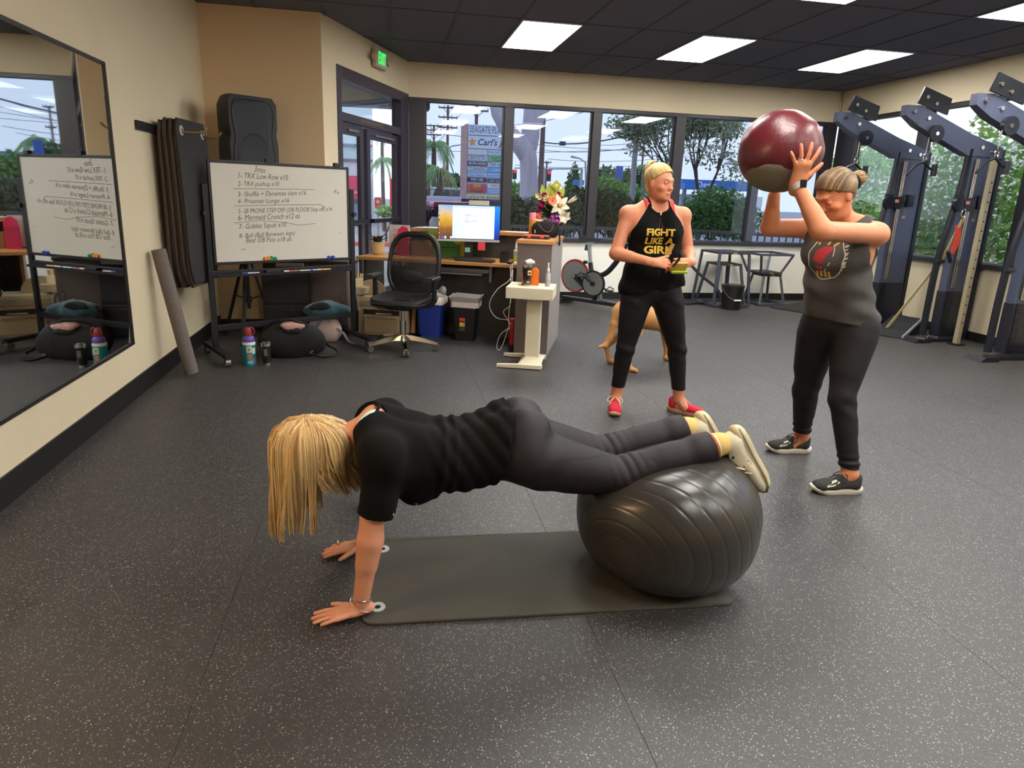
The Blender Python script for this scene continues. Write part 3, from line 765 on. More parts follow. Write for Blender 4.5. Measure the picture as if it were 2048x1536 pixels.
B().cyl(((0.838, 10.2, 0.983)[0], 10.2, -.03), ((0.838, 10.2, 0.983)[0], 10.2, .85), .04, n=8).build('stem', conc_pole, gl, world=True)
leaf_cloud('flowers', [((0.881, 10.15, 0.948), (.1, .1, .1))], 160, .04, M('yellow_flowers', (238, 206, 92), .6), gl, sd=71)

# ================================================================ LEFT CORNER
blk_metal = M('black_powder_coat', (34, 36, 42), 0.45, 0.3, var=0.12)
chrome = M('polished_chrome', (215, 212, 205), 0.12, 1.0, var=0.05)
steel = M('brushed_steel', (170, 170, 172), 0.3, 0.9, var=0.1)
blk_plastic = M('black_plastic', (26, 26, 29), 0.45, var=0.15, bump=0.15)
blk_cloth = M('black_nylon_cloth', (16, 16, 19), 0.8, var=0.2, bump=0.4, bscale=300)
wht_plastic = M('white_plastic', (232, 230, 224), 0.4)
wood = M('oak_laminate', (198, 142, 84), 0.4, var=0.12, scale=6, stretch=(1.2, 14, 14), coat=0.2)
grey_lam = M('grey_brown_laminate', (104, 94, 92), 0.5, var=0.08, scale=20)
dark_lam = M('charcoal_laminate', (58, 54, 54), 0.55, var=0.1)

# ---- whiteboard on a rolling stand
WP = Vector((-1.40, 5.6, 0)); WX = Vector((.868, .496, 0)).normalized(); WN = Vector((WX.y, -WX.x, 0)); WA = math.atan2(WX.y, WX.x)
def wb(s, z, off=0.0): return WP+WX*s+WN*off+Vector((0, 0, z))
wbd = thing('whiteboard_stand', 'rolling whiteboard covered in handwritten workout notes beside the hanging mats', 'whiteboard', WP+WX*.6, WA)
B().box((0, 0, 1.23), (1.205, 0.018, 0.81)).build('board_panel', M('whiteboard_enamel', (226, 222, 212), 0.22, var=0.02, scale=5, coat=0.3), wbd)
f = B()
for sx in (-1, 1): f.box((sx*.605, 0, 1.23), (.022, .030, .85), bev=.004)
for z in (.818, 1.642): f.box((0, 0, z), (1.23, .030, .024), bev=.004)
f.build('board_frame', M('black_board_frame', (34, 30, 36), .4, var=.1), wbd)
for sx in (-1, 1):
    B().box((sx*.645, .01, .77), (.045, .035, 1.38), bev=.006).build('post', blk_metal, wbd)
    ft = B().box((sx*.645, 0, .085), (.05, .62, .035), bev=.006)
    fo = ft.build('foot', blk_metal, wbd)
    for sy in (-1, 1):
        c_ = B().cyl((sx*.645-.02, sy*.28, .035), (sx*.645+.02, sy*.28, .035), .035, n=14); c_.cyl((sx*.645, sy*.28, .04), (sx*.645, sy*.28, .075), .01, n=8)
        c_.build('caster', M('grey_caster', (120, 118, 118), .35, .6), fo, smooth=True)
    B().cyl((sx*.66, -.03, 1.23), (sx*.66, .04, 1.23), .02, n=10).build('pivot_knob', blk_plastic, wbd)
B().box((0, .01, .735), (1.29, .04, .045), bev=.005).build('cross_rail', blk_metal, wbd)
B().box((0, -.035, .712), (1.22, .06, .008)).box((0, -.064, .720), (1.22, .004, .020)).build('marker_tray', blk_metal, wbd)
B().box((0, .01, .27), (1.29, .03, .05), bev=.005).build('lower_rail', blk_metal, wbd)
for s_ in (.5, -.12): B().box((s_, .0, 1.665), (.05, .04, .04), bev=.006).build('top_clip', blk_plastic, wbd)
ink = M('black_marker_ink', (70, 62, 52), .7, var=.2)
def note(txt, a, b, h, sh=0.25):
    p, q = Vector(a), Vector(b); d = q-p
    x = d.normalized(); y = Vector((0, 0, 1))-x*x.z; y.normalize()
    me_w = d.length
    lettering(txt, 1.0, ink, wbd, (p+q)/2+WN*.0098, x, y, name='handwriting', width=me_w, height=h, shear=sh, bold=-.006, ext=.0002)
note('3min', (-1.093, 5.775, 1.595), (-1.014, 5.821, 1.583), .05)
note('1- TRX Low Row x10', (-1.213, 5.707, 1.536), (-0.847, 5.916, 1.534), .046)
note('2- TRX pushup x10', (-1.217, 5.705, 1.468), (-0.914, 5.878, 1.48), .05)
note('3- Shuffle + Dynamax slam x16', (-1.221, 5.702, 1.383), (-0.706, 5.997, 1.412), .052)
note('4- Prisoner Lunge x16', (-1.224, 5.7, 1.326), (-0.843, 5.918, 1.343), .05)
note('5- SB PRONE STEP OFF (OR FLOOR Step off) x16', (-1.225, 5.7, 1.245), (-0.495, 6.117, 1.276), .05)
note('6- Mermaid Crunch x12 ea', (-1.228, 5.698, 1.191), (-0.765, 5.963, 1.211), .046)
note('7- Goblet Squat x10', (-1.229, 5.698, 1.117), (-0.875, 5.9, 1.137), .055)
note('8- Ball (Ball Between legs)', (-1.229, 5.698, 1.042), (-0.811, 5.937, 1.062), .05)
note('Bear DB Pass x18 alt', (-1.185, 5.723, 1.004), (-0.837, 5.922, 1.01), .042)
note('Ex', (-0.478, 6.127, 1.437), (-0.431, 6.154, 1.42), .03); note('..', (-1.216, 5.705, 0.95), (-1.188, 5.721, 0.949), .008); note('. :', (-1.1, 5.772, 0.951), (-1.056, 5.797, 0.932), .012); note('..', (-0.436, 6.151, 1.076), (-0.414, 6.163, 1.066), .006)
for pts in ([(-1.25, 5.686, 1.43), (-0.98, 5.84, 1.436), (-0.636, 6.037, 1.444)], [(-1.248, 5.687, 1.289), (-0.91, 5.88, 1.304), (-0.591, 6.062, 1.314), (-0.558, 6.081, 1.297)], [(-1.259, 5.681, 1.15), (-1.067, 5.79, 1.171), (-0.878, 5.898, 1.154), (-0.776, 5.956, 1.132), (-0.638, 6.036, 1.145)]):
    B().tube([Vector(p)+WN*.0098 for p in pts], .0016, n=4).build('ruled_line', ink, wbd, world=True)
mag_o = M('orange_magnet', (244, 148, 40), .4); mag_g = M('green_magnet', (36, 150, 104), .4); mag_b = M('blue_magnet', (52, 78, 188), .4)
for (p, m_, lab) in (((-1.049, 5.801, 0.846), mag_o, 'left orange round magnet at the bottom of the whiteboard'), ((-1.022, 5.816, 0.849), mag_o, 'right orange round magnet at the bottom of the whiteboard'), ((-1.001, 5.828, 0.852), mag_g, 'green round magnet touching the orange ones on the whiteboard'), ((-0.972, 5.844, 0.843), mag_g, 'lower green round magnet on the whiteboard'), ((-0.535, 6.094, 0.836), mag_b, 'left blue round magnet at the bottom of the whiteboard'), ((-0.501, 6.114, 0.837), mag_b, 'right blue round magnet at the bottom of the whiteboard')):
    p = Vector(p)+WN*.009
    o = thing('magnet', lab, 'magnet', p, 0, 'magnets on the whiteboard')
    B().cyl(p, p+WN*.012, .016, n=16).cyl(p+WN*.012, p+WN*.024, .012, .0135, n=16).build('magnet_body', m_, o, world=True, smooth=True)
for (s0, s1, c, capc, lab) in ((.20, .34, (225, 225, 235), (70, 66, 190), 'white marker with a blue cap alone on the left of the tray'), (.56, .68, (210, 70, 48), (232, 228, 224), 'red marker on the tray right of the black eraser'), (.66, .80, (226, 228, 220), (44, 140, 84), 'white marker with a green cap on the tray'), (.78, .90, (232, 232, 236), (62, 70, 190), 'white marker with a blue cap at the right of the tray'), (.88, 1.0, (236, 196, 88), (232, 140, 48), 'orange marker at the right end of the tray')):
    o = thing('marker', lab, 'marker', wb(s0, .727, .035), 0, 'markers on the whiteboard tray')
    n_ = 'marker_%d_%d_%d' % c
    B().cyl(wb(s0, .727, .03), wb(s1, .727, .036), .0085, n=10).build('barrel', M(n_, c, .4), o, world=True, smooth=True)
    B().cyl(wb(s0-.002, .727, .03), wb(s0+.045, .727, .032), .0105, n=10).build('cap', M('cap_%d_%d_%d' % capc, capc, .4), o, world=True, smooth=True)
er = thing('eraser', 'black felt eraser lying on the whiteboard tray', 'eraser', wb(.46, .716, .035), WA)
B().box((0, 0, .022), (.13, .045, .020), bev=.005).build('grip', blk_plastic, er); B().box((0, 0, .007), (.125, .042, .012)).build('felt', M('grey_felt', (70, 70, 72), .9), er)

# ---- loudspeaker on a tripod
st = thing('speaker_stand', 'black folding tripod stand under the loudspeaker behind the whiteboard', 'stand', (-1.32, 6.38, 0))
B().cyl((0, 0, .30), (0, 0, 1.52), .0175, n=12).build('pole', blk_metal, st, smooth=True)
B().cyl((0, 0, .78), (0, 0, .88), .032, n=12).cyl((0, 0, .36), (0, 0, .42), .028, n=12).build('collar', blk_plastic, st, smooth=True)
for k in range(3):
    a = 2*PI*k/3+.5; d = Vector((math.cos(a), math.sin(a), 0))*(.8 if k else .62)
    lg = B().bar(Vector((0, 0, .82))+d*.03, d*.40+Vector((0, 0, .012)), .03, .018, bev=.003).build('leg', blk_metal, st)
    B().box(d*.40+Vector((0, 0, .014)), (.04, .04, .028), bev=.008).build('rubber_foot', blk_plastic, lg)
    B().bar(Vector((0, 0, .39))+d*.02, d*.21+Vector((0, 0, .42)), .016, .01).build('brace', blk_metal, st)
sp = thing('loudspeaker', 'tall black moulded loudspeaker standing high above the whiteboard', 'loudspeaker', (-1.28, 6.44, 1.515), .62)
def sprof(w, d, z, cut=.0): return [(-w/2, -d/2+cut, z), (w/2, -d/2+cut, z), (w/2, 0, z), (w*.36, d/2, z), (-w*.36, d/2, z), (-w/2, 0, z)]
B().loft([sprof(.40, .36, 0), sprof(.44, .40, .03), sprof(.45, .40, .30), sprof(.42, .40, .40), sprof(.44, .40, .46), sprof(.44, .40, .66), sprof(.38, .36, .72)]).build('cabinet', M('speaker_plastic', (38, 39, 44), .6, bump=.4, bscale=250), sp, smooth=True, ang=25)
gp = []
for i in range(40):
    t_ = i/40*2*PI; x = .5*math.copysign(abs(math.cos(t_))**.35, math.cos(t_)); z = .5*math.copysign(abs(math.sin(t_))**.35, math.sin(t_))
    zz = .37+z*.62; wst = 1-.16*math.exp(-((zz-.40)/.07)**2)
    gp.append((x*.37*wst, -.205-.02*(1-(x*2)**2), zz))
B().prism(gp, (0, 1, 0), .02).build('grille', M('speaker_grille', (44, 46, 54), .5, .3, bump=.6, bscale=500), sp)
B().tube([(p[0]*1.04, p[1]-.0, .37+(p[2]-.37)*1.03) for p in gp], .006, n=6, closed=True).build('grille_trim', M('grille_trim', (66, 68, 74), .5), sp, smooth=True)
B().tube([(.13*math.cos(a), -.232, .20+.2*math.sin(a)) for a in np.linspace(.15*PI, .85*PI, 12)], .004, n=5).build('woofer_rim', M('grille_trim', (66, 68, 74), .5), sp)
for sx in (-1, 1): B().ball((sx*.205, -.13, .40), .07, 12, (.35, .5, 1.0)).build('grip_recess', M('grip_black', (14, 14, 16), .7), sp, smooth=True)
for x in (-.13, -.02, .12): B().box((x, .02, .725), (.05, .05, .02), bev=.005).build('foot_pad', blk_plastic, sp)

# ---- exercise mats hanging on wall pegs
rk = thing('mat_rack', 'dark steel wall rack with two pegs holding the hanging exercise mats', 'rack', (XL, 5.3, 1.86))
B().box((XL+.012, 5.50, 1.845), (.024, .98, .06), bev=.004).build('wall_rail', blk_metal, rk, world=True)
for yy in (5.38, 5.79):
    B().tube([(XL+.02, yy, 1.835), (XL+.34, yy, 1.835), (XL+.37, yy, 1.85), (XL+.39, yy, 1.875)], .009, n=10).build('peg', M('brassy_peg', (150, 128, 96), .35, .8), rk, world=True, smooth=True)
mat_m = M('dark_grey_foam', (44, 43, 43), .85, var=.12, scale=12, bump=.3, bscale=400)
mat_edge = M('brown_foam_edge', (78, 67, 60), .85)
ring_m = M('pale_grey_grommet', (196, 198, 196), .4)
for i in range(11):
    k = i/10
    bl = B(); rings = []
    for j in range(13):
        t_ = j/12; z = 1.915-1.26*t_-.02*math.sin(i*1.7)
        sway = .03*math.sin(PI*t_)*k*.5+.03*t_*t_*(k-.3)
        xn, xf = XL+.055+.0125*i+sway, XL+.06+.018*i+sway
        c_ = .05 if j == 0 else (.09 if j == 12 else (.02 if j == 11 else 0))
        y0_, y1_ = 5.29+.03*t_-.015*math.sin(i*2.1)+c_, 5.87+.03*t_-c_
        rings.append([(xn-.005, y0_, z), (xn+.005, y0_, z), (xf+.005, y1_, z), (xf-.005, y1_, z)])
    bl.loft(rings)
    lab = 'frontmost dark exercise mat of the stack hanging on the left wall' if i == 10 else 'dark exercise mat hanging %s in the stack on the wall pegs' % ('against the wall', 'second from the wall', 'third from the wall', 'fourth from the wall', 'fifth from the wall', 'in the middle', 'fifth from the front', 'fourth from the front', 'third from the front', 'second from the front')[i]
    o = thing('hanging_mat', lab, 'exercise mat', (XL+.1+.02*i, 5.56, 1.9), 0, 'exercise mats hanging on the wall')
    bl.build('foam_sheet', mat_m if i == 10 else mat_edge, o, world=True, smooth=True, ang=50)
    for yy in (5.38, 5.79):
        x = XL+.055+.0125*i+(yy-5.29)/.6*(.005+.0055*i)+.003
        B().tube([(x+.004, yy+.03*math.cos(a), 1.845+.03*math.sin(a)) for a in np.linspace(0, 2*PI, 17)[:-1]], .0095, n=6, closed=True).build('grommet', ring_m, o, world=True, smooth=True)
rm = thing('rolled_mat', 'grey rolled exercise mat leaning in the corner by the hanging mats', 'exercise mat', (-1.52, 4.95, 0))
bl = B(); p0, p1 = Vector((-1.50, 5.06, .03)), Vector((-1.645, 5.02, .98)); ax = (p1-p0).normalized(); u_ = ax.orthogonal().normalized(); v_ = ax.cross(u_)
sp_ = [((.010+.0014*i), i*.45) for i in range(30)]
rg = [[p+(u_*math.cos(a)+v_*math.sin(a))*r for (r, a) in sp_]+[p+(u_*math.cos(a)+v_*math.sin(a))*(r-.006) for (r, a) in sp_[::-1]] for p in (p0, p1)]
bl.loft(rg, cap=False)
bl.cyl(p0, p1, .050, n=20)
bl.build('roll', M('grey_felted_foam', (112, 104, 100), .9, var=.2, scale=60, bump=.5), rm, world=True, smooth=True)

# ---- black filing cabinet and side cabinet
fcab = thing('filing_cabinet', 'low black two-drawer filing cabinet behind the whiteboard stand', 'cabinet', (-.98, 6.64, 0), 0)
B().box((0, 0, .33), (.44, .42, .66), bev=.004).build('body', M('black_cabinet_steel', (27, 28, 33), .5, .1), fcab)
for z in (.175, .485): 
    d_ = B().box((0, -.216, z), (.42, .016, .285), bev=.005).build('drawer', M('black_drawer_steel', (33, 34, 40), .45, .1), fcab)
    B().box((0, -.23, z+.10), (.12, .014, .02), bev=.004).build('handle', blk_plastic, d_)
scab = thing('side_cabinet', 'grey-brown cabinet with a small chrome handle left of the desk', 'cabinet', (-.595, 6.54, 0), math.atan2(-.37, .93))
B().box((0, .12, .37), (.46, .24, .72), bev=.003).build('body', grey_lam, scab); B().box((0, .0, .06), (.44, .02, .08)).build('plinth', blk_plastic, scab)
d_ = B().box((0, -.01, .43), (.45, .018, .60), bev=.003).build('door', grey_lam, scab); B().tube([(.185, -.022, .34), (.185, -.045, .35), (.185, -.045, .43), (.185, -.022, .44)], .006, n=8).build('handle', chrome, d_, smooth=True)
B().box((0, .11, .745), (.48, .27, .025), bev=.003).build('top', dark_lam, scab)
pr_ = thing('desk_printer', 'small grey printer standing on top of the low cabinets behind the whiteboard', 'printer', (-.98, 6.62, .66))
B().box((0, 0, .07), (.42, .34, .13), bev=.02).build('body', blk_plastic, pr_); B().box((.05, -.18, .06), (.26, .05, .03), bev=.006).build('paper_tray', M('pale_grey_plastic', (176, 172, 168), .5), pr_); B().box((-.1, -.175, .10), (.14, .02, .03), bev=.004).build('control_panel', wht_plastic, pr_)

# ---- bags, bottle and tumbler on the floor
def sack(name, c, sx, sy, sz, mat, parent, seed=1, fold=.12, n=26, rot=0.0, flat=.35):
    bl = B(); rr = random.Random(seed); rings = []
    offs = [rr.uniform(0, 6) for _ in range(4)]
    for i in range(14):
        t_ = i/13; z = sz*t_
        w = (math.sin(PI*min(1, (t_*.82+.12)))**flat)
        if i == 13: w *= .25
        ring = []
        for j in range(n):
            a = 2*PI*j/n
            k = 1+fold*(math.sin(3*a+offs[0]+2*t_)*.5+math.sin(5*a+offs[1]-3*t_)*.35+math.sin(9*a+offs[2]+5*t_)*.2)
            e = .72
            ring.append((sx*w*k*math.copysign(abs(math.cos(a))**e, math.cos(a)), sy*w*k*math.copysign(abs(math.sin(a))**e, math.sin(a)), z*(1+.08*math.sin(2*a+offs[3])*t_)))
        rings.append(ring)
    bl.loft(rings)
    R_ = Matrix.Rotation(rot, 4, 'Z'); bl.bm.transform(Matrix.Translation(c) @ R_)
    return bl.build(name, mat, parent, smooth=True, ang=70)
df = thing('duffel_bag', 'black duffel bag with a long strap on the floor under the whiteboard', 'bag', (-.84, 5.70, 0), .05)
sack('bag_body', (0, 0, .0), .27, .15, .30, blk_cloth, df, 3, .16)
sack('top_pocket', (.02, -.03, .19), .16, .10, .10, blk_cloth, df, 5, .2)
B().tube([(-.22, -.05, .25), (-.12, -.1, .33), (.02, -.12, .345), (.13, -.11, .30), (.2, -.06, .22)], [.012, .014, .014, .014, .012], n=8).build('handle', blk_cloth, df, smooth=True)
def strap(pts, w, t_, mat, name, parent, world=False, nrm=(0, 0, 1)):
    bl = B(); rings = []; P = [Vector(p) for p in pts]
    for i, p in enumerate(P):
        d = (P[min(i+1, len(P)-1)]-P[max(i-1, 0)]).normalized(); s_ = d.cross(Vector(nrm)); s_ = s_.normalized() if s_.length > .01 else Vector((0, 1, 0)); u2 = s_.cross(d)
        rings.append([p+s_*w/2+u2*t_/2, p-s_*w/2+u2*t_/2, p-s_*w/2-u2*t_/2, p+s_*w/2-u2*t_/2])
    bl.loft(rings)
    return bl.build(name, mat, parent, smooth=True, world=world, ang=50)
def smooth_pts(pts, n=6):
    P = [Vector(p) for p in pts]; out = []
    for i in range(len(P)-1):
        a, b, c, d = P[max(i-1, 0)], P[i], P[i+1], P[min(i+2, len(P)-1)]
        for k in range(n):
            t_ = k/n
            out.append(.5*((2*b)+(c-a)*t_+(2*a-5*b+4*c-d)*t_*t_+(3*b-a-3*c+d)*t_**3))
    return out+[P[-1]]
strap(smooth_pts([(.16, -.05, .28), (.24, -.03, .20), (.30, -.02, .10), (.38, -.02, .05), (.40, -.05, .025), (.36, -.14, .018), (.26, -.17, .02), (.16, -.16, .05)]), .035, .004, M('black_webbing', (38, 38, 42), .8), 'strap', df, nrm=(.1, .6, .8))
B().bar((.17, -.165, .06), (.19, -.172, .075), .012).build('buckle', steel, df)
sc_ = M('pink_black_print', (206, 160, 160), .9, var=.9, scale=30)
sack('patterned_towel', (-.81, 5.62, .255), .10, .06, .07, M('pink_print_cloth', (214, 168, 160), .9, var=.55, scale=45), None, 8, .2)
o = bpy.data.objects['patterned_towel']; tag(o, 'crumpled pink and black patterned cloth on top of the duffel bag', 'cloth')
bt = thing('water_bottle', 'teal sticker-covered water bottle with purple cap and red lid', 'bottle', (-1.137, 5.393, 0))
teal = M('teal_enamel', (32, 142, 160), .35, .2); purp = M('purple_plastic', (92, 74, 170), .45); redp = M('dark_red_plastic', (150, 52, 58), .4)
B().lathe([(.050, 0), (.052, .01), (.052, .175), (.050, .19)], n=28).build('bottle_body', teal, bt, smooth=True)
B().lathe([(.0525, .175), (.053, .19), (.048, .20)], n=28).build('white_band', wht_plastic, bt, smooth=True)
B().lathe([(.048, .195), (.049, .225), (.040, .245), (.03, .25)], n=24).build('cap', purp, bt, smooth=True)
c_ = B().lathe([(.030, .245), (.033, .27), (.030, .30), (.022, .318)], n=20); c_.tube([(.02+.03*math.cos(a), -.005, .285+.035*math.sin(a)) for a in np.linspace(-1.3, 1.5, 10)], .006, n=6)
c_.build('lid', redp, bt, smooth=True)
def sticker(z0, z1, a0, a1, r, mat, parent, name='sticker'):
    bl = B(); k = 8
    rg = [[(r*math.cos(a0+(a1-a0)*i/k), r*math.sin(a0+(a1-a0)*i/k), z) for i in range(k+1)] for z in (z0, z1)]
    for i in range(k): bl.quad(rg[0][i], rg[0][i+1], rg[1][i+1], rg[1][i])
    return bl.build(name, mat, parent, smooth=True)
sticker(.115, .165, -1.75, -.95, .0528, M('white_sticker', (230, 232, 226), .5), bt); sticker(.125, .155, -1.6, -1.1, .0531, M('green_sticker', (150, 170, 90), .5, var=.4, scale=90), bt)
sticker(.06, .105, -1.7, -1.05, .0528, M('orange_sticker', (196, 120, 72), .5, var=.3, scale=60), bt); sticker(.02, .045, -1.7, -.9, .0528, M('pale_teal_sticker', (120, 190, 200), .5), bt); sticker(.10, .15, -.85, -.3, .0528, M('white_sticker', (230, 232, 226), .5), bt); sticker(.03, .06, -.8, -.4, .0528, M('red_sticker', (210, 80, 80), .5), bt)
tb = thing('tumbler', 'black insulated tumbler with steel rim beside the teal bottle', 'tumbler', (-1.0, 5.39, 0))
B().lathe([(.031, .018), (.034, .03), (.043, .165)], n=28).build('body', M('black_enamel', (22, 22, 25), .3, coat=.3), tb, smooth=True)
B().lathe([(.029, 0), (.031, .02)], n=28).build('steel_base', chrome, tb, smooth=True); B().lathe([(.043, .163), (.0445, .178), (.044, .188), (.040, .188), (.038, .17)], n=28).build('steel_rim', chrome, tb, smooth=True)
for k in range(5): sticker(.085+.012*k, .090+.012*k, -1.9, -1.2, .0385+.0007*k*1.3, M('pale_gold_print', (180, 168, 130), .5), tb, 'print_line')
bp_ = thing('backpack', 'pale pink and grey backpack on the floor by the side cabinet', 'bag', (-.60, 6.27, 0), -.2)
sack('bag_body', (0, 0, 0), .16, .10, .24, M('pale_pink_canvas', (214, 190, 184), .85, bump=.3), bp_, 11, .1)
strap(smooth_pts([(-.06, -.1, .02), (-.07, -.115, .1), (-.04, -.10, .18), (0, -.06, .235)]), .03, .004, M('grey_webbing', (112, 108, 112), .8), 'strap', bp_, nrm=(0, 1, .2))
strap(smooth_pts([(.12, -.06, .15), (.2, -.08, .1), (.26, -.12, .03), (.33, -.16, .012)]), .03, .004, M('grey_webbing', (112, 108, 112), .8), 'strap', bp_)
strap(smooth_pts([(-.12, -.06, .1), (-.2, -.1, .05), (-.19, -.15, .015), (-.1, -.14, .012)]), .03, .004, M('grey_webbing', (112, 108, 112), .8), 'strap', bp_)
jk = sack('jacket', (-.59, 6.30, .215), .20, .11, .17, M('teal_fleece', (36, 74, 84), .95, var=.2, sheen=.5), None, 14, .28, flat=.6)
tag(jk, 'dark teal fleece jacket heaped on the pink backpack', 'jacket')
sack('hood', (-.03, -.02, .10), .09, .06, .07, M('black_fleece', (20, 26, 30), .95), jk, 16, .3)
bpy.data.objects['hood'].location = (-.60, 6.26, .21)

# ---- mirror and the crate with bags at the far left
mi = thing('wall_mirror', 'large black-framed gym mirror on the left wall', 'mirror', (XL, 3.7, 0))
B().box((XL+.010, 3.59, 1.27), (.012, 1.90, 1.75)).build('mirror_glass', M('silvered_glass', (225, 228, 226), .02, 1.0, var=.0), mi, world=True)
f = B()
for yy in (2.64, 4.545): f.box((XL+.012, yy, 1.27), (.024, .02, 1.78))
for zz in (.39, 2.155): f.box((XL+.012, 3.59, zz), (.024, 1.92, .02))
f.build('mirror_frame', M('black_mirror_frame', (36, 34, 36), .4), mi, world=True)

# ================================================================ RECEPTION DESK
DKA = math.atan2(-.37, .93); DKO = Vector((1.284, 6.185, 0)); DKX = Vector((.93, -.37, 0)).normalized(); DKY = Vector((.37, .93, 0)).normalized()
def dk(x, y, z=0.0): return DKO+DKX*x+DKY*y+Vector((0, 0, z))
ZT = .78
desk = thing('reception_desk', 'long reception desk with oak worktop, raised ledge and charcoal panels', 'desk', DKO, DKA)
B().box((-.82, .30, ZT-.016), (1.80, .62, .032), bev=.004).build('worktop', wood, desk)
B().box((-.52, .16, .37), (1.20, .02, .74)).build('modesty_panel', dark_lam, desk)
B().box((-.60, .60, .52), (1.46, .03, 1.03)).build('back_panel', dark_lam, desk)
B().box((-.60, .66, 1.05), (1.44, .30, .034), bev=.004).build('ledge', wood, desk)
B().box((-1.34, .60, .52), (.03, .28, 1.03)).build('ledge_end', wood, desk)
B().box((-1.66, .33, .37), (.03, .50, .74)).build('end_panel', dark_lam, desk)
kt = B(); kt.box((-.60, .05, .655), (.46, .05, .018)).box((-.90, .05, .69), (.018, .05, .13)).box((-.28, .05, .67), (.018, .05, .17)); kt.box((-.60, .14, .69), (.60, .18, .04))
kt.build('keyboard_tray', M('grey_tray_metal', (120, 118, 118), .5, .3), desk)
tw = thing('reception_tower', 'tall grey-brown end unit of the reception counter with an oak top', 'counter', dk(.10, -.60), DKA)
B().box((.155, .425, .52), (.31, .85, 1.04), bev=.002).build('body', grey_lam, tw)
B().box((.155, .425, 1.055), (.33, .88, .032), bev=.004).build('top', wood, tw)
B().box((.311, .425, .53), (.004, .85, 1.0)).build('side_panel', M('light_grey_laminate', (150, 144, 142), .5), tw)
rbag = thing('red_case', 'red object hanging low beside the counter end unit', 'case', dk(.06, -.48, 0)); B().box((0, 0, .20), (.05, .10, .26), bev=.02).build('red_shell', M('bright_red_plastic', (206, 46, 58), .4), rbag)
B().box((0, 0, .045), (.05, .10, .09), bev=.01).build('base', blk_plastic, rbag)

# ---- monitor and keyboard
MO = Vector((.845, 6.62, ZT)); MA = -.12
mo = thing('monitor', 'computer monitor on the reception desk showing a document window', 'monitor', MO, MA)
B().box((0, .02, .375), (.645, .03, .375), bev=.006).build('housing', blk_plastic, mo)
B().box((0, .004, .200), (.645, .012, .022)).build('bezel', M('silver_bezel', (196, 198, 202), .4), mo)
def scr_mat():
    m = bpy.data.materials.new('desktop_wallpaper'); m.use_nodes = True; nt = m.node_tree; N = nt.nodes; L = nt.links; b = N['Principled BSDF']
    t_ = N.new('ShaderNodeTexCoord'); sp_ = N.new('ShaderNodeSeparateXYZ'); L.new(t_.outputs['Generated'], sp_.inputs[0])
    r1 = N.new('ShaderNodeValToRGB'); e = r1.color_ramp.elements; e[0].color = rgb(86, 60, 58); e[1].color = rgb(150, 190, 226)
    e.new(.3).color = rgb(150, 100, 50); e.new(.62).color = rgb(226, 176, 60); e.new(.78).color = rgb(220, 196, 170)
    nz = N.new('ShaderNodeTexNoise'); nz.inputs['Scale'].default_value = 6; L.new(t_.outputs['Generated'], nz.inputs['Vector'])
    ma = N.new('ShaderNodeMath'); ma.operation = 'MULTIPLY_ADD'; ma.inputs[1].default_value = .35; L.new(nz.outputs[0], ma.inputs[0])
    su = N.new('ShaderNodeMath'); su.operation = 'SUBTRACT'; su.inputs[1].default_value = .17; L.new(sp_.outputs['Z'], su.inputs[0]); L.new(su.outputs[0], ma.inputs[2]); L.new(ma.outputs[0], r1.inputs[0])
    r2 = N.new('ShaderNodeValToRGB'); e = r2.color_ramp.elements; e[0].color = rgb(40, 40, 120); e[1].color = rgb(30, 150, 236); e.new(.35).color = rgb(20, 90, 214); L.new(sp_.outputs['Z'], r2.inputs[0])
    st_ = N.new('ShaderNodeMath'); st_.operation = 'GREATER_THAN'; st_.inputs[1].default_value = .6; L.new(sp_.outputs['X'], st_.inputs[0])
    mx = N.new('ShaderNodeMix'); mx.data_type = 'RGBA'; L.new(st_.outputs[0], mx.inputs[0]); L.new(r1.outputs[0], mx.inputs[6]); L.new(r2.outputs[0], mx.inputs[7])
    b.inputs['Base Color'].default_value = (0, 0, 0, 1); b.inputs['Roughness'].default_value = .3
    L.new(mx.outputs[2], b.inputs['Emission Color']); b.inputs['Emission Strength'].default_value = 1.0
    return m
def emi(name, c, e=1.0): 
    m = M(name, c, .5, var=.02, emit=e*.72, spec=.1); return m
sc = B().box((0, .0025, .386), (.635, .004, .340)).build('screen', scr_mat(), mo)
B().box((.045, -.0005, .386), (.435, .002, .335)).build('document_window', emi('window_pale_blue', (206, 220, 240), .95), sc)
B().box((.045, -.0012, .542), (.435, .002, .022)).build('title_bar', emi('title_bar_blue', (182, 204, 236), .95), sc)
B().box((.03, -.0014, .37), (.17, .002, .30)).build('page', emi('page_grey', (214, 222, 232), .95), sc)
gtx = emi('page_text', (140, 150, 166), .9)
for i, (w_, z) in enumerate(((.03, .475), (.09, .462), (.13, .452), (.05, .434), (.03, .42), (.12, .405), (.13, .396), (.05, .388))):
    B().box((-.045+w_/2, -.0022, z), (w_, .001, .0035)).build('text_line', gtx, sc)
for i in range(7):
    B().box((-.308, -.001, .54-.045*i), (.014, .002, .014)).build('desktop_icon', emi('icon_%d' % i, ((200, 205, 210), (90, 190, 90), (70, 110, 190), (60, 60, 80), (190, 190, 190), (220, 70, 60), (120, 170, 110))[i], .9), sc)
for i, c_ in enumerate(((230, 70, 80), (50, 120, 190), (230, 235, 240), (225, 225, 230))):
    B().box((-.305+.03*i+(.03 if i == 3 else 0), -.001, .228), (.02, .002, .022)).build('desktop_icon', emi('dock_%d' % i, c_, .9), sc)
B().box((0, .05, .12), (.09, .03, .22), bev=.006).build('neck', blk_plastic, mo); B().box((0, .03, .012), (.30, .20, .018), bev=.006).build('base', blk_plastic, mo)
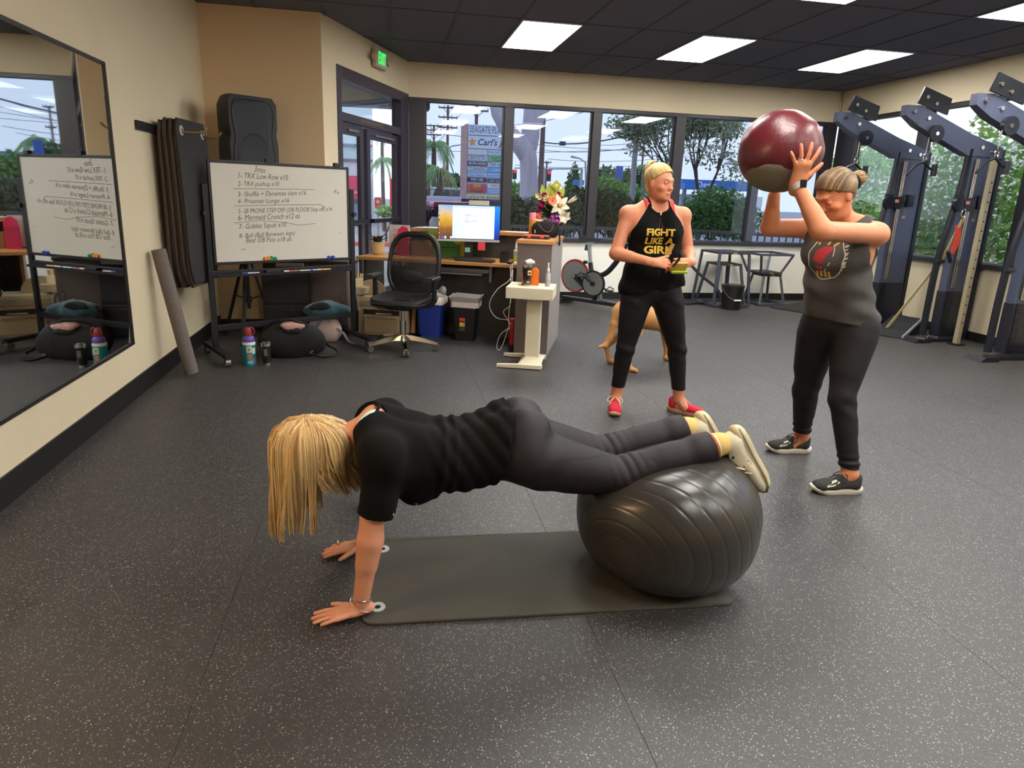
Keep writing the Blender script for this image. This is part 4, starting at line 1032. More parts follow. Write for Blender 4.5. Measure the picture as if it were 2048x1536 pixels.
def note_pad(lab, c, w_, h_, m_): 
    o = thing('sticky_note', lab, 'note', c, MA); B().box((0, 0, -h_/2), (w_, .0015, h_), Matrix.Rotation(.06, 3, 'X')).build('paper', m_, o); return o
mrot = rz(MA)
note_pad('coral red sticky note hanging under the monitor', MO+mrot @ Vector((.135, -.004, .188)), .076, .085, M('coral_note', (244, 84, 92), .7))
note_pad('small mint green sticky note on the monitor stand', MO+mrot @ Vector((-.01, .030, .125)), .055, .048, M('mint_note', (140, 212, 180), .7))
cb = thing('camera_card', 'blank cream card strip standing on top of the monitor', 'card', MO+mrot @ Vector((.10, .02, .5625)), MA); B().box((0, 0, .024), (.21, .004, .046)).build('card', M('cream_card', (214, 202, 178), .7), cb)
kb = thing('keyboard', 'black computer keyboard on the desk in front of the monitor', 'keyboard', dk(-.46, .10, ZT), DKA-.03)
B().box((0, 0, .011), (.40, .13, .018), bev=.005).build('case', M('dark_grey_plastic', (52, 50, 52), .5), kb)
keys = B()
for r_ in range(5):
    for c2 in range(19): keys.box((-.185+.0205*c2, -.047+.0235*r_, .022), (.017, .019, .006))
kk = keys.build('keys', M('key_grey', (40, 39, 41), .5), kb); kk['kind'] = 'stuff'
def desk_box(name, lab, cat, x, y, size, mat, rot=0.0, z=ZT, bev=.004, part='body'):
    o = thing(name, lab, cat, dk(x, y, z), DKA+rot); B().box((0, 0, size[2]/2), size, bev=bev).build(part, mat, o); return o
cu_ = thing('phone_holder', 'small black open cube holder right of the keyboard', 'holder', dk(-.17, .18, ZT), DKA)
f = B(); f.box((0, .03, .06), (.085, .012, .12), bev=.003).box((-.038, -.0, .05), (.010, .07, .10)).box((.038, 0, .05), (.010, .07, .10)).box((0, 0, .006), (.085, .08, .012)).box((0, -.03, .045), (.085, .01, .06), bev=.003)
f.build('body', blk_plastic, cu_)
pk = thing('puck', 'small round black tin on the front edge of the desk', 'tin', dk(-.085, .06, ZT)); B().lathe([(.034, 0), (.036, .006), (.036, .022), (.030, .026)], n=24).build('tin_body', blk_plastic, pk, smooth=True); B().lathe([(.030, .0255), (.028, .030), (.006, .030)], n=24).build('lid', M('grey_lid', (110, 108, 105), .3, .5), pk, smooth=True)
sb_ = thing('spray_bottle', 'clear spray bottle with yellow-green liquid on the desk', 'bottle', dk(-.055, .20, ZT))
B().lathe([(.026, 0), (.028, .008), (.028, .060)], n=20).build('liquid', M('yellow_green_liquid', (196, 206, 60), .2), sb_, smooth=True)
B().lathe([(.0275, .060), (.0275, .125), (.012, .142), (.012, .15)], n=20).build('bottle_body', M('milky_bottle', (214, 212, 190), .3), sb_, smooth=True); B().lathe([(.0135, .148), (.0135, .17), (.010, .175), (.008, .215), (.0, .217)], n=14).build('spray_cap', M('clear_cap', (226, 224, 216), .3), sb_, smooth=True)
sticker(.075, .115, -2.4, -.7, .0279, M('label_grey', (176, 172, 160), .5), sb_, 'label')
ad = desk_box('cable_box', 'dark grey adapter box behind the spray bottle', 'box', .03, .34, (.10, .07, .10), M('dark_grey_plastic', (52, 50, 52), .5))
pp = desk_box('paper_tray', 'white paper stack at the right end of the desk', 'papers', .00, .10, (.14, .12, .012), M('paper_white', (236, 234, 228), .8), bev=.001, part='papers')
fg = M('green_folder', (72, 160, 66), .6); fy = M('yellow_folder', (216, 190, 66), .6)
for i, (x, y, m_, lab, r_) in enumerate(((-.80, .46, fg, 'green file folder standing behind the chair back', .0), (-.93, .50, M('lime_folder', (160, 190, 90), .6), 'lime green folder standing farther left behind the chair', .05), (-.655, .44, fy, 'yellow file folder at the right end of the folder row', -.3))):
    o = thing('file_folder', lab, 'folder', dk(x, y, ZT), DKA+r_, 'folders on the desk'); B().box((0, .004, .145), (.34 if i < 2 else .12, .006, .29), Matrix.Rotation(-.08, 3, 'X')).build('cover', m_, o); B().box((.02, .012, .14), (.32 if i < 2 else .11, .004, .26), Matrix.Rotation(-.08, 3, 'X')).build('sheets', M('paper_white', (236, 234, 228), .8), o)
yn = thing('sticky_note', 'yellow sticky note on the green folder', 'note', dk(-.74, .428, ZT+.18), DKA); B().box((0, 0, 0), (.07, .002, .07), Matrix.Rotation(.3, 3, 'Y')).build('paper', M('yellow_note', (240, 224, 130), .7), yn)
wt = thing('mesh_tray', 'black wire mesh desk tray in front of the green folder', 'tray', dk(-.80, .30, ZT), DKA)
f = B(); f.tube([(-.1, 0, .005), (-.1, 0, .10), (-.085, 0, .115), (.085, 0, .115), (.1, 0, .10), (.1, 0, .005)], .004, n=6); f.tube([(-.1, -.12, .005), (.1, -.12, .005), (.1, 0, .005), (-.1, 0, .005)], .004, n=6, closed=True)
f.build('wire_frame', blk_plastic, wt)
f = B()
for k in range(11): f.box((-.1+.02*k, 0, .055), (.002, .002, .11))
for k in range(6): f.box((0, 0, .01+.02*k), (.2, .002, .002))
o = f.build('wire_mesh', blk_plastic, wt); o['kind'] = 'stuff'
bx_ = desk_box('shoe_box', 'brown cardboard box standing at the back of the desk', 'box', -1.14, .44, (.20, .16, .16), M('brown_card', (150, 108, 70), .8)); 
bx2 = desk_box('black_bag', 'small black pouch on top of the brown cardboard box', 'pouch', -1.14, .44, (.10, .08, .10), blk_cloth, z=ZT+.16, bev=.02)
mg = thing('magenta_folder', 'magenta folder with a curved top leaning on the white sign', 'folder', dk(-1.32, .30, ZT), DKA+.25)
B().prism([(-.06, 0, 0), (.07, 0, 0), (.07, 0, .25), (.05, 0, .30), (.0, 0, .315), (-.045, 0, .28), (-.06, 0, .2)], (0, 1, 0), .008).build('cover', M('magenta_card', (214, 36, 92), .5), mg); B().box((.005, -.004, .12), (.11, .003, .2)).build('label', M('magenta_dark', (180, 26, 76), .5), mg)
sgn_ = thing('sign_holder', 'white printed notice in an upright holder on the desk', 'sign', dk(-1.40, .42, ZT), DKA-.05)
B().box((0, 0, .165), (.24, .006, .31), Matrix.Rotation(-.06, 3, 'X')).build('notice', M('notice_white', (222, 218, 222), .6), sgn_); B().box((0, .02, .006), (.24, .09, .012), bev=.002).build('base', M('clear_plastic_grey', (120, 118, 124), .3), sgn_)
lettering('Bike Club', 1.0, M('notice_brown', (176, 140, 124), .6), sgn_, dk(-1.40, .402, ZT+.265), DKX, (0, 0, 1), width=.10, height=.022)
B().box((-.03, -.003, .16), (.08, .003, .12)).build('picture', M('notice_tan', (206, 182, 146), .6, var=.2, scale=60), sgn_)
pt = thing('potted_plant', 'dark leafy plant in a ribbed tan pot at the left end of the desk', 'plant', dk(-1.60, .30, ZT))
pr2 = [(.055, 0), (.062, .01), (.070, .05), (.073, .13), (.068, .135), (.060, .12)]
B().lathe(pr2, n=36).build('pot', M('tan_ribbed_clay', (206, 180, 134), .7, bump=.6, bscale=60), pt, smooth=True)
rib = B()
for k in range(36):
    a = 2*PI*k/36; rib.bar((.064*math.cos(a), .064*math.sin(a), .012), (.0735*math.cos(a), .0735*math.sin(a), .125), .004)
o = rib.build('ribs', MATS['tan_ribbed_clay'], pt); o['kind'] = 'stuff'
B().lathe([(.0, .118), (.064, .118), (.064, .112)], n=20).build('soil', M('dark_soil', (44, 36, 32), .9), pt)
def leaf(p, d, up, L_, w_, mat, parent, name='leaf', curl=.3, n=6, world=False):
    d = Vector(d).normalized(); s_ = d.cross(Vector(up)); s_ = s_.normalized() if s_.length > .05 else d.orthogonal().normalized(); u2 = s_.cross(d); bl = B(); rg = []
    p = Vector(p)
    for i in range(n+1):
        t_ = i/n; c = p+d*L_*t_+u2*(-curl*L_*t_*t_); ww = w_*math.sin(PI*min(.985, .06+.94*t_)**.8)
        rg.append([c-s_*ww+u2*ww*.25, c+u2*.0, c+s_*ww+u2*ww*.25])
    for a, b in zip(rg, rg[1:]):
        bl.quad(a[0], a[1], b[1], b[0]); bl.quad(a[1], a[2], b[2], b[1])
    bmesh.ops.remove_doubles(bl.bm, verts=bl.bm.verts, dist=1e-5)
    return bl.build(name, mat, parent, smooth=True, world=world)
pl_m = M('purple_green_leaf', (66, 62, 56), .45, var=.35, scale=30); rr = random.Random(4)
for k in range(13):
    a = k*2.4; d = Vector((math.cos(a), math.sin(a), rr.uniform(.8, 2.4))); leaf((.02*math.cos(a), .02*math.sin(a), .12), d, (0, 0, 1), rr.uniform(.10, .17), rr.uniform(.018, .03), pl_m, pt, curl=rr.uniform(.1, .6))
for p in ((-.06, 0, .32), (-.03, .02, .28)): B().tube([(0, 0, .12), (p[0]*.5, 0, .22), p], .002, n=5).build('stem', M('pale_stem', (190, 180, 170), .6), pt)
pa = thing('papers', 'loose white papers on the left end of the raised ledge', 'papers', dk(-1.14, .64, 1.0675), DKA)
for i, r_ in enumerate((0, .15, -.1)): B().box((.03*i, .0, .002+.003*i), (.30, .21, .002), r_).build('sheet', M('paper_white', (236, 234, 228), .8), pa)
p2 = thing('papers', 'thin flyer lying on the raised ledge right of the monitor', 'papers', dk(-.13, .62, 1.0675), DKA); B().box((0, 0, .002), (.26, .14, .003)).build('sheet', M('paper_pale', (226, 214, 214), .8), p2)
bb = thing('card_reader', 'small black box standing on the ledge behind the tablet', 'box', dk(.06, .66, 1.067), DKA); B().box((0, 0, .035), (.10, .03, .07), bev=.004).build('body', blk_plastic, bb); B().box((0, -.016, .035), (.08, .002, .05)).build('face', M('black_face', (16, 16, 18), .2), bb)

# ---- on top of the end unit
TZ = 1.071
tc_ = thing('tablet_case', 'black and red rugged tablet case lying on the counter end unit', 'case', dk(.23, -.34, TZ), DKA+.02)
B().box((0, 0, .013), (.24, .16, .024), bev=.008).build('case', M('black_rubber', (30, 28, 30), .6), tc_); B().box((-.01, .02, .027), (.23, .13, .006), bev=.002).build('red_trim', M('coral_rubber', (222, 74, 70), .5), tc_)
for x in (-.06, .06): B().box((x, -.078, .02), (.03, .012, .022), bev=.003).build('corner_clip', M('coral_rubber', (222, 74, 70), .5), tc_)
hb = thing('handbag', 'small black open-topped bag on the counter end unit', 'bag', dk(.27, -.08, TZ), DKA)
sack('bag_body', (0, 0, 0), .135, .085, .155, blk_cloth, hb, 31, .07, flat=.3)
B().box((-.02, -.01, .150), (.17, .05, .016), Matrix.Rotation(.12, 3, 'Y'), .006).build('lining', M('cream_lining', (226, 204, 160), .7), hb)
strap(smooth_pts([(.09, -.06, .14), (.135, -.06, .10), (.15, -.085, .02), (.152, -.095, -.05), (.158, -.085, -.06), (.155, -.07, .02), (.13, -.03, .12)]), .010, .004, blk_cloth, 'strap', hb, nrm=(0, 1, 0))
B().tube(smooth_pts([(-.06, -.075, .13), (0, -.095, .07), (.06, -.09, .06), (.09, -.06, .13)]), .003, n=5).build('drawstring', M('grey_webbing', (112, 108, 112), .8), hb)
B().box((-.085, -.082, .055), (.006, .003, .03)).build('white_tag', wht_plastic, hb)
ob = thing('sports_bottle', 'yellow-orange bottle with a pink cap behind the black bag', 'bottle', dk(.13, .03, TZ))
B().lathe([(.030, 0), (.036, .01), (.036, .155)], n=24).build('bottle_body', M('amber_bottle', (250, 166, 24), .35), ob, smooth=True); B().lathe([(.036, .155), (.036, .215), (.030, .225), (.0, .226)], n=24).build('cap', M('pink_cap', (240, 140, 150), .4), ob, smooth=True)

# flower arrangement: one thing; petals and leaves are its parts
fl = thing('flower_arrangement', 'large bouquet of lilies, roses and gerberas in a pink vase on the counter', 'flowers', dk(.27, .16, TZ))
B().lathe([(.050, 0), (.052, .01), (.054, .17), (.049, .17), (.047, .05)], n=26).build('vase', M('pink_ribbed_vase', (214, 150, 122), .4), fl, smooth=True)
rib = B()
for k in range(26):
    a = 2*PI*k/26; rib.bar((.0525*math.cos(a), .0525*math.sin(a), .01), (.0545*math.cos(a), .0545*math.sin(a), .168), .005)
o = rib.build('vase_ribs', M('pink_vase_rib', (190, 120, 96), .4), fl); o['kind'] = 'stuff'
FX = (rt*1).normalized(); FY = Vector((FX.y, -FX.x, 0)).normalized()     # bouquet faces the room
FX = Vector((FX.x, FX.y, 0)).normalized()
def fp(x, z, d=0.0): return FX*x+FY*d+Vector((0, 0, z))
lm = [M('bouquet_green', (62, 104, 48), .5, var=.25), M('bouquet_dark', (40, 66, 40), .5, var=.25), M('bouquet_lime', (166, 184, 70), .5, var=.2), M('eucalyptus', (112, 140, 112), .6, var=.2)]
rr = random.Random(12)
for k in range(44):
    a = rr.uniform(-1.5, 1.5); z0 = rr.uniform(.16, .30); d = FX*math.sin(a)*1.0+Vector((0, 0, math.cos(a)*rr.uniform(-.1, 1)))+FY*rr.uniform(-.3, .8)
    leaf(fp(rr.uniform(-.05, .05), z0, rr.uniform(0, .05)), d, (0, 0, 1), rr.uniform(.10, .19), rr.uniform(.014, .032), lm[rr.choice((0, 0, 1, 1, 3))], fl, curl=rr.uniform(-.1, .5))
for (x, z, ax_, L_) in ((-.02, .36, .02, .16), (.03, .38, .1, .15), (-.06, .37, -.2, .13), (.09, .36, .35, .14), (.0, .34, .0, .18), (.05, .33, .2, .16)):
    leaf(fp(x, z, .02), FX*ax_+Vector((0, 0, 1))+FY*.1, FY, L_, .03, lm[2], fl, curl=.1)
B().box(fp(.055, .49, .05), (.075, .004, .075), Matrix.Rotation(math.atan2(FX.y, FX.x), 3, 'Z') @ Matrix.Rotation(.75, 3, 'Y')).build('gift_tag', M('lime_gold_tag', (170, 168, 60), .4), fl)
B().box(fp(.055, .49, .055), (.03, .004, .03), Matrix.Rotation(math.atan2(FX.y, FX.x), 3, 'Z') @ Matrix.Rotation(.3, 3, 'Y')).build('tag_print', M('lime_pale', (210, 206, 130), .4), fl)
def bloom(c, nrm, n, L_, w_, mat, name, curl=.2, open_=.6, core=None, rows=1, stag=.0):
    nrm = Vector(nrm).normalized(); u1 = nrm.orthogonal().normalized(); v1 = nrm.cross(u1)
    bl = B()
    for r_ in range(rows):
        op = open_*(1-r_*.25); LL = L_*(1-r_*.15)
        for k in range(n):
            a = 2*PI*k/n+r_*.5+stag; rad = u1*math.cos(a)+v1*math.sin(a); d = (rad*op+nrm*(1-op)).normalized(); s_ = nrm.cross(rad).normalized(); u2 = s_.cross(d); rg = []
            for i in range(6):
                t_ = i/5; cc = Vector(c)+d*LL*t_-nrm*curl*LL*t_*t_; ww = w_*math.sin(PI*(.08+.90*t_**.8)); rg.append([cc-s_*ww-nrm*(-.2)*ww, cc, cc+s_*ww-nrm*(-.2)*ww])
            for a_, b_2 in zip(rg, rg[1:]): bl.quad(a_[0], a_[1], b_2[1], b_2[0]); bl.quad(a_[1], a_[2], b_2[2], b_2[1])
    o = bl.build(name, mat, fl, smooth=True)
    if core: B().ball(Vector(c)+nrm*L_*.08, L_*.22, 10).build('flower_core', core, o)
    return o
lily = M('white_lily_petal', (240, 232, 206), .5, var=.06); rose = M('magenta_petal', (196, 24, 96), .5, var=.2); dk_p = M('mauve_petal', (150, 44, 110), .5, var=.3); ger = M('coral_petal', (250, 140, 104), .5, var=.1); pale = M('pale_yellow_petal', (238, 220, 168), .5); red_p = M('red_petal', (206, 60, 56), .5); vio = M('violet_petal', (160, 52, 150), .5, var=.25)
bloom(fp(.085, .305, .14), FY+FX*.1, 6, .115, .030, lily, 'lily', .35, .75, M('lily_core', (206, 178, 110), .6))
bloom(fp(.135, .20, .12), FY+FX*.4-Vector((0, 0, .4)), 6, .085, .028, lily, 'lily', .3, .6)
bloom(fp(.17, .33, .06), FX+Vector((0, 0, .6))+FY*.2, 5, .11, .018, lily, 'lily_bud', .0, .18)
bloom(fp(.018, .345, .15), FY, 16, .055, .010, ger, 'gerbera', .1, .95, M('gerbera_core', (246, 106, 72), .6), 2)
bloom(fp(-.115, .155, .13), FY-FX*.5, 14, .05, .010, ger, 'gerbera', .2, .9, M('gerbera_core2', (176, 60, 50), .6), 1)
bloom(fp(-.105, .20, .12), FY+Vector((0, 0, .6)), 8, .034, .012, red_p, 'alstroemeria', .2, .6)
bloom(fp(-.075, .31, .13), FY-FX*.2, 7, .046, .026, rose, 'rose', -.2, .45, None, 3)
bloom(fp(-.06, .39, .08), FY-FX*.2, 9, .042, .018, dk_p, 'carnation', .1, .6, None, 3)
bloom(fp(-.10, .265, .12), FY-FX*.6, 9, .040, .018, dk_p, 'carnation', .1, .6, None, 3)
bloom(fp(.075, .41, .06), FY+FX*.2, 8, .032, .016, rose, 'carnation', .1, .5, None, 3); bloom(fp(.10, .375, .08), FY+FX*.3, 8, .028, .014, red_p, 'carnation', .1, .5, None, 2); bloom(fp(.04, .36, .10), FY, 8, .03, .014, rose, 'carnation', .1, .5, None, 2)
for (x, z) in ((-.03, .37), (-.045, .35), (-.01, .385), (-.10, .36), (-.12, .375)): bloom(fp(x, z, .11), FY-FX*.2+Vector((0, 0, .3)), 5, .06, .012, pale, 'freesia', .1, .35)
rr = random.Random(5)
for k in range(16): bloom(fp(.045+rr.uniform(-.045, .055), .175+rr.uniform(-.035, .045), .12+rr.uniform(0, .03)), FY+FX*rr.uniform(-.5, .5)+Vector((0, 0, rr.uniform(-.3, .5))), 5, .019, .008, vio, 'stock_floret', .1, .7)
B().ball(fp(-.175, .21, .08), .014, 10).build('berry', M('pink_berry', (190, 70, 110), .5), fl)
B().tube([fp(-.02, .2, .03), fp(-.1, .215, .06), fp(-.175, .21, .08)], .0025, n=5).build('stem', lm[0], fl)
for k in range(12):
    t_ = k/11; c_ = fp(-.06-.12*t_, .34+.10*t_-.02*t_*t_, .05)
    leaf(c_, FX*(-.3 if k % 2 else .1)+Vector((0, 0, 1 if k % 2 else -.8))+FY*.3, FY, .03, .009, lm[3], fl)
B().tube([fp(0, .2, .02), fp(-.06, .34, .05), fp(-.18, .42, .05)], .002, n=5).build('stem', lm[0], fl)
for k, (x, z, L_) in enumerate(((-.10, .12, .07), (.075, .13, .09), (.06, .10, .08), (-.06, .13, .06))): leaf(fp(x*.6, z+.05, .1), FX*(1 if x > 0 else -1)*.5-Vector((0, 0, 1))+FY*.3, FY, L_, .022, lm[3], fl)

# ---- white motorised stand desk in front
sd_ = thing('standing_desk_leg', 'cream motor column with a box top and splayed feet beside the counter', 'stand', (1.245, 5.31, 0), DKA+.04)
cream = M('cream_powder_coat', (238, 228, 200), .45, var=.04)
B().box((-.005, -.02, .655), (.40, .36, .095), bev=.004).build('box_top', cream, sd_); B().box((.02, 0, .32), (.125, .075, .60), bev=.006).build('column', cream, sd_)
B().box((.084, 0, .32), (.004, .07, .58)).build('column_side', M('white_column_side', (244, 242, 236), .4), sd_)
for sy in (-1, 1):
    B().loft([[(-.26, sy*.20-.022, .006), (-.26, sy*.20+.022, .006), (-.26, sy*.20+.022, .030), (-.26, sy*.20-.022, .030)], [(-.05, sy*.19-.026, .008), (-.05, sy*.19+.026, .008), (-.05, sy*.19+.026, .040), (-.05, sy*.19-.026, .040)], [(.13, sy*.18-.03, .008), (.13, sy*.18+.03, .008), (.13, sy*.18+.03, .040), (.13, sy*.18-.03, .040)]]).build('foot', cream, sd_)
    for x in (-.24, .10): B().cyl((x, sy*.19, 0), (x, sy*.19, .01), .018, n=10).build('glide', blk_plastic, sd_)
B().loft([[(-.08, -.17, .036), (.12, -.17, .036), (.12, .17, .036), (-.08, .17, .036)], [(-.03, -.05, .075), (.085, -.05, .075), (.085, .05, .075), (-.03, .05, .075)]]).build('foot_plate', cream, sd_)
B().cyl((-.04, -.19, .6), (-.04, -.19, .61), .01, n=8).build('screw', steel, sd_)
SZ = .7035
def sdp(x, y): return Vector((1.245, 5.31, SZ))+rz(DKA+.04) @ Vector((x, y, 0))
t2 = thing('tumbler', 'black insulated tumbler with a paper label on the cream stand', 'tumbler', sdp(-.045, -.06))
B().lathe([(.030, .012), (.033, .03), (.042, .155)], n=28).build('body', MATS['black_enamel'], t2, smooth=True); B().lathe([(.029, 0), (.031, .014)], n=28).build('steel_base', chrome, t2, smooth=True)
B().lathe([(.042, .153), (.0435, .168), (.042, .180), (.036, .180)], n=28).build('steel_rim', chrome, t2, smooth=True); sticker(.095, .135, -1.7, -.75, .0405, M('tan_label', (236, 190, 120), .6), t2, 'label'); sticker(.105, .120, -1.55, -.95, .0409, M('black_label_print', (50, 40, 36), .6), t2, 'label_print'); sticker(.025, .045, -1.9, -1.1, .0350, M('steel_logo', (150, 150, 148), .4), t2, 'badge')
o = thing('tissue', 'crumpled white tissue on top of the labelled black tumbler', 'tissue', sdp(-.03, -.05)+Vector((0, 0, .18))); sack('paper', (0, 0, -.002), .042, .034, .048, M('tissue_white', (236, 232, 226), .8), o, 41, .3, flat=.6)
og = thing('orange_case', 'bright orange pouch standing behind the tumbler on the stand', 'case', sdp(-.02, .0), DKA); B().loft([[(-.075, -.02, 0), (.065, -.02, 0), (.065, .02, 0), (-.075, .02, 0)], [(-.075, -.016, .10), (.065, -.016, .13), (.065, .016, .13), (-.075, .016, .10)], [(-.06, -.008, .115), (.04, -.008, .155), (.04, .008, .155), (-.06, .008, .115)]]).build('shell', M('bright_orange', (248, 124, 34), .5), og, smooth=True); B().box((.067, 0, .06), (.003, .036, .12)).build('side', M('deep_orange', (226, 96, 20), .5), og)
cs = thing('pump_bottle', 'clear pump spray bottle on the right of the cream stand', 'bottle', sdp(.13, -.02))
B().lathe([(.021, 0), (.0225, .006), (.0225, .10), (.013, .122), (.011, .13)], n=20).build('bottle_body', M('clear_bottle', (176, 178, 188), .08, var=.04), cs, smooth=True); B().lathe([(.013, .128), (.013, .15), (.007, .155), (.006, .185), (.009, .187), (.008, .20), (0, .201)], n=14).build('pump', M('frosted_pump', (230, 230, 232), .3), cs, smooth=True); sticker(.055, .115, -2.3, -.9, .0228, M('pale_label', (206, 206, 212), .5), cs, 'label')
cb_ = thing('white_cables', 'bundle of thin white cables hanging beside the counter end unit', 'cable', dk(.03, -.60, .4)); wc = M('white_cable', (232, 230, 228), .5)
for pts in ([(.06, -.62, .86), (.05, -.63, .72), (-.06, -.66, .62), (-.13, -.66, .48), (-.07, -.64, .36), (.05, -.62, .34)], [(.07, -.62, .80), (.06, -.63, .55), (.05, -.64, .38), (.06, -.63, .25)], [(.06, -.63, .27), (-.02, -.65, .20), (-.05, -.65, .08), (-.01, -.64, .07), (.05, -.63, .27)], [(.06, -.63, .47), (-.0, -.64, .42), (.03, -.64, .36), (.07, -.62, .30)], [(.02, -.50, .82), (.05, -.60, .70), (.06, -.62, .5)]):
    B().tube(smooth_pts([dk(*p) for p in pts]), .0032, n=6).build('cable', wc, cb_, world=True, smooth=True)

# ---- bins
def bin_(name, lab, c, rot, w0, d0, w1, d1, h, mat):
    o = thing(name, lab, 'bin', c, rot, 'waste bins under the desk')
    def rr_(w, d, z, r=.03, k=5):
        out = []
        for (sx, sy, a0) in ((1, -1, -PI/2), (1, 1, 0), (-1, 1, PI/2), (-1, -1, PI)):
            for i in range(k): a = a0+PI/2*i/(k-1); out.append((sx*(w/2-r)+r*math.cos(a), sy*(d/2-r)+r*math.sin(a), z))
        return out
    B().loft([rr_(w0, d0, 0), rr_(w1, d1, h), rr_(w1+.012, d1+.012, h), rr_(w1+.012, d1+.012, h+.012), rr_(w1-.012, d1-.012, h+.012), rr_(w0-.02, d0-.02, .03)]).build('bin_body', mat, o, smooth=True, ang=30)
    return o, rr_
b1, rr1 = bin_('recycling_bin', 'blue recycling bin with a bag liner under the desk', dk(-.88, -.03), DKA, .22, .20, .27, .24, .385, M('blue_bin_plastic', (40, 62, 156), .45))
liner = M('translucent_liner', (176, 172, 166), .45, var=.15, scale=12); liner_w = M('white_liner', (226, 214, 206), .5)
rr = random.Random(3)
def liner_mesh(bld, rf, w, d, h, up, seed):
    r_ = random.Random(seed); wob = [r_.uniform(0, 6) for _ in range(4)]
    def ring(w_, d_, z, amp): 
        return [(x*(1+amp*.5*math.sin(7*i+wob[0])), y*(1+amp*.5*math.sin(5*i+wob[1])), zz+amp*.12*math.sin(4.1*i+wob[2])) for i, (x, y, zz) in enumerate(rf(w_, d_, z))]
    return ring
rg = liner_mesh(None, rr1, 0, 0, 0, 0, 2)
B().loft([rg(.288, .258, .345, .03), rg(.290, .260, .402, .02), rg(.24, .21, .42, .05), rg(.20, .17, .36, .05)], cap=False).build('liner', liner_w, b1, smooth=True, ang=80)
sack('bag_bulge', (0, .02, .37), .12, .10, .10, liner, b1, 51, .25); sack('bag_knot', (.11, .02, .43), .035, .035, .09, liner, b1, 53, .3)
b2, rr2 = bin_('waste_bin', 'black waste bin with a clear liner and a price label', dk(-.50, -.07), DKA+.1, .21, .19, .27, .24, .385, M('black_bin_plastic', (24, 24, 27), .4))
rg = liner_mesh(None, rr2, 0, 0, 0, 0, 5)
B().loft([rg(.286, .256, .345, .03), rg(.290, .260, .400, .02)], cap=False).build('liner_cuff', liner_w, b2, smooth=True, ang=80)
B().loft([rg(.288, .258, .400, .02), rg(.32, .29, .45, .06), rg(.30, .27, .445, .05), rg(.25, .22, .34, .05), rg(.2, .17, .15, .05)], cap=False).build('liner', liner, b2, smooth=True, ang=80)
lb = B(); lb.box((-.02, -.1085, .17), (.058, .003, .13), Matrix.Rotation(-.065, 3, 'X')).build('label', M('label_dark', (60, 56, 54), .5), b2)
for (z, h_, m_) in ((.222, .03, M('label_red', (222, 62, 52), .5)), (.172, .038, M('label_yellow', (226, 206, 50), .5)), (.118, .02, M('label_white', (220, 218, 212), .5))):
    B().box((-.02, -.1105-(z-.17)*.065, z), (.054, .003, h_), Matrix.Rotation(-.065, 3, 'X')).build('label_block', m_, b2)
lettering('10', .03, M('label_black', (40, 36, 34), .5), b2, (-.008, -.1135, .172), (1, 0, 0), (0, .065, 1), world=False)
pk2 = thing('wood_plank', 'narrow tan wooden board leaning beside the blue bin', 'board', dk(-1.06, -.07), DKA); B().loft([[(-.025, -.01, 0), (.01, -.01, 0), (.01, .01, 0), (-.025, .01, 0)], [(-.045, .09, .55), (.012, .09, .55), (.012, .11, .55), (-.045, .11, .55)]]).build('board', M('tan_plank', (200, 146, 92), .6, var=.15, stretch=(10, 10, 1)), pk2)

# ---- beige printer cart behind the chair
pc_ = thing('office_copier', 'beige desktop copier on the floor under the desk behind the chair', 'copier', dk(-1.36, -.08), DKA+.05)
beige = M('beige_plastic', (206, 190, 160), .5, var=.05); beige_d = M('dark_beige_plastic', (176, 160, 134), .5)  # second, darker beige for the drawer pull, covers and bracket
B().box((0, 0, .20), (.50, .30, .40), bev=.012).build('case', beige, pc_); d_ = B().box((0, -.156, .12), (.37, .02, .17), bev=.006).build('paper_drawer', beige, pc_); B().box((0, -.168, .19), (.30, .012, .018), bev=.003).build('pull', beige_d, d_)
B().box((0, -.153, .245), (.38, .012, .05), bev=.003).build('output_slot', M('slot_dark', (50, 44, 40), .7), pc_); B().box((.03, -.165, .235), (.16, .05, .004), .2).build('paper', M('paper_white', (236, 234, 228), .8), pc_)
B().box((0, -.155, .335), (.46, .012, .06), bev=.004).build('front_cover', beige_d, pc_)
B().loft([[(-.30, -.16, .42), (-.18, -.16, .42), (-.18, .1, .42), (-.30, .1, .42)], [(-.36, -.16, .49), (-.16, -.16, .49), (-.16, .1, .49), (-.36, .1, .49)]]).build('side_shelf', beige, pc_)
B().tube([(-.28, -.13, .43), (-.25, -.14, .36), (-.24, -.14, .25)], .02, n=8).build('shelf_bracket', beige_d, pc_)
B().prism([(-.15+.16*math.cos(a), -.02, .40+.16*math.sin(a)) for a in np.linspace(0, PI, 14)], (0, 1, 0), .02).build('rear_cover', beige_d, pc_)
o = thing('marker_cup', 'small cream cup of highlighters on the beige shelf', 'cup', dk(-1.62, -.17, .491)); B().box((0, 0, .04), (.085, .06, .08), bev=.006).build('cup', M('cream_cup', (236, 222, 186), .5), o)
for (x, c_) in ((-.02, (236, 178, 60)), (.01, (240, 214, 110)), (.028, (226, 170, 150))): B().cyl((x, 0, .03), (x+.01, .0, .13), .009, n=8).build('highlighter', M('hl_%d' % c_[1], c_, .5), o)

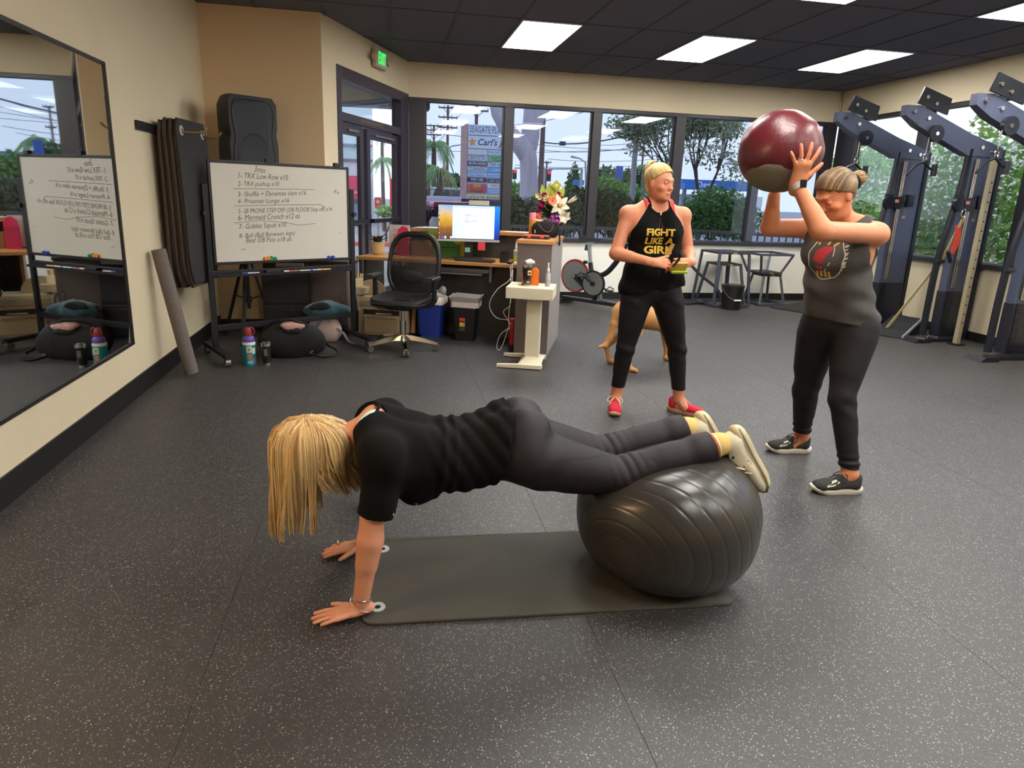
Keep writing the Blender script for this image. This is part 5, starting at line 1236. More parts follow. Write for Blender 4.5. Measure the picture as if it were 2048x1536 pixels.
# ---- office chair
ch = thing('office_chair', 'black mesh office chair with chrome star base in front of the desk', 'chair', (.145, 5.90, 0), -.42)
CB = M('chair_black_plastic', (28, 28, 31), .4); CM = M('chair_seat_mesh', (38, 38, 41), .6, bump=.4, bscale=500)
for k in range(5):
    a = -PI/2+.42+.06+2*PI*k/5; d = Vector((math.cos(a), math.sin(a), 0)); s_ = Vector((-d.y, d.x, 0))
    lg = B(); lg.loft([[Vector((0, 0, z0))+d*r-s_*w, Vector((0, 0, z0))+d*r+s_*w, Vector((0, 0, z1))+d*r+s_*w*.6, Vector((0, 0, z1))+d*r-s_*w*.6] for (r, w, z0, z1) in ((.02, .028, .085, .14), (.10, .024, .09, .135), (.20, .02, .078, .115), (.30, .017, .062, .088), (.335, .016, .06, .078))])
    lo = lg.build('base_spoke', chrome, ch, smooth=True, ang=50)
    c_ = B(); 
    for s2 in (-1, 1): c_.cyl(d*.325+s_*s2*.010+Vector((0, 0, .03)), d*.325+s_*s2*.026+Vector((0, 0, .03)), .03, n=14)
    c_.cyl(d*.325+Vector((0, 0, .03)), d*.325+Vector((0, 0, .065)), .008, n=8).build('caster', M('caster_grey', (88, 86, 84), .5), lo, smooth=True)
B().cyl((0, 0, .10), (0, 0, .27), .030, n=18).build('gas_sleeve', chrome, ch, smooth=True); B().cyl((0, 0, .26), (0, 0, .40), .018, n=16).build('gas_piston', chrome, ch, smooth=True)
B().box((0, .02, .41), (.20, .26, .05), bev=.012).build('mechanism', CB, ch); B().tube([(-.05, -.08, .40), (-.14, -.14, .395), (-.19, -.15, .40)], .009, n=8).build('tilt_lever', CB, ch); B().box((-.13, -.19, .405), (.15, .05, .003), .2).build('paper_tag', M('tag_tan', (214, 196, 150), .7), ch)
def sheet(fn, nu, nv, th, mat, name, parent):
    bl = B(); P = [[Vector(fn(i/nu, j/nv)) for j in range(nv+1)] for i in range(nu+1)]
    def nrm(i, j):
        a = P[min(i+1, nu)][j]-P[max(i-1, 0)][j]; b = P[i][min(j+1, nv)]-P[i][max(j-1, 0)]; return a.cross(b).normalized()
    T = [[bl.bm.verts.new(P[i][j]+nrm(i, j)*th/2) for j in range(nv+1)] for i in range(nu+1)]; Bt = [[bl.bm.verts.new(P[i][j]-nrm(i, j)*th/2) for j in range(nv+1)] for i in range(nu+1)]
    F_ = bl.bm.faces.new
    for i in range(nu):
        for j in range(nv):
            F_((T[i][j], T[i+1][j], T[i+1][j+1], T[i][j+1])); F_((Bt[i][j], Bt[i][j+1], Bt[i+1][j+1], Bt[i+1][j]))
    for i in range(nu): F_((T[i][0], Bt[i][0], Bt[i+1][0], T[i+1][0])); F_((T[i][nv], T[i+1][nv], Bt[i+1][nv], Bt[i][nv]))
    for j in range(nv): F_((T[0][j], T[0][j+1], Bt[0][j+1], Bt[0][j])); F_((T[nu][j], Bt[nu][j], Bt[nu][j+1], T[nu][j+1]))
    return bl.build(name, mat, parent, smooth=True, ang=60)
def sq(u): return math.copysign(abs(u)**.55, u)
def seat_fn(u, v):
    a = 2*PI*u; r = v; x = .255*r*sq(math.cos(a)); y = .25*r*sq(math.sin(a)); return (x, y-.02, .475+.02*r**4-.05*max(0, -y-.14)*3*r-.025*(1-r*r)+.03*max(0, y))
sheet(seat_fn, 40, 6, .03, CM, 'seat', ch)
B().loft([[(.265*k*sq(math.cos(a)), .26*k*sq(math.sin(a))-.02, z) for a in np.linspace(0, 2*PI, 33)[:-1]] for (k, z) in ((.70, .425), (.96, .435), (1.0, .46), (.97, .468))]).build('seat_frame', CB, ch, smooth=True)
def bk(u, v):   # u across -1..1, v up 0..1
    w = .235+.03*math.sin(PI*v)-.02*v; x = w*u; y = .235+.10*v+.05*(v-.45)**2-.05*(1-u*u)*(.6+.8*math.exp(-((v-.3)/.18)**2)*.6); return Vector((x, y, .50+.56*v))
def rim(k):
    t_ = k*2*PI; u = sq(math.cos(t_)); v = .5+.5*sq(math.sin(t_)); return bk(u*1.0, min(1, max(0, v)))
B().tube([rim(k/48) for k in range(48)], [.021 if math.sin(k/48*2*PI) < .3 else .026 for k in range(48)], n=10, closed=True).build('back_frame', CB, ch, smooth=True)
mesh_m = bpy.data.materials.new('open_black_mesh'); mesh_m.use_nodes = True
nt = mesh_m.node_tree; N = nt.nodes; L = nt.links; tr = N.new('ShaderNodeBsdfTransparent'); mxs = N.new('ShaderNodeMixShader'); N['Principled BSDF'].inputs['Base Color'].default_value = rgb(34, 34, 38); N['Principled BSDF'].inputs['Roughness'].default_value = .6
tcn = N.new('ShaderNodeTexCoord'); w1 = N.new('ShaderNodeTexWave'); w1.inputs['Scale'].default_value = 38; w1.bands_direction = 'X'; w2 = N.new('ShaderNodeTexWave'); w2.inputs['Scale'].default_value = 26; w2.bands_direction = 'Z'
L.new(tcn.outputs['Object'], w1.inputs['Vector']); L.new(tcn.outputs['Object'], w2.inputs['Vector']); mm = N.new('ShaderNodeMath'); mm.operation = 'MAXIMUM'; L.new(w1.outputs['Fac'], mm.inputs[0]); L.new(w2.outputs['Fac'], mm.inputs[1])
gt = N.new('ShaderNodeMath'); gt.operation = 'GREATER_THAN'; gt.inputs[1].default_value = .58; L.new(mm.outputs[0], gt.inputs[0]); L.new(gt.outputs[0], mxs.inputs[0]); L.new(tr.outputs[0], mxs.inputs[1]); L.new(N['Principled BSDF'].outputs[0], mxs.inputs[2]); L.new(mxs.outputs[0], N['Material Output'].inputs[0])
def meshf(u, v): p = bk((u*2-1)*(.97 if .1 < v < .9 else .8), .02+.96*v); return p
bl = B(); nu, nv = 16, 20; P = [[bl.bm.verts.new(meshf(i/nu, j/nv)) for j in range(nv+1)] for i in range(nu+1)]
for i in range(nu):
    for j in range(nv): bl.bm.faces.new((P[i][j], P[i+1][j], P[i+1][j+1], P[i][j+1]))
bl.build('back_mesh', mesh_m, ch, smooth=True)
sheet(lambda u, v: bk((u*2-1)*.93, .02+.44*v-.10*(1-(u*2-1)**2)*(v > .9)*0)+Vector((0, .012, 0)), 12, 8, .008, M('lumbar_cloth', (30, 30, 33), .7), 'lumbar_panel', ch)
B().ball((0, .225, .655), .12, 18, (1.0, .16, .75)).build('lumbar_pad', CB, ch, smooth=True)
B().tube([(0, .10, .42), (0, .26, .43), (0, .30, .52), (0, .30, .66)], [.03, .03, .026, .02], n=10).build('back_strut', CB, ch, smooth=True)
for sx in (-1, 1):
    ar = B().tube([(sx*.14, .03, .415), (sx*.27, .05, .43), (sx*.295, .05, .47), (sx*.295, .04, .60), (sx*.29, .02, .665)], [.022, .024, .026, .024, .02], n=10).build('arm_post', CB, ch, smooth=True)
    B().loft([[(sx*.29+x*k, y, z) for (x, y) in ((-.045, -.11), (.045, -.11), (.05, .10), (-.04, .12))] for (k, z) in ((.8, .668), (1, .675), (1, .692), (.8, .70))]).build('armrest', M('armrest_pad', (48, 48, 54), .35), ch, smooth=True)
    B().cyl((sx*.32, .05, .50), (sx*.33, .05, .50), .014, n=10).build('bolt_cap', chrome, ar, smooth=True)

# ---- exit sign above the door
ex = thing('exit_sign', 'glowing green exit sign with two lamp heads above the door', 'sign', dw(1.27, 2.93, .02), DROT)
B().box((0, -.02, 0), (.30, .045, .20), bev=.008).build('housing', M('exit_housing', (196, 180, 160), .5), ex)
B().box((.02, -.0445, 0), (.24, .004, .165)).build('face', M('exit_face', (206, 200, 186), .5), ex)
lettering('EXIT', 1.0, M('exit_green', (20, 235, 90), .5, emit=1.6), ex, (.02, -.048, 0), (1, 0, 0), (0, 0, 1), width=.20, height=.13, world=False)
for sx in (-1, 1):
    B().ball((sx*.20, -.05, .0), .045, 14, (1, .8, 1)).build('lamp_head', M('lamp_head_plastic', (188, 170, 152), .4), ex, smooth=True)
    B().cyl((sx*.15, -.03, .0), (sx*.2, -.045, 0), .015, n=8).build('lamp_arm', MATS['exit_housing'], ex)

# ================================================================ FIGURES: smooth-blended volumes meshed by surface nets
def v3(*a): return np.array(a, float)
def unit(a): a = np.asarray(a, float); return a/np.linalg.norm(a)
class Vol:
    """ordered list of soft shapes; each is blended into the whole with its own radius k"""
    def __init__(s): s.p = []
    def rc(s, a, b, ra, rb, k=.02, flat=None, op='u'):
        a, b = np.asarray(a, float), np.asarray(b, float)
        s.p.append(('rc', a, b, ra, rb, k, flat, op)); return s
    def el(s, c, r, ax=None, k=.02, op='u'):
        s.p.append(('el', np.asarray(c, float), np.asarray(r, float), np.eye(3) if ax is None else np.asarray(ax, float), 0, k, None, op)); return s
    def chain(s, pts, rs, k=.02, **kw):
        for i in range(len(pts)-1): s.rc(pts[i], pts[i+1], rs[i], rs[i+1], k, **kw)
        return s
    def add(s, o): s.p += o.p; return s
    def grown(s, g, kmul=1.0):
        o = Vol()
        for q in s.p:
            if q[0] == 'rc': o.p.append((q[0], q[1], q[2], q[3]+g, q[4]+g, q[5]*kmul, q[6], q[7]))
            else: o.p.append((q[0], q[1], q[2]+g, q[3], 0, q[5]*kmul, q[6], q[7]))
        return o
    def bounds(s, pad=.03):
        lo, hi = np.full(3, 1e9), np.full(3, -1e9)
        for q in s.p:
            if q[7] != 'u': continue
            a, b = s._bb(q); lo = np.minimum(lo, a); hi = np.maximum(hi, b)
        return lo-pad, hi+pad
    @staticmethod
    def _bb(q):
        if q[0] == 'rc':
            r = max(q[3], q[4]); return np.minimum(q[1], q[2])-r, np.maximum(q[1], q[2])+r
        e = np.sqrt(((q[3].T*q[2])**2).sum(1)) if False else np.abs(q[3].T)@q[2]
        return q[1]-e, q[1]+e
    def grid(s, h, lo=None, hi=None):
        if lo is None: lo, hi = s.bounds()
        n = np.ceil((hi-lo)/h).astype(int)+1
        ax = [(lo[i]+h*np.arange(n[i])).astype(np.float32) for i in range(3)]
        D = np.full(n, .2, np.float32)
        for q in s.p:
            a, b = s._bb(q); pad = q[5]+.025
            i0 = np.maximum(0, np.floor((a-pad-lo)/h).astype(int)); i1 = np.minimum(n, np.ceil((b+pad-lo)/h).astype(int)+1)
            if (i1 <= i0).any(): continue
            sl = tuple(slice(i0[i], i1[i]) for i in range(3))
            X, Y, Z = np.meshgrid(ax[0][sl[0]], ax[1][sl[1]], ax[2][sl[2]], indexing='ij', sparse=True)
            if q[0] == 'rc':
                A, Bp, ra, rb, fl = q[1], q[2], q[3], q[4], q[6]
                px, py, pz = X-A[0], Y-A[1], Z-A[2]; ba = Bp-A
                if fl is not None:
                    n_, f_ = unit(fl[0]), 1/fl[1]-1
                    t_ = (px*n_[0]+py*n_[1]+pz*n_[2])*f_; px, py, pz = px+t_*n_[0], py+t_*n_[1], pz+t_*n_[2]
                    ba = ba+n_*(ba@n_)*f_
                L2 = max(ba@ba, 1e-9)
                t_ = np.clip((px*ba[0]+py*ba[1]+pz*ba[2])/L2, 0, 1)
                d = np.sqrt((px-t_*ba[0])**2+(py-t_*ba[1])**2+(pz-t_*ba[2])**2)-(ra+(rb-ra)*t_)
                if fl is not None: d = d*min(1, fl[1]**.5)
            else:
                c, r, m = q[1], q[2], q[3]
                px, py, pz = X-c[0], Y-c[1], Z-c[2]
                u, v, w = [(px*m[i][0]+py*m[i][1]+pz*m[i][2])/r[i] for i in range(3)]
                k0 = np.sqrt(u*u+v*v+w*w); k1 = np.sqrt((u/r[0])**2+(v/r[1])**2+(w/r[2])**2)
                d = k0*(k0-1)/np.maximum(k1, 1e-6)
            cur = D[sl]; k = max(q[5], 1e-5)
            if q[7] == 'u':
                hh = np.clip(.5+.5*(cur-d)/k, 0, 1); D[sl] = cur+(d-cur)*hh-k*hh*(1-hh)
            else:
                hh = np.clip(.5-.5*(cur+d)/k, 0, 1); D[sl] = cur+(-d-cur)*hh+k*hh*(1-hh)
        return D, lo, ax

def surface_nets(D, lo, h):
    ins = D < 0
    n = np.array(D.shape)
    c = np.zeros(n-1, np.uint8)
    for dx in (0, 1):
        for dy in (0, 1):
            for dz in (0, 1): c += ins[dx:n[0]-1+dx, dy:n[1]-1+dy, dz:n[2]-1+dz]
    act = np.argwhere((c > 0) & (c < 8))
    idx = np.full(n-1, -1, np.int32); idx[tuple(act.T)] = np.arange(len(act))
    cor = [(0, 0, 0), (1, 0, 0), (0, 1, 0), (1, 1, 0), (0, 0, 1), (1, 0, 1), (0, 1, 1), (1, 1, 1)]
    V = [D[act[:, 0]+a, act[:, 1]+b, act[:, 2]+e] for a, b, e in cor]
    S_ = np.zeros((len(act), 3)); N_ = np.zeros(len(act))
    for i, j in ((0, 1), (2, 3), (4, 5), (6, 7), (0, 2), (1, 3), (4, 6), (5, 7), (0, 4), (1, 5), (2, 6), (3, 7)):
        m = (V[i] < 0) != (V[j] < 0)
        t_ = V[i][m]/(V[i][m]-V[j][m]); ci, cj = np.array(cor[i]), np.array(cor[j])
        S_[m] += ci+t_[:, None]*(cj-ci); N_[m] += 1
    verts = lo+h*(act+S_/N_[:, None])
    faces = []
    for axn in range(3):
        sl0 = [slice(1, None)]*3; sl0[axn] = slice(0, -1); 
        a = ins[tuple(slice(0, -1) if i == axn else slice(1, -1) for i in range(3))]
        b = ins[tuple(slice(1, None) if i == axn else slice(1, -1) for i in range(3))]
        e = np.argwhere(a != b); fl = a[tuple(e.T)]
        u, v = [(1, 2), (2, 0), (0, 1)][axn]
        e = e.copy(); e[:, u] += 1; e[:, v] += 1
        def at(du, dv): 
            q = e.copy(); q[:, u] -= du; q[:, v] -= dv; return idx[tuple(q.T)]
        q = np.stack([at(0, 0), at(1, 0), at(1, 1), at(0, 1)], 1)
        q[~fl] = q[~fl][:, ::-1]
        faces.append(q)
    return verts, np.concatenate(faces)

def cut(D, ax, p, n):
    X, Y, Z = np.meshgrid(*ax, indexing='ij', sparse=True); n = unit(n)
    np.maximum(D, (X-p[0])*n[0]+(Y-p[1])*n[1]+(Z-p[2])*n[2], out=D)
def near(D, ax, fn, band=.03):
    """add fn(points) to the field close to the surface: folds and creases"""
    I = np.argwhere(np.abs(D) < band)
    P = np.stack([ax[i][I[:, i]] for i in range(3)], 1).astype(float)
    D[tuple(I.T)] += fn(P)
def mesh_from(verts, faces, name, mat, parent, smooth_it=0, world=True):
    me = bpy.data.meshes.new(name)
    nv, nf = len(verts), len(faces)
    if smooth_it:
        e = np.concatenate([faces[:, [0, 1]], faces[:, [1, 2]], faces[:, [2, 3]], faces[:, [3, 0]]])
        cnt = np.bincount(e.ravel(), minlength=nv)[:, None]
        for _ in range(smooth_it):
            acc = np.zeros_like(verts)
            for i in range(3):
                acc[:, i] = np.bincount(e[:, 0], verts[e[:, 1], i], nv)+np.bincount(e[:, 1], verts[e[:, 0], i], nv)
            verts = verts*.5+.5*acc/np.maximum(cnt, 1)
    me.vertices.add(nv); me.vertices.foreach_set('co', np.ascontiguousarray(verts, np.float32).ravel())
    me.loops.add(nf*4); me.loops.foreach_set('vertex_index', np.ascontiguousarray(faces, np.int32).ravel())
    me.polygons.add(nf); me.polygons.foreach_set('loop_start', np.arange(0, nf*4, 4, dtype=np.int32))
    me.polygons.foreach_set('use_smooth', np.ones(nf, bool))
    me.update(calc_edges=True); me.validate()
    return link_mesh(name, me, mat, parent, world)
def vol_obj(vol, h, name, mat, parent, cuts=(), fold=None, minus=None, shell=None, smooth_it=1, world=True):
    D, lo, ax = vol.grid(h)
    if fold is not None: near(D, ax, fold)
    for p, n in cuts: cut(D, ax, p, n)
    if minus is not None:
        for mv in (minus if isinstance(minus, list) else [minus]):
            D2, _, _ = mv.grid(h, lo, lo+h*(np.array(D.shape)-1)+h*.01)
            np.maximum(D, -D2[:D.shape[0], :D.shape[1], :D.shape[2]], out=D)
    D[0], D[-1], D[:, 0], D[:, -1], D[:, :, 0], D[:, :, -1] = .2, .2, .2, .2, .2, .2
    V, Fc = surface_nets(D, lo, h)
    return mesh_from(V, Fc, name, mat, parent, smooth_it, world)

def frame(fwd, up):
    """rows: right, forward, up (right-handed person frame)"""
    f = unit(fwd); u = np.asarray(up, float); u = unit(u-f*(u@f)); return np.array([np.cross(f, u), f, u])
def hp(c, fr, x, y, z, s=1.0): return np.asarray(c)+s*(fr[0]*x+fr[1]*y+fr[2]*z)

def head_vol(c, fr, s=1.0, lid=.0085):
    h = Vol()
    P = lambda x, y, z: hp(c, fr, x, y, z, s)
    E = lambda p, r, k, op='u', m=fr: h.el(P(*p), np.array(r)*s, m, k*s, op)
    E((0, -.014, .034), (.073, .092, .084), .02); E((0, .012, -.020), (.064, .078, .088), .03)
    E((0, .044, -.080), (.043, .040, .034), .03); E((0, .066, -.096), (.022, .018, .015), .02)
    h.rc(P(-.026, .080, .020), P(.026, .080, .020), .0125*s, .0125*s, .02*s)
    for x in (-1, 1):
        E((x*.042, .056, -.030), (.022, .022, .018), .02)
        E((x*.032, .092, .004), (.017, .014, .0115), .012, 's')
        E((x*.030, .077, .003), (.0145, .0125, .0115), .004)
        h.rc(P(x*.020, .0815, lid), P(x*.042, .0770, lid-.001), .0052*s, .0048*s, .003*s); h.rc(P(x*.021, .0805, -.0035), P(x*.041, .0765, -.003), .0042*s, .004*s, .004*s)
        E((x*.074, -.006, -.008), (.008, .017, .029), .008)
    h.rc(P(0, .082, .010), P(0, .100, -.030), .0075*s, .0105*s, .010*s); E((-.010, .093, -.033), (.0075, .009, .007), .006); E((.010, .093, -.033), (.0075, .009, .007), .006)
    E((0, .080, -.061), (.024, .014, .006), .006); E((0, .079, -.071), (.020, .014, .0065), .006)
    return h
def hand_vol(w, D, N, T, s=1.0, spread=.12, curl=(.15, .2, .15), thumb=(.75, .6, -.1), tcurl=.2, curls=None):
    """w wrist, D towards the fingers, N out of the back of the hand, T towards the thumb side"""
    D, N, T = unit(D), unit(N), unit(T); w = np.asarray(w, float); h = Vol(); sc = s
    for o in (-.016, .0, .016): h.rc(w+T*o*.5*sc, w+(D*.075+T*o*1.25)*sc, .017*sc, .019*sc, .012*sc, (N, .62))
    h.rc(w-D*.03*sc, w+D*.02*sc, .024*sc, .026*sc, .015*sc, (N, .72))
    for i, (o, L_, r) in enumerate(((.0285, .074, .0088), (.0095, .082, .0090), (-.0095, .076, .0086), (-.0275, .060, .0078))):
        a = spread*(1.5-i)*.8; d = unit(D*math.cos(a)+T*math.sin(a)); p = w+(D*(.078 if i < 3 else .070)+T*o)*sc
        cl = curls[i] if curls else curl
        q = p; ang = 0; Ls = (.46, .30, .24)
        for j in range(3):
            ang += cl[j]; dd = d*math.cos(ang)-N*math.sin(ang); nq = q+dd*L_*Ls[j]*sc
            h.rc(q, nq, (r-.0006*j)*sc, (r-.0006*(j+1))*sc, .003*sc); q = nq
    tb = unit(D*thumb[0]+T*thumb[1]+N*thumb[2]); p0 = w+(D*.020+T*.018)*sc; p1 = p0+tb*.040*sc
    h.rc(p0, p1, .0135*sc, .0115*sc, .012*sc); t2 = unit(tb+D*tcurl); p2 = p1+t2*.032*sc; h.rc(p1, p2, .0105*sc, .0095*sc, .003*sc); p3 = p2+unit(t2+D*tcurl)*.022*sc; h.rc(p2, p3, .0095*sc, .0075*sc, .003*sc)
    return h
def skin_mat(name, base, warm, rough=.5):
    m = M(name, base, rough, var=.07, scale=18, bump=.15, bscale=260)
    b = m.node_tree.nodes['Principled BSDF']; b.inputs['Subsurface Weight'].default_value = .12; b.inputs['Subsurface Radius'].default_value = (.012, .004, .002); b.inputs['Subsurface Scale'].default_value = .6
    nt = m.node_tree; L = nt.links; at = nt.nodes.new('ShaderNodeVertexColor'); at.layer_name = 'tint'
    mx = nt.nodes.new('ShaderNodeMix'); mx.data_type = 'RGBA'; mx.blend_type = 'MULTIPLY'; mx.inputs[0].default_value = 1
    src = b.inputs['Base Color'].links[0].from_socket; L.new(src, mx.inputs[6]); L.new(at.outputs[0], mx.inputs[7]); L.new(mx.outputs[2], b.inputs['Base Color'])
    return m
def tint_face(o, off, c, fr, s=1.0, lip=(.90, .64, .60), brow=(.74, .60, .46)):
    me = o.data; n = len(me.vertices); co = np.empty(n*3, np.float32); me.vertices.foreach_get('co', co); co = co.reshape(-1, 3)+off
    q = ((co-np.asarray(c)) @ np.asarray(fr).T)/s; col = np.ones((n, 4), np.float32)
    def blob(cx, cz, rx, rz_, tint, sharp=3.0, ymin=.05):
        d = ((np.abs(q[:, 0])-cx)/rx)**2+((q[:, 2]-cz)/rz_)**2 if cx else (q[:, 0]/rx)**2+((q[:, 2]-cz)/rz_)**2
        w = np.clip((1.3-d)*sharp, 0, 1)*(q[:, 1] > ymin)*(np.abs(q).max(1) < .14)
        col[:, :3] *= (1-w[:, None]*(1-np.array(tint)))
    blob(0, -.066, .025, .0105, lip); blob(.033, .026, .020, .0042, brow); blob(.046, -.030, .028, .026, (1.0, .93, .92), .6); blob(.031, .0085, .013, .0022, (.55, .45, .42), 2)
    a = me.color_attributes.new('tint', 'FLOAT_COLOR', 'POINT'); a.data.foreach_set('color', col.ravel())
def eyes(parent, c, fr, s=1.0, iris=(70, 90, 110), dz=0.0, deep=0.0):
    for x in (-1, 1):
        p = hp(c, fr, x*.031, .0765, .005, s); pe = hp(c, fr, x*.031, .0765-deep, .005, s)
        e = B().ball(pe, .0122*s, 14).build('eye', M('eye_white', (206, 196, 186), .2), parent, world=True, smooth=True)
        f = Vector(fr[1]); B().ball(Vector(p)+f*.0068*s-Vector(fr[2])*dz, .0068*s, 10, (1, 1, 1)).build('iris', M('iris_%d' % iris[0], iris, .2), e, world=True, smooth=True)
def strands(name, curves, r0, mat, parent, n=4):
    """many thin tapered locks joined into one mesh: curves (k, m, 3)"""
    K, m_, _ = curves.shape
    t_ = np.gradient(curves, axis=1); t_ /= np.linalg.norm(t_, axis=2, keepdims=True)+1e-9
    ref = np.eye(3)[np.abs(t_).max(1).argmin(1)][:, None, :]+np.zeros_like(t_)
    u = np.cross(t_, ref); u /= np.linalg.norm(u, axis=2, keepdims=True)+1e-9; v = np.cross(t_, u)
    prof = np.sin(np.pi*np.clip(np.linspace(.12, .97, m_), 0, 1))**.5; r = (np.asarray(r0).reshape(-1, 1)*prof[None])[..., None]
    rings = np.stack([curves+r*(u*math.cos(a)+v*math.sin(a)) for a in np.linspace(0, 2*PI, n+1)[:-1]], 2)
    V = rings.reshape(-1, 3); base = (np.arange(K)*m_*n)[:, None, None]+(np.arange(m_-1)*n)[None, :, None]; j = np.arange(n)[None, None]
    a = base+j; b = base+(j+1) % n; Fc = np.stack([a, b, b+n, a+n], -1).reshape(-1, 4)
    return mesh_from(V, Fc, name, mat, parent, 0)
def decal(txt_me, target, origin, xdir, ydir, mat, parent, name='print', off=.002, world_target=True, subdiv=0):
    """lay a flat print onto a cloth surface by projecting it along the print's normal"""
    x, y = Vector(xdir).normalized(), Vector(ydir); y = (y-x*y.dot(x)).normalized(); z = x.cross(y)
    mw = Matrix.Identity(4); p = target
    while p is not None: mw = Matrix.LocRotScale(p.location, p.rotation_euler, p.scale) @ mw; p = p.parent
    tm = target.data; bv = BVHTree.FromPolygons([mw @ v.co for v in tm.vertices], [list(pl.vertices) for pl in tm.polygons])
    bm = bmesh.new(); bm.from_mesh(txt_me)
    bmesh.ops.triangulate(bm, faces=bm.faces)
    if subdiv: bmesh.ops.subdivide_edges(bm, edges=[e for e in bm.edges if e.calc_length() > subdiv], cuts=2); bmesh.ops.triangulate(bm, faces=bm.faces)
    dl = []
    for v in bm.verts:
        w = Vector(origin)+x*v.co.x+y*v.co.y
        h = bv.ray_cast(w+z*.25, -z, .6)
        if h[0] is None: dl.append(v)
        else: v.co = h[0]+h[1]*(off)*(1 if h[1].dot(z) > 0 else -1)
    bmesh.ops.delete(bm, geom=dl, context='VERTS')
    me = bpy.data.meshes.new(name); bm.to_mesh(me); bm.free()
    for p_ in me.polygons: p_.use_smooth = True
    return link_mesh(name, me, mat, parent, True)
def hug(target, pts, off, n=6):
    """a path laid onto a body's surface"""
    mw = Matrix.Identity(4); p = target
    while p is not None: mw = Matrix.LocRotScale(p.location, p.rotation_euler, p.scale) @ mw; p = p.parent
    bv = BVHTree.FromPolygons([mw @ v.co for v in target.data.vertices], [list(pl.vertices) for pl in target.data.polygons]); out = []
    for q_ in smooth_pts(pts, n):
        h = bv.find_nearest(q_); out.append(h[0]+h[1]*off)
    return out
def flat_text(txt, width, height=None, **kw):
    me = text_mesh(txt, 1.0, ext=0.0, **kw); co = np.empty(len(me.vertices)*3); me.vertices.foreach_get('co', co); co = co.reshape(-1, 3); e = co.max(0)-co.min(0); c = (co.max(0)+co.min(0))/2
    sx = width/e[0]; sy = height/e[1] if height else sx
    me.transform(Matrix.Diagonal((sx, sy, 1, 1)) @ Matrix.Translation(-Vector(c))); return me
def flat_poly(pts):
    me = bpy.data.meshes.new('print'); me.from_pydata([(p[0], p[1], 0) for p in pts], [], [list(range(len(pts)))]); return me
def flat_line(pts, w):
    """a drawn stroke as a strip of quads"""
    P = np.array(pts, float); t_ = np.gradient(P, axis=0); t_ /= np.linalg.norm(t_, axis=1, keepdims=True)+1e-9; n_ = np.stack([-t_[:, 1], t_[:, 0]], 1)*w/2
    V = [(*p, 0) for q in zip(P+n_, P-n_) for p in q]; me = bpy.data.meshes.new('print'); me.from_pydata(V, [], [(2*i, 2*i+1, 2*i+3, 2*i+2) for i in range(len(P)-1)]); return me

def shoe(parent, heel, fwd, up, L_, upper_m, sole_m, lace_m, acc=None, side=1, tilt_side=None, low=False):
    """a trainer: heel point on the sole plane, pointing along fwd"""
    fr = frame(fwd, up); s = L_/.265; P = lambda x, y, z: hp(heel, fr, x, y, z, s)
    v = Vol(); b = .024
    v.rc(P(0, .045, b+.022), P(-.004*side, .215, b+.014), .031*s, .033*s, .02*s, (fr[2], .72))
    v.el(P(0, .215, b+.014), np.array((.042, .045, .026))*s, fr, .02*s); v.el(P(.003*side, .165, b+.020), np.array((.043, .05, .030))*s, fr, .02*s)
    v.rc(P(0, .038, b+.015), P(0, .034, b+.058), .030*s, .029*s, .015*s); v.rc(P(0, .05, b+.035), P(0, .115, b+.045), .030*s, .027*s, .025*s)
    v.rc(P(0, .085, b+.058), P(0, .11, b+.056), .018*s, .014*s, .015*s)
    hole = Vol().rc(P(0, .045, b+.060), P(0, .055, b+.12), .024*s, .030*s, .003).rc(P(0, .075, b+.068), P(0, .07, b+.12), .017*s, .022*s, .003)
    o = vol_obj(v, .0032, 'shoe', upper_m, parent, cuts=[(P(0, 0, b-.006), -fr[2])], minus=hole, smooth_it=1)
    ol = [(0, -.005), (.022, .004), (.031, .03), (.032, .07), (.033, .11), (.040, .16), (.044, .20), (.040, .235), (.026, .258), (.004, .266), (-.018, .260), (-.036, .238), (-.042, .20), (-.038, .16), (-.029, .11), (-.030, .07), (-.030, .03), (-.021, .004)]
    rings = []
    for (z, k) in ((0, .90), (.006, .98), (.018, 1.04), (.028, 1.02), (.033, .93)):
        rings.append([P(x*k*side, .13+(y-.13)*k, z*(1+.25*(y < .06))+.014*max(0, (y-.20)/.066)**2) for (x, y) in ol])
    B().loft(rings).build('sole', sole_m, o, smooth=True, world=True, ang=50)
    lc = B()
    if lace_m:
        for i in range(4):
            y0, y1 = .105+.018*i, .114+.018*i; z0 = .097-.0085*i-.0012*i*i
            for a in (1, -1): lc.tube([P(a*.020, y0, z0-.010), P(0, (y0+y1)/2, z0+.003), P(-a*.020, y1, z0-.014)], .0028*s, n=6)
        for a in (1, -1):
            lc.tube(smooth_pts([P(0, .105, .099), P(a*.025, .10, .107), P(a*.052, .115, .085), P(a*.045, .13, .072), P(a*.015, .112, .096)], 4), .0026*s, n=6)
            lc.tube(smooth_pts([P(0, .105, .099), P(a*.018, .13, .090), P(a*.034, .15, .070), P(a*.042, .16, .052)], 4), .0024*s, n=6)
        lc.build('laces', lace_m, o, smooth=True, world=True)
    if acc:
        for (pts, w, m_, nm) in acc:
            for sd_ in (1, -1): decal(flat_line(pts, w) if w else flat_poly(pts), o, P(sd_*.02, .13, b+.03), fr[1]*sd_, fr[2], m_, o, nm, .0012*s)
    return o, P

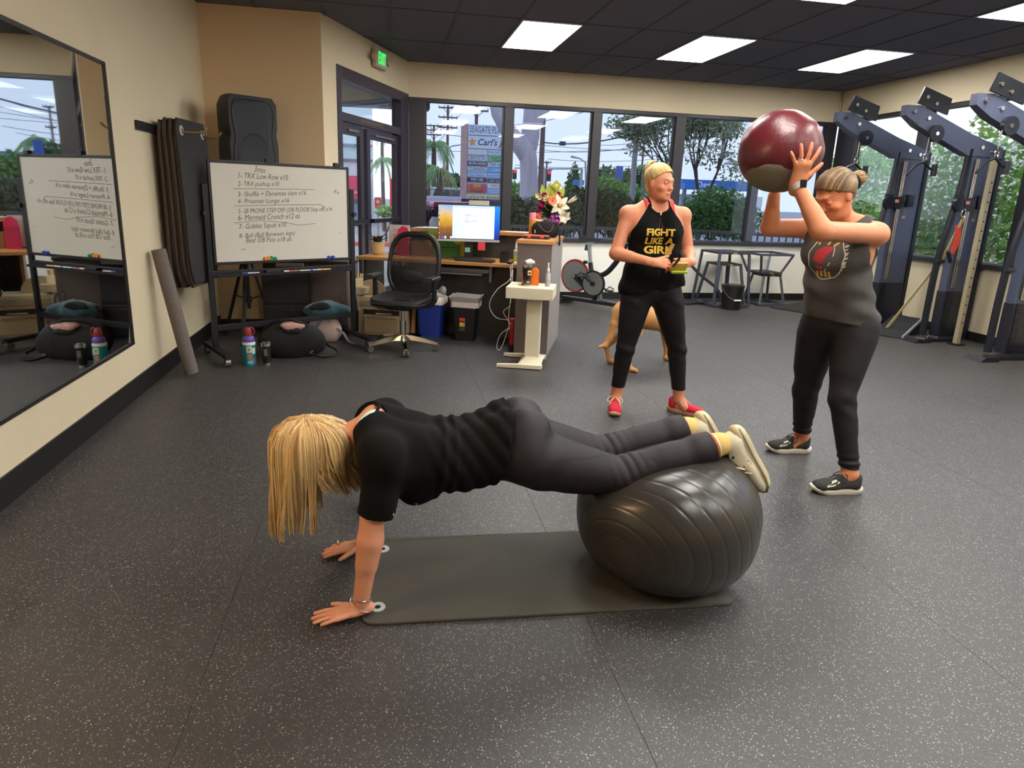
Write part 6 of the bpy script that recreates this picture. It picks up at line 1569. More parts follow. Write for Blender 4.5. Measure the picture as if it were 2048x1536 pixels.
# ================================================================ THE PEOPLE
blk_leg = M('black_legging_cloth', (16, 15, 18), .6, var=.12, scale=8, bump=.15, bscale=500, spec=.3)
plum_leg = M('dark_plum_legging_cloth', (33, 27, 32), .6, var=.12, scale=8, bump=.15, bscale=500, spec=.35)
blk_tee = M('black_cotton', (10, 10, 11), .9, spec=.2, var=.15, scale=12, bump=.3, bscale=400)
def fold_fn(terms):
    def fn(P):
        o = np.zeros(len(P))
        for (dirv, freq, amp, c, rad, ph) in terms:
            d = unit(dirv); u = P@d; 
            perp = np.cross(d, (.3, .8, .5)); w = .6*np.sin(P@perp*9+ph*2)
            wt = np.exp(-(((P-np.asarray(c))**2).sum(1))/(rad*rad)) if c is not None else 1.0
            o += amp*np.sin(u*freq+w+ph)*wt
        return o
    return fn
def person_base(name, label, loc): return thing(name, label, 'person', loc)
def limb(v, a, b, c, r, k=.03, calf=None, **kw):
    v.rc(a, b, r[0], r[1], k).rc(b, c, r[1]*.98, r[2], k); return v
def torso_vol(pel, wai, che, shL, shR, nb, R_, F_, hw=.095, ww=.062, cw=.075, bust=.058, dz=1.0, depth=1.0):
    """pelvis, waist and chest centres, shoulders, neck base; R_ right vector, F_ forward vector of the trunk"""
    v = Vol(); R_, F_ = unit(R_), unit(F_)
    for s in (-1, 1):
        v.rc(pel+R_*s*hw*.62, wai+R_*s*ww*.75, .112*depth, .088*depth, .05); v.rc(wai+R_*s*ww*.75, che+R_*s*cw, .088*depth, .094*depth, .05)
        v.rc(che+R_*s*cw, nb+R_*s*.055-F_*.008+(che-nb)*.18, .092*depth, .062, .04)
        if bust: v.el(che+R_*s*.070+F_*.072-unit(nb-che)*.035, (bust, bust, bust), None, .03)
        v.el(pel+R_*s*.062-F_*.055-unit(wai-pel)*.02, (.082, .082, .082), None, .04)
    for sh in (shL, shR): v.rc(nb+(sh-nb)*.30+(che-nb)*.06, sh, .046, .050, .035)
    return v
def leg_vol(hip, knee, ank, r=(.094, .056, .036), back=None):
    v = Vol(); v.rc(hip, knee, r[0], r[1], .03); v.rc(knee, ank, r[1]*.95, r[2], .02)
    ax = unit(ank-knee); L_ = np.linalg.norm(ank-knee)
    if back is not None: v.rc(knee+ax*L_*.14+back*.014, knee+ax*L_*.42+back*.012, .044, .036, .03); v.rc(hip+(knee-hip)*.15-back*.012, hip+(knee-hip)*.6-back*.012, r[0]*.92, r[1]*1.15, .03)
    return v
def arm_vol(sh, el_, wr, r=(.050, .038, .026)):
    v = Vol(); v.el(sh, (.054, .054, .054), None, .03); v.rc(sh, el_, r[0]*.92, r[1], .02); ax = unit(wr-el_); L_ = np.linalg.norm(wr-el_)
    v.rc(el_, wr, r[1]*.97, r[2], .02); v.rc(el_+ax*L_*.08, el_+ax*L_*.40, .040, .034, .02); return v
def A(t): return np.array(t, float)

# ---------------- the woman in plank on the ball
PL = person_base('person', 'blond woman in a black t-shirt holding a plank with her shins on the ball', (.35, 2.17, 0))
yc = 2.175
P_ = dict(sh_n=A((-.035, 1.995, .590)), sh_f=A((-.03, 2.355, .590)), el_n=A((-.062, 1.972, .305)), el_f=A((-.062, 2.39, .305)), wr_n=A((-.098, 1.972, .062)), wr_f=A((-.100, 2.40, .062)),
     nb=A((-.065, yc, .640)), head=A((-.235, yc, .545)), pel=A((.475, yc, .555)), wai=A((.27, yc, .530)), che=A((.075, yc, .545)),
     hip_n=A((.50, 2.085, .53)), hip_f=A((.50, 2.265, .53)), kn_n=A((.845, 2.065, .445)), kn_f=A((.845, 2.265, .445)), an_n=A((1.245, 2.055, .565)), an_f=A((1.225, 2.285, .545)))
up = v3(0, 0, 1)
Rv, Fv = v3(0, 1, 0), v3(.0, 0, -1)      # her right is away from the camera, her front faces the floor
tor = torso_vol(P_['pel'], P_['wai'], P_['che'], P_['sh_n'], P_['sh_f'], P_['nb'], Rv, Fv, bust=.062)
arms = arm_vol(P_['sh_n'], P_['el_n'], P_['wr_n'], (.052, .041, .028)).add(arm_vol(P_['sh_f'], P_['el_f'], P_['wr_f'], (.052, .041, .028)))
legs = leg_vol(P_['hip_n'], P_['kn_n'], P_['an_n'], (.098, .062, .040), v3(0, 0, 1)).add(leg_vol(P_['hip_f'], P_['kn_f'], P_['an_f'], (.098, .062, .040), v3(0, 0, 1)))
hfr = frame((-.45, -.05, -.88), (-.86, 0, .50))
body = Vol().add(tor).add(arms).add(legs)
body.rc(P_['nb']+v3(.01, 0, -.01), P_['head']+v3(.05, 0, .02), .056, .050, .03).add(head_vol(P_['head'], hfr, .98))
body.add(hand_vol(P_['wr_n']+v3(-.006, 0, -.030), (-1, -.10, -.10), (-.10, .02, 1), (-.10, 1, 0), 1.0, .09, (.02, .06, .06), (.72, .70, -.12)))
body.add(hand_vol(P_['wr_f']+v3(-.006, 0, -.030), (-1, -.10, -.10), (-.10, .02, 1), (-.05, -1, 0), 1.0, .09, (.02, .06, .06), (.72, .70, -.12)))
skin1 = skin_mat('peach_skin', (226, 158, 124), None)  # one even peach tone over the whole body
off = A((.35, 2.17, 0))
ob = vol_obj(body, .0042, 'body', skin1, PL, smooth_it=1); tint_face(ob, off, P_['head'], hfr, .98)
eyes(PL, P_['head'], hfr, .98)
# t-shirt with bunched folds at the waist
tee = torso_vol(P_['pel']+v3(-.04, 0, -.008), P_['wai']+v3(0, 0, -.014), P_['che']+v3(0, 0, -.012), P_['sh_n'], P_['sh_f'], P_['nb'], Rv, Fv, bust=.066).grown(.016)
for (s_, e_) in (('sh_n', 'el_n'), ('sh_f', 'el_f')):
    sd_ = v3(0, -1 if s_ == 'sh_n' else 1, 0)
    tee.rc(P_[s_]+v3(.025, 0, .012), P_[s_]+(P_[e_]-P_[s_])*.70+sd_*.004+v3(.010, 0, 0), .066, .062, .06)
tee.rc(P_['che']+v3(.03, 0, -.055), P_['wai']+v3(.02, 0, -.045), .095, .088, .04)
def tee_fold(P):
    x, y, z = P[:, 0], P[:, 1], P[:, 2]
    w = np.clip((x-.10)/.12, 0, 1)*np.clip((.46-x)/.05, .3, 1)
    o = -.0065*w*np.abs(np.sin((x+.35*(z-.5)*np.sin(x*5))*52+2.2*np.sin(y*6)+1.5*np.sin(z*11)))**1.5*np.clip(1.3-(.60-z)*2.0, .2, 1)
    o += .004*np.sin((x*.8+z*.9)*38+y*8)*np.exp(-((x-.03)**2+(z-.5)**2)/.02)
    o += .003*np.sin(x*30+z*14+y*5)
    o += -.010*np.exp(-((x-(.185+.10*(z-.5)))/.014)**2)*(z > .36)-.006*np.exp(-((x-(.225+.10*(z-.5)))/.010)**2)
    return o
slv = lambda s_, e_, sg: Vol().rc(P_[s_]+(P_[e_]-P_[s_])*.35, P_[s_]+(P_[e_]-P_[s_])*1.1+v3(.005, 0, 0), .043, .046, .001)
neckhole = Vol().el(P_['nb']+v3(-.035, 0, .045), (.075, .080, .075), None, .001).rc(P_['nb']+v3(0, 0, .02), P_['head'], .062, .08, .001)
tee_o = vol_obj(tee, .0042, 't_shirt', blk_tee, PL, cuts=[(v3(.405, 0, .55), v3(1, 0, -.22)), (P_['sh_n']+(P_['el_n']-P_['sh_n'])*.70, unit(P_['el_n']-P_['sh_n']+v3(-.03, 0, 0)))], fold=tee_fold, minus=[slv('sh_n', 'el_n', 1), slv('sh_f', 'el_f', 1), neckhole], smooth_it=1)
B().tube([P_['nb']+v3(.0, -.075, .015), P_['nb']+v3(.02, -.06, .052), P_['nb']+v3(.035, 0, .066), P_['nb']+v3(.02, .06, .052)], .006, n=8).build('collar', blk_tee, tee_o, smooth=True, world=True)
mint = M('pale_mint_strap', (198, 226, 214), .7, var=.1)
strap(hug(ob, [P_['nb']+v3(-.035, -.075, .028), P_['nb']+v3(-.01, -.062, .056), P_['nb']+v3(.03, -.03, .07)], .004), .026, .005, mint, 'bra_strap', PL, True, nrm=(0, -.5, 1))
wt_ = M('white_print', (214, 214, 214), .8)
# leggings
lg = Vol().add(torso_vol(P_['pel'], P_['wai']+v3(.06, 0, 0), P_['che'], P_['sh_n'], P_['sh_f'], P_['nb'], Rv, Fv, bust=0)).add(legs)
lg = lg.grown(.008)
for (k_, a_) in (('kn_n', 'an_n'), ('kn_f', 'an_f')): lg.rc(P_[k_]+(P_[a_]-P_[k_])*.45, P_[k_]+(P_[a_]-P_[k_])*.90, .056, .058, .03)
def leg_fold(P):
    x, y, z = P[:, 0], P[:, 1], P[:, 2]
    return -.0035*np.exp(-((x-.86)/.07)**2)*np.abs(np.sin(x*85+z*30+y*8))*(z > .44)+.0022*np.sin(x*45-z*60+y*9)*np.exp(-((x-.58)/.09)**2)+.0025*np.sin(x*60+z*20)*np.exp(-((x-1.12)/.08)**2)
lgo = vol_obj(lg, .0042, 'leggings', plum_leg, PL, cuts=[(v3(.36, 0, .5), v3(-1, 0, 0)), (v3(1.205, 0, .55), v3(.96, 0, .28))], fold=leg_fold)
for sd_ in (-1,):
    pts = [(x_, .02+.03*math.sin((x_+.4)*2)) for x_ in np.linspace(-.36, .36, 26)]
    decal(flat_line(pts, .004), lgo, (.78, 1.9, .50), (1, 0, -.1), (0, 0, 1), M('plum_seam', (30, 26, 30), .8), lgo, 'seam', .0012)
    decal(flat_line([(0, y_) for y_ in np.linspace(-.05, .06, 10)], .004), lgo, (.52, 1.9, .48), (1, 0, 0), (0, 0, 1), MATS['plum_seam'], lgo, 'seam', .0012); decal(flat_line([(0, y_) for y_ in np.linspace(-.04, .05, 10)], .004), lgo, (.70, 1.9, .45), (1, 0, -.2), (.2, 0, 1), MATS['plum_seam'], lgo, 'seam', .0012)
sock_m = M('tan_ribbed_sock', (222, 186, 112), .85, bump=.4, bscale=200); sock_o = M('rust_orange_sock', (206, 104, 42), .85); sock_w = M('cream_sock_band', (236, 228, 190), .85)
shoe_c = M('off_white_knit', (226, 216, 188), .75, bump=.4, bscale=350); sole_c = M('cream_foam_sole', (214, 196, 158), .8, bump=.4, bscale=60); sole_g = M('grey_green_foam', (150, 150, 136), .8); lace_c = M('cream_lace', (232, 220, 196), .8); rust = M('tan_suede', (176, 116, 62), .7)
for (k_, a_, fd, nm) in (('kn_n', 'an_n', (.50, -.10, -.86), 'n'), ('kn_f', 'an_f', (.55, -.02, -.83), 'f')):
    ax_ = unit(P_[a_]-P_[k_]); a = P_[a_]
    sk = Vol().rc(a-ax_*.07, a-ax_*.01, .0465, .043, .01).rc(a-ax_*.01, a+ax_*.03, .043, .030, .01); so = vol_obj(sk, .004, 'sock', sock_m, PL, cuts=[(a-ax_*.06, -ax_)])
    B().cyl(a-ax_*.056, a-ax_*.030, .0485, .0475, n=24).build('sock_cuff', sock_o, so, smooth=True, world=True); B().cyl(a-ax_*.032, a-ax_*.024, .0475, .0472, n=24).build('sock_band', sock_w, so, smooth=True, world=True)
    fd = unit(fd); upv = unit(-ax_+fd*(ax_@fd)); heel = a+ax_*.098-fd*.054
    s_, Pf = shoe(PL, heel, fd, upv, .290, shoe_c, sole_c, lace_c, acc=[([(-.03, .012), (.0, -.018), (.012, -.018), (-.015, .015)], 0, rust, 'stripe'), ([(-.002, .010), (.012, -.015), (.020, -.012), (.004, .014)], 0, rust, 'stripe')], side=1)
    for z0 in (.018,): B().tube([Pf(x*1.05, y, z0+.012*max(0, (y-.2)/.066)**2) for (x, y) in ((.031, .03), (.034, .07), (.035, .11), (.042, .16), (.045, .2), (.040, .236), (.02, .262), (-.02, .262), (-.040, .236), (-.043, .2), (-.039, .16), (-.031, .11), (-.031, .07), (-.030, .03), (-.02, .004), (.02, .004))], .0042, n=6, closed=True).build('midsole_line', sole_g, s_, smooth=True, world=True)
    if nm == 'n':
        B().tube(smooth_pts([Pf(0, .105, .10), Pf(-.03, .09, .12), Pf(-.02, .10, .16), A(Pf(0, .105, .10))+v3(-.02, -.02, -.10), A(Pf(0, .105, .10))+v3(-.035, -.03, -.15)]), .003, n=6).build('loose_lace', lace_c, s_, smooth=True, world=True)
for dx, dz in ((.0, .0), (.012, -.02), (-.012, -.035)):
    B().ball(P_['an_n']+v3(.045+dx, -.034, -.01+dz), .006, 8, (1, .4, 1)).build('sock_dot', M('black_dot', (30, 28, 28), .8), so, world=True)
# hair: a full blond bob falling past the face
hair_m = M('blond_hair', (204, 170, 112), .42, var=.30, scale=26, stretch=(3, 3, .6), sheen=.2); hair_l = M('light_blond_hair', (232, 204, 150), .42, var=.2, scale=30); hair_d = M('dark_blond_hair', (150, 116, 70), .45, var=.2, scale=30)
hc = P_['head']
hv = Vol(); 
hv.el(hp(hc, hfr, 0, -.018, .030), (.094, .112, .104), hfr, .02); hv.el(hc+v3(-.035, 0, -.02), (.115, .100, .115), None, .04); hv.el(hc+v3(-.055, 0, -.12), (.090, .092, .12), None, .05); hv.el(hc+v3(.05, 0, -.02), (.070, .088, .075), None, .04)
hv.el(hc+v3(-.085, 0, -.20), (.050, .07, .08), None, .05)
hmin = Vol().rc(hp(hc, hfr, 0, .08, -.06), hp(hc, hfr, 0, .22, -.10), .066, .08, .001)
hair_o = vol_obj(hv, .0048, 'hair', hair_m, PL, minus=hmin, fold=lambda P: .013+.003*np.sin(P[:, 1]*70+4*np.sin(P[:, 2]*12)+P[:, 0]*50))
r_ = np.random.default_rng(11); K = 1900; cv = np.zeros((K, 12, 3))
th = r_.uniform(-PI, PI, K); crown = hc+v3(-.045, 0, .118)
sx = np.cos(th); sy = np.sin(th); reach = r_.uniform(.85, 1.04, K); Lh = np.where(sx < .2, r_.uniform(.24, .36, K), r_.uniform(.10, .19, K))*np.where(np.abs(sy) > .8, .9, 1)
tt = np.linspace(0, 1, 12)
for i in range(12):
    t_ = tt[i]; ph = np.minimum(1, t_/.45)*PI/2
    bx = np.where(sx < 0, .128, .172)*reach; by = .112*reach
    cv[:, i, 0] = crown[0]+sx*bx*np.sin(ph)+np.where(sx < 0, -.028, .014)*np.maximum(0, t_-.5)+.006*np.sin(th*9+t_*5)
    cv[:, i, 1] = crown[1]+sy*by*np.sin(ph)*(1-.25*np.maximum(0, t_-.6))+.006*np.cos(th*7+t_*6)
    cv[:, i, 2] = crown[2]+.006-.085*(1-np.cos(ph))-Lh*np.maximum(0, t_-.32)/.68+r_.normal(0, .002, K)
flick = (sx > .2)
cv[flick, -3:, 0] += np.array([.004, .012, .024])
sel = r_.random(K)
for nm, msk, mt_ in (('hair_locks', sel < .45, hair_m), ('light_hair_locks', (sel >= .45) & (sel < .82), hair_l), ('dark_hair_locks', sel >= .82, hair_d)):
    o = strands(nm, cv[msk], r_.uniform(.0016, .0038, msk.sum()), mt_, hair_o); o['kind'] = 'stuff'
# bracelet and ring
B().tube([P_['wr_n']+v3(.005+.033*math.cos(a), .033*math.sin(a), .010+.012*math.cos(a+2)) for a in np.linspace(0, 2*PI, 25)[:-1]], .002, n=6, closed=True).build('bracelet', M('silver_chain', (206, 200, 188), .25, .9), PL, smooth=True, world=True)
B().tube([P_['wr_n']+v3(.0+.036*math.cos(a), .036*math.sin(a), -.012-.022*math.cos(a)) for a in np.linspace(0, 2*PI, 25)[:-1]], .0018, n=6, closed=True).build('bracelet', MATS['silver_chain'], PL, smooth=True, world=True)
B().ball(P_['wr_f']+v3(-.108, .016, -.028), .010, 10, (.5, 1, 1)).build('ring', M('white_gold', (236, 226, 200), .2, .8), PL, smooth=True, world=True)
for (t_, p_, w_) in (('DO', (.02, 1.9, .392), .030), ('pump', (.095, 1.9, .372), .035)): decal(flat_text(t_, w_), tee_o, p_, (0, 0, -1), (1, 0, 0), wt_, tee_o, 'print', .0012)

# ---------------- the stability ball and the mat
ballm = M('black_anti_burst_vinyl', (52, 49, 45), .30, var=.12, scale=5, bump=.06, bscale=500, spec=.6)
sbl = thing('stability_ball', 'large black ribbed stability ball under the legs of the planking woman', 'exercise ball', (1.08, 2.12, .012))
def ball_mesh():
    bl = B(); axd = unit(v3(-.78, -.58, -.22)); u1 = unit(np.cross(axd, v3(0, 0, 1))); v1 = np.cross(axd, u1); n, m_ = 72, 220; rings = []
    for i in range(1, m_):
        t_ = PI*i/m_; rr_ = 1.0
        for k in range(1, 17):
            c_ = PI*(.045+.91*(k-.5)/16); rr_ -= .0055*math.exp(-((t_-c_)/.0095)**2)
        ring = []
        for j in range(n):
            a = 2*PI*j/n; p = (axd*math.cos(t_)+(u1*math.cos(a)+v1*math.sin(a))*math.sin(t_))*rr_*.352
            x, y, z = p; z *= .80
            if z < 0:
                k_ = min(1, -z/.28); h0 = math.sqrt(max(1e-4, 1-k_*k_)); g_ = min(1.35, (1-k_**2.8)**(1/2.8)/h0) if k_ < .995 else 1.0; x, y = x*g_, y*g_
            top = .165+.085*(x+.05)/.3
            ex = max(0, z-top) if x < .22 else 0
            z -= ex*.55*max(0, 1-(y/.30)**2)
            fl = -.262; z = max(z, fl); ring.append((x*1.0, y, z+.272))
        rings.append(ring)
    bl.loft(rings); return bl
ball_mesh().build('ball_skin', ballm, sbl, smooth=True, ang=80)
pz_ = unit(v3(-.78, -.58, -.22))*.345; B().cyl(pz_*v3(1, 1, .8)+v3(0, 0, .272), pz_*v3(1, 1, .8)*1.022+v3(0, 0, .272), .022, .018, n=20).build('valve_plug', M('black_plug', (38, 36, 34), .5), sbl, smooth=True)
ma = thing('floor_mat', 'olive-black exercise mat with pale grommets under the stability ball', 'exercise mat', (.60, 2.165, 0), -.042)
def rrect(w, d, r, k=8):
    out = []
    for (sx, sy, a0) in ((1, -1, -PI/2), (1, 1, 0), (-1, 1, PI/2), (-1, -1, PI)):
        for i in range(k): a = a0+PI/2*i/(k-1); out.append((sx*(w/2-r)+r*math.cos(a), sy*(d/2-r)+r*math.sin(a)))
    return out
pts = rrect(1.38, .555, .055)
B().loft([[(x*k, y*k2, z) for (x, y) in pts] for (k, k2, z) in ((.997, .993, 0), (1, 1, .004), (1, 1, .009), (.997, .993, .012))]).build('foam_sheet', M('olive_black_foam', (68, 66, 58), .72, var=.28, scale=3.2, bump=.2, bscale=600), ma, smooth=True, ang=50)
for sy in (-1, 1):
    g = B().lathe([(.011, .0125), (.0125, .0150), (.026, .0150), (.0275, .012)], (-.635, sy*.19, 0), n=28).build('grommet', ring_m, ma, smooth=True)
    B().cyl((-.635, sy*.19, .0118), (-.635, sy*.19, .0128), .0105, n=18).build('grommet_hole', M('hole_black', (10, 10, 10), .9), g)
yb = thing('yoga_block', 'dark blue foam block standing on the floor behind the planking woman', 'yoga block', (-.085, 2.78, 0)); B().box((0, 0, .115), (.05, .10, .23), bev=.006).build('foam_block', M('navy_foam', (40, 52, 112), .8), yb)
B().box((0, -.051, .115), (.03, .003, .12)).build('label', M('navy_label', (30, 38, 84), .7), yb)

# ---------------- the standing woman
SW = person_base('person', 'blond woman standing in a black halter top with gold lettering, black leggings and red trainers', (1.77, 3.98, 0))
q = dict(pel=A((1.765, 4.0, .875)), wai=A((1.755, 4.0, 1.075)), che=A((1.745, 3.99, 1.275)), nb=A((1.745, 4.0, 1.425)), head=A((1.737, 3.965, 1.560)),
     shR=A((1.562, 4.02, 1.358)), shL=A((1.928, 3.99, 1.358)), elR=A((1.478, 3.97, 1.105)), elL=A((1.990, 3.98, 1.115)), wrR=A((1.660, 3.775, 1.070)), wrL=A((1.905, 3.77, 1.075)),
     hipR=A((1.665, 4.01, .84)), hipL=A((1.865, 3.99, .84)), knR=A((1.612, 4.0, .455)), knL=A((1.975, 3.965, .455)), anR=A((1.592, 4.055, .095)), anL=A((2.017, 3.945, .095)))
Rv, Fv = unit(v3(-1, .08, 0)), unit(v3(.08, -1, 0)); bk_ = -Fv
tor = torso_vol(q['pel'], q['wai'], q['che'], q['shL'], q['shR'], q['nb'], Rv, Fv, hw=.10, ww=.062, cw=.078, bust=.050)
arms = arm_vol(q['shR'], q['elR'], q['wrR'], (.050, .040, .027)).add(arm_vol(q['shL'], q['elL'], q['wrL'], (.050, .040, .027)))
legs = leg_vol(q['hipR'], q['knR'], q['anR'], (.098, .055, .037), bk_).add(leg_vol(q['hipL'], q['knL'], q['anL'], (.098, .055, .037), bk_))
hfr = frame((.47, -.88, -.05), (.02, -.02, 1)); body = Vol().add(tor).add(arms).add(legs)
body.rc(q['nb']+v3(0, .005, -.03), q['head']+v3(-.005, .015, -.05), .050, .046, .03).add(head_vol(q['head'], hfr, .97))
body.rc(q['anR'], q['anR']+v3(-.02, -.06, -.05), .036, .03, .02).rc(q['anL'], q['anL']+v3(.03, -.05, -.05), .036, .03, .02)
cl = ((.5, .7, .4), (.45, .7, .4), (.5, .7, .4), (.6, .7, .4))
body.add(hand_vol(q['wrR'], unit(v3(.97, -.22, -.06)), unit(v3(-.1, -.75, .62)), unit(v3(.05, .35, .94)), .95, .05, curls=cl, thumb=(.75, .5, -.25)))
body.add(hand_vol(q['wrL'], unit(v3(-.92, -.33, -.12)), unit(v3(.25, -.80, .50)), unit(v3(.05, .45, .9)), .95, .05, curls=cl, thumb=(.8, .35, -.3)))
skin2 = skin_mat('tanned_skin', (222, 146, 110), None); off = A((1.77, 3.98, 0))
ob = vol_obj(body, .0042, 'body', skin2, SW); tint_face(ob, off, q['head'], hfr, .97); eyes(SW, q['head'], hfr, .97)
top = torso_vol(q['pel']+v3(0, 0, .02), q['wai'], q['che'], q['shL'], q['shR'], q['nb'], Rv, Fv, hw=.112, ww=.082, cw=.080, bust=.052).grown(.011)
top.rc(q['pel']+v3(-.085, -.0, .09), q['pel']+v3(-.105, 0, -.02), .115, .120, .05).rc(q['pel']+v3(.085, 0, .09), q['pel']+v3(.105, 0, -.02), .115, .120, .05)
arm_h = Vol()
for s_, sh in ((-1, 'shR'), (1, 'shL')):
    arm_h.rc(q[sh]+v3(s_*.02, 0, .10), q[sh]+v3(s_*.045, 0, -.12), .105, .075, .02); arm_h.rc(q[sh]+v3(s_*-.052, -.03, .12), q[sh]+v3(s_*.010, -.02, -.02), .082, .095, .02)
nk = Vol().el(q['nb']+v3(0, -.05, .035), (.078, .14, .085), None, .001)
def top_fold(P):
    x, y, z = P[:, 0], P[:, 1], P[:, 2]; lo_ = np.clip((1.12-z)/.2, 0, 1)
    return lo_*(.006*np.sin(x*42+2*np.sin(z*9)+y*20)+.004*np.sin(z*40+x*25))+.0025*np.sin(z*55+x*30)*np.exp(-((z-1.12)/.06)**2)
top_o = vol_obj(top, .0042, 'halter_top', blk_tee, SW, cuts=[(v3(1.76, 4, .865), unit(v3(.18, -.05, -1)))], fold=top_fold, minus=[arm_h, nk])
redb = M('coral_red_strap', (238, 58, 58), .6)
for s_ in (-1, 1):
    strap(hug(ob, [q['nb']+v3(s_*.080, .01, .03), q['nb']+v3(s_*.084, -.05, .0), q['nb']+v3(s_*.092, -.10, -.06), q['nb']+v3(s_*.104, -.12, -.12)], .005), .021, .005, redb, 'bra_strap', SW, True, nrm=(0, -1, .4))
    B().tube(hug(ob, [q['nb']+v3(s_*.058, .03, .04), q['nb']+v3(s_*.062, -.05, .0), q['nb']+v3(s_*.062, -.09, -.05), q['nb']+v3(s_*.056, -.12, -.09)], .004), .0048, n=6).build('top_strap', blk_tee, top_o, smooth=True, world=True)
gold = M('gold_print', (226, 186, 62), .6, var=.12, scale=60); cham = M('maroon_print', (112, 40, 44), .7); tan_p = M('tan_print', (196, 150, 74), .6)
DX, DY = -Rv, v3(0, 0, 1); base = q['che']+Fv*.14
for (t_, z_, w_, h_) in (('FIGHT', -.022, .185, .046), ('LIKE A', -.077, .185, .044), ('GIRL', -.135, .185, .052)): decal(flat_text(t_, w_, h_, bold=.035), top_o, base+v3(-.025, 0, z_), DX, DY, gold, top_o, 'print', .0016, subdiv=.03)
decal(flat_line([(-.018, -.045), (0, .035), (.018, -.045)], .005), top_o, base+v3(-.02, 0, .036), DX, DY, cham, top_o, 'print', .0013); decal(flat_line([(.03, -.05), (.06, .03), (.07, .06)], .03), top_o, base+v3(-.0, 0, -.15), DX, DY, tan_p, top_o, 'print', .0018)
lgo = vol_obj(Vol().add(torso_vol(q['pel'], q['wai'], q['che'], q['shL'], q['shR'], q['nb'], Rv, Fv, bust=0)).add(legs).grown(.007), .0042, 'leggings', blk_leg, SW, cuts=[(v3(0, 0, 1.04), (0, 0, 1)), (v3(0, 0, .170), (0, 0, -1))], fold=lambda P: .003*np.sin(P[:, 2]*70+P[:, 0]*30)*np.exp(-((P[:, 2]-.44)/.06)**2)+.002*np.sin(P[:, 2]*60+P[:, 0]*40)*np.exp(-((P[:, 2]-.78)/.05)**2))
blond2 = M('platinum_blond_hair', (226, 196, 128), .4, var=.28, scale=30, stretch=(1, 1, 1), sheen=.2); blond2d = M('honey_hair', (176, 132, 72), .45, var=.2, scale=30)
hc = q['head']; hv = Vol().el(hp(hc, hfr, 0, -.016, .036), np.array((.081, .098, .092))*.97, hfr, .02).el(hp(hc, hfr, 0, -.055, -.01), (.064, .052, .065), hfr, .02)
hv.el(hp(hc, hfr, .01, -.085, .085), (.034, .032, .032), hfr, .015)
hm = Vol().el(hp(hc, hfr, 0, .098, -.052), (.082, .100, .125), hfr, .001).el(hp(hc, hfr, .08, .03, -.04), (.03, .05, .045), hfr, .001).el(hp(hc, hfr, -.08, .03, -.04), (.03, .05, .045), hfr, .001)
hair_o = vol_obj(hv, .004, 'hair', blond2, SW, minus=hm, fold=lambda P: .007+.0012*np.sin(((P-hc)@hfr[0])*160+6*np.sin(((P-hc)@hfr[1])*14)))
r_ = np.random.default_rng(5); K = 950; cv = np.zeros((K, 9, 3)); th = r_.uniform(-2.7, 2.7, K); bun = hp(hc, hfr, .008, -.080, .080)
for i in range(9):
    t_ = i/8; f0 = np.stack([hp(hc, hfr, .083*math.sin(a), -.016+.100*math.cos(a), .010+.072*math.cos(a)) for a in th]); 
    p = f0*(1-t_)+bun*t_+hfr[2]*.034*math.sin(PI*t_); c0 = hp(hc, hfr, 0, -.016, .036); d = p-c0; ln = np.linalg.norm(d, axis=1, keepdims=True); target = .088+.008*r_.random((K, 1))*0+.004; w_ = (d/ln)
    sc_ = 1/np.sqrt(((w_@hfr[0])/.081)**2+((w_@hfr[1])/.098)**2+((w_@hfr[2])/.092)**2); cv[:, i] = c0+w_*(sc_[:, None]*1.0)
o = strands('hair_locks', cv[:650], r_.uniform(.0014, .003, 650), blond2, hair_o); o['kind'] = 'stuff'; o = strands('dark_hair_locks', cv[650:], r_.uniform(.001, .0022, 300), blond2d, hair_o); o['kind'] = 'stuff'
bl = B()
for k in range(5): bl.tube([hp(hc, hfr, .01+.03*math.cos(a), -.085+.006*k-.012, .088+.030*math.sin(a)+.004*k) for a in np.linspace(0, 2*PI, 15)[:-1]], .007, n=6, closed=True)
bl.build('hair_bun', blond2, hair_o, smooth=True, world=True)
B().tube(hug(ob, [q['nb']+v3(.07*math.sin(a), -.070*math.cos(a), .02-.07*max(0, math.cos(a))**1.5) for a in np.linspace(-1.8, 1.8, 12)], .002, 3), .0018, n=5).build('necklace', MATS['silver_chain'], SW, smooth=True, world=True); B().box(q['nb']+v3(.002, -.074, -.058), (.012, .005, .018), bev=.002).build('pendant', MATS['white_gold'], SW, world=True)
sh_r = M('red_suede', (214, 34, 62), .75, bump=.3, bscale=300); sole_gum = M('gum_and_cream_sole', (216, 168, 140), .7); sole_cr = M('cream_rubber', (236, 226, 204), .7)
for (a_, hl, td) in (('anR', (1.603, 4.115, 0), (-.30, -.95, 0)), ('anL', (1.968, 4.005, 0), (.70, -.71, 0))):
    shoe(SW, A(hl), unit(v3(*td)), up, .262, sh_r, sole_gum, M('cream_lace', (232, 220, 196), .8), acc=[([(-.06, .0), (-.02, .004), (.02, .012)], .008, sole_cr, 'stripe'), ([(-.06, -.012), (-.02, -.010), (.03, .006)], .005, sole_cr, 'stripe')])
B().tube([hp(q['wrR'], np.eye(3), .10, -.045, -.030)+v3(.0, .009*math.cos(a), .009*math.sin(a)) for a in np.linspace(0, 2*PI, 13)[:-1]], .0016, n=5, closed=True).build('ring', MATS['white_gold'], SW, smooth=True, world=True)
cs_ = thing('glasses_case', 'yellow and black patterned case with a lime rim held by the standing woman', 'case', (1.812, 3.725, 1.052), .05)
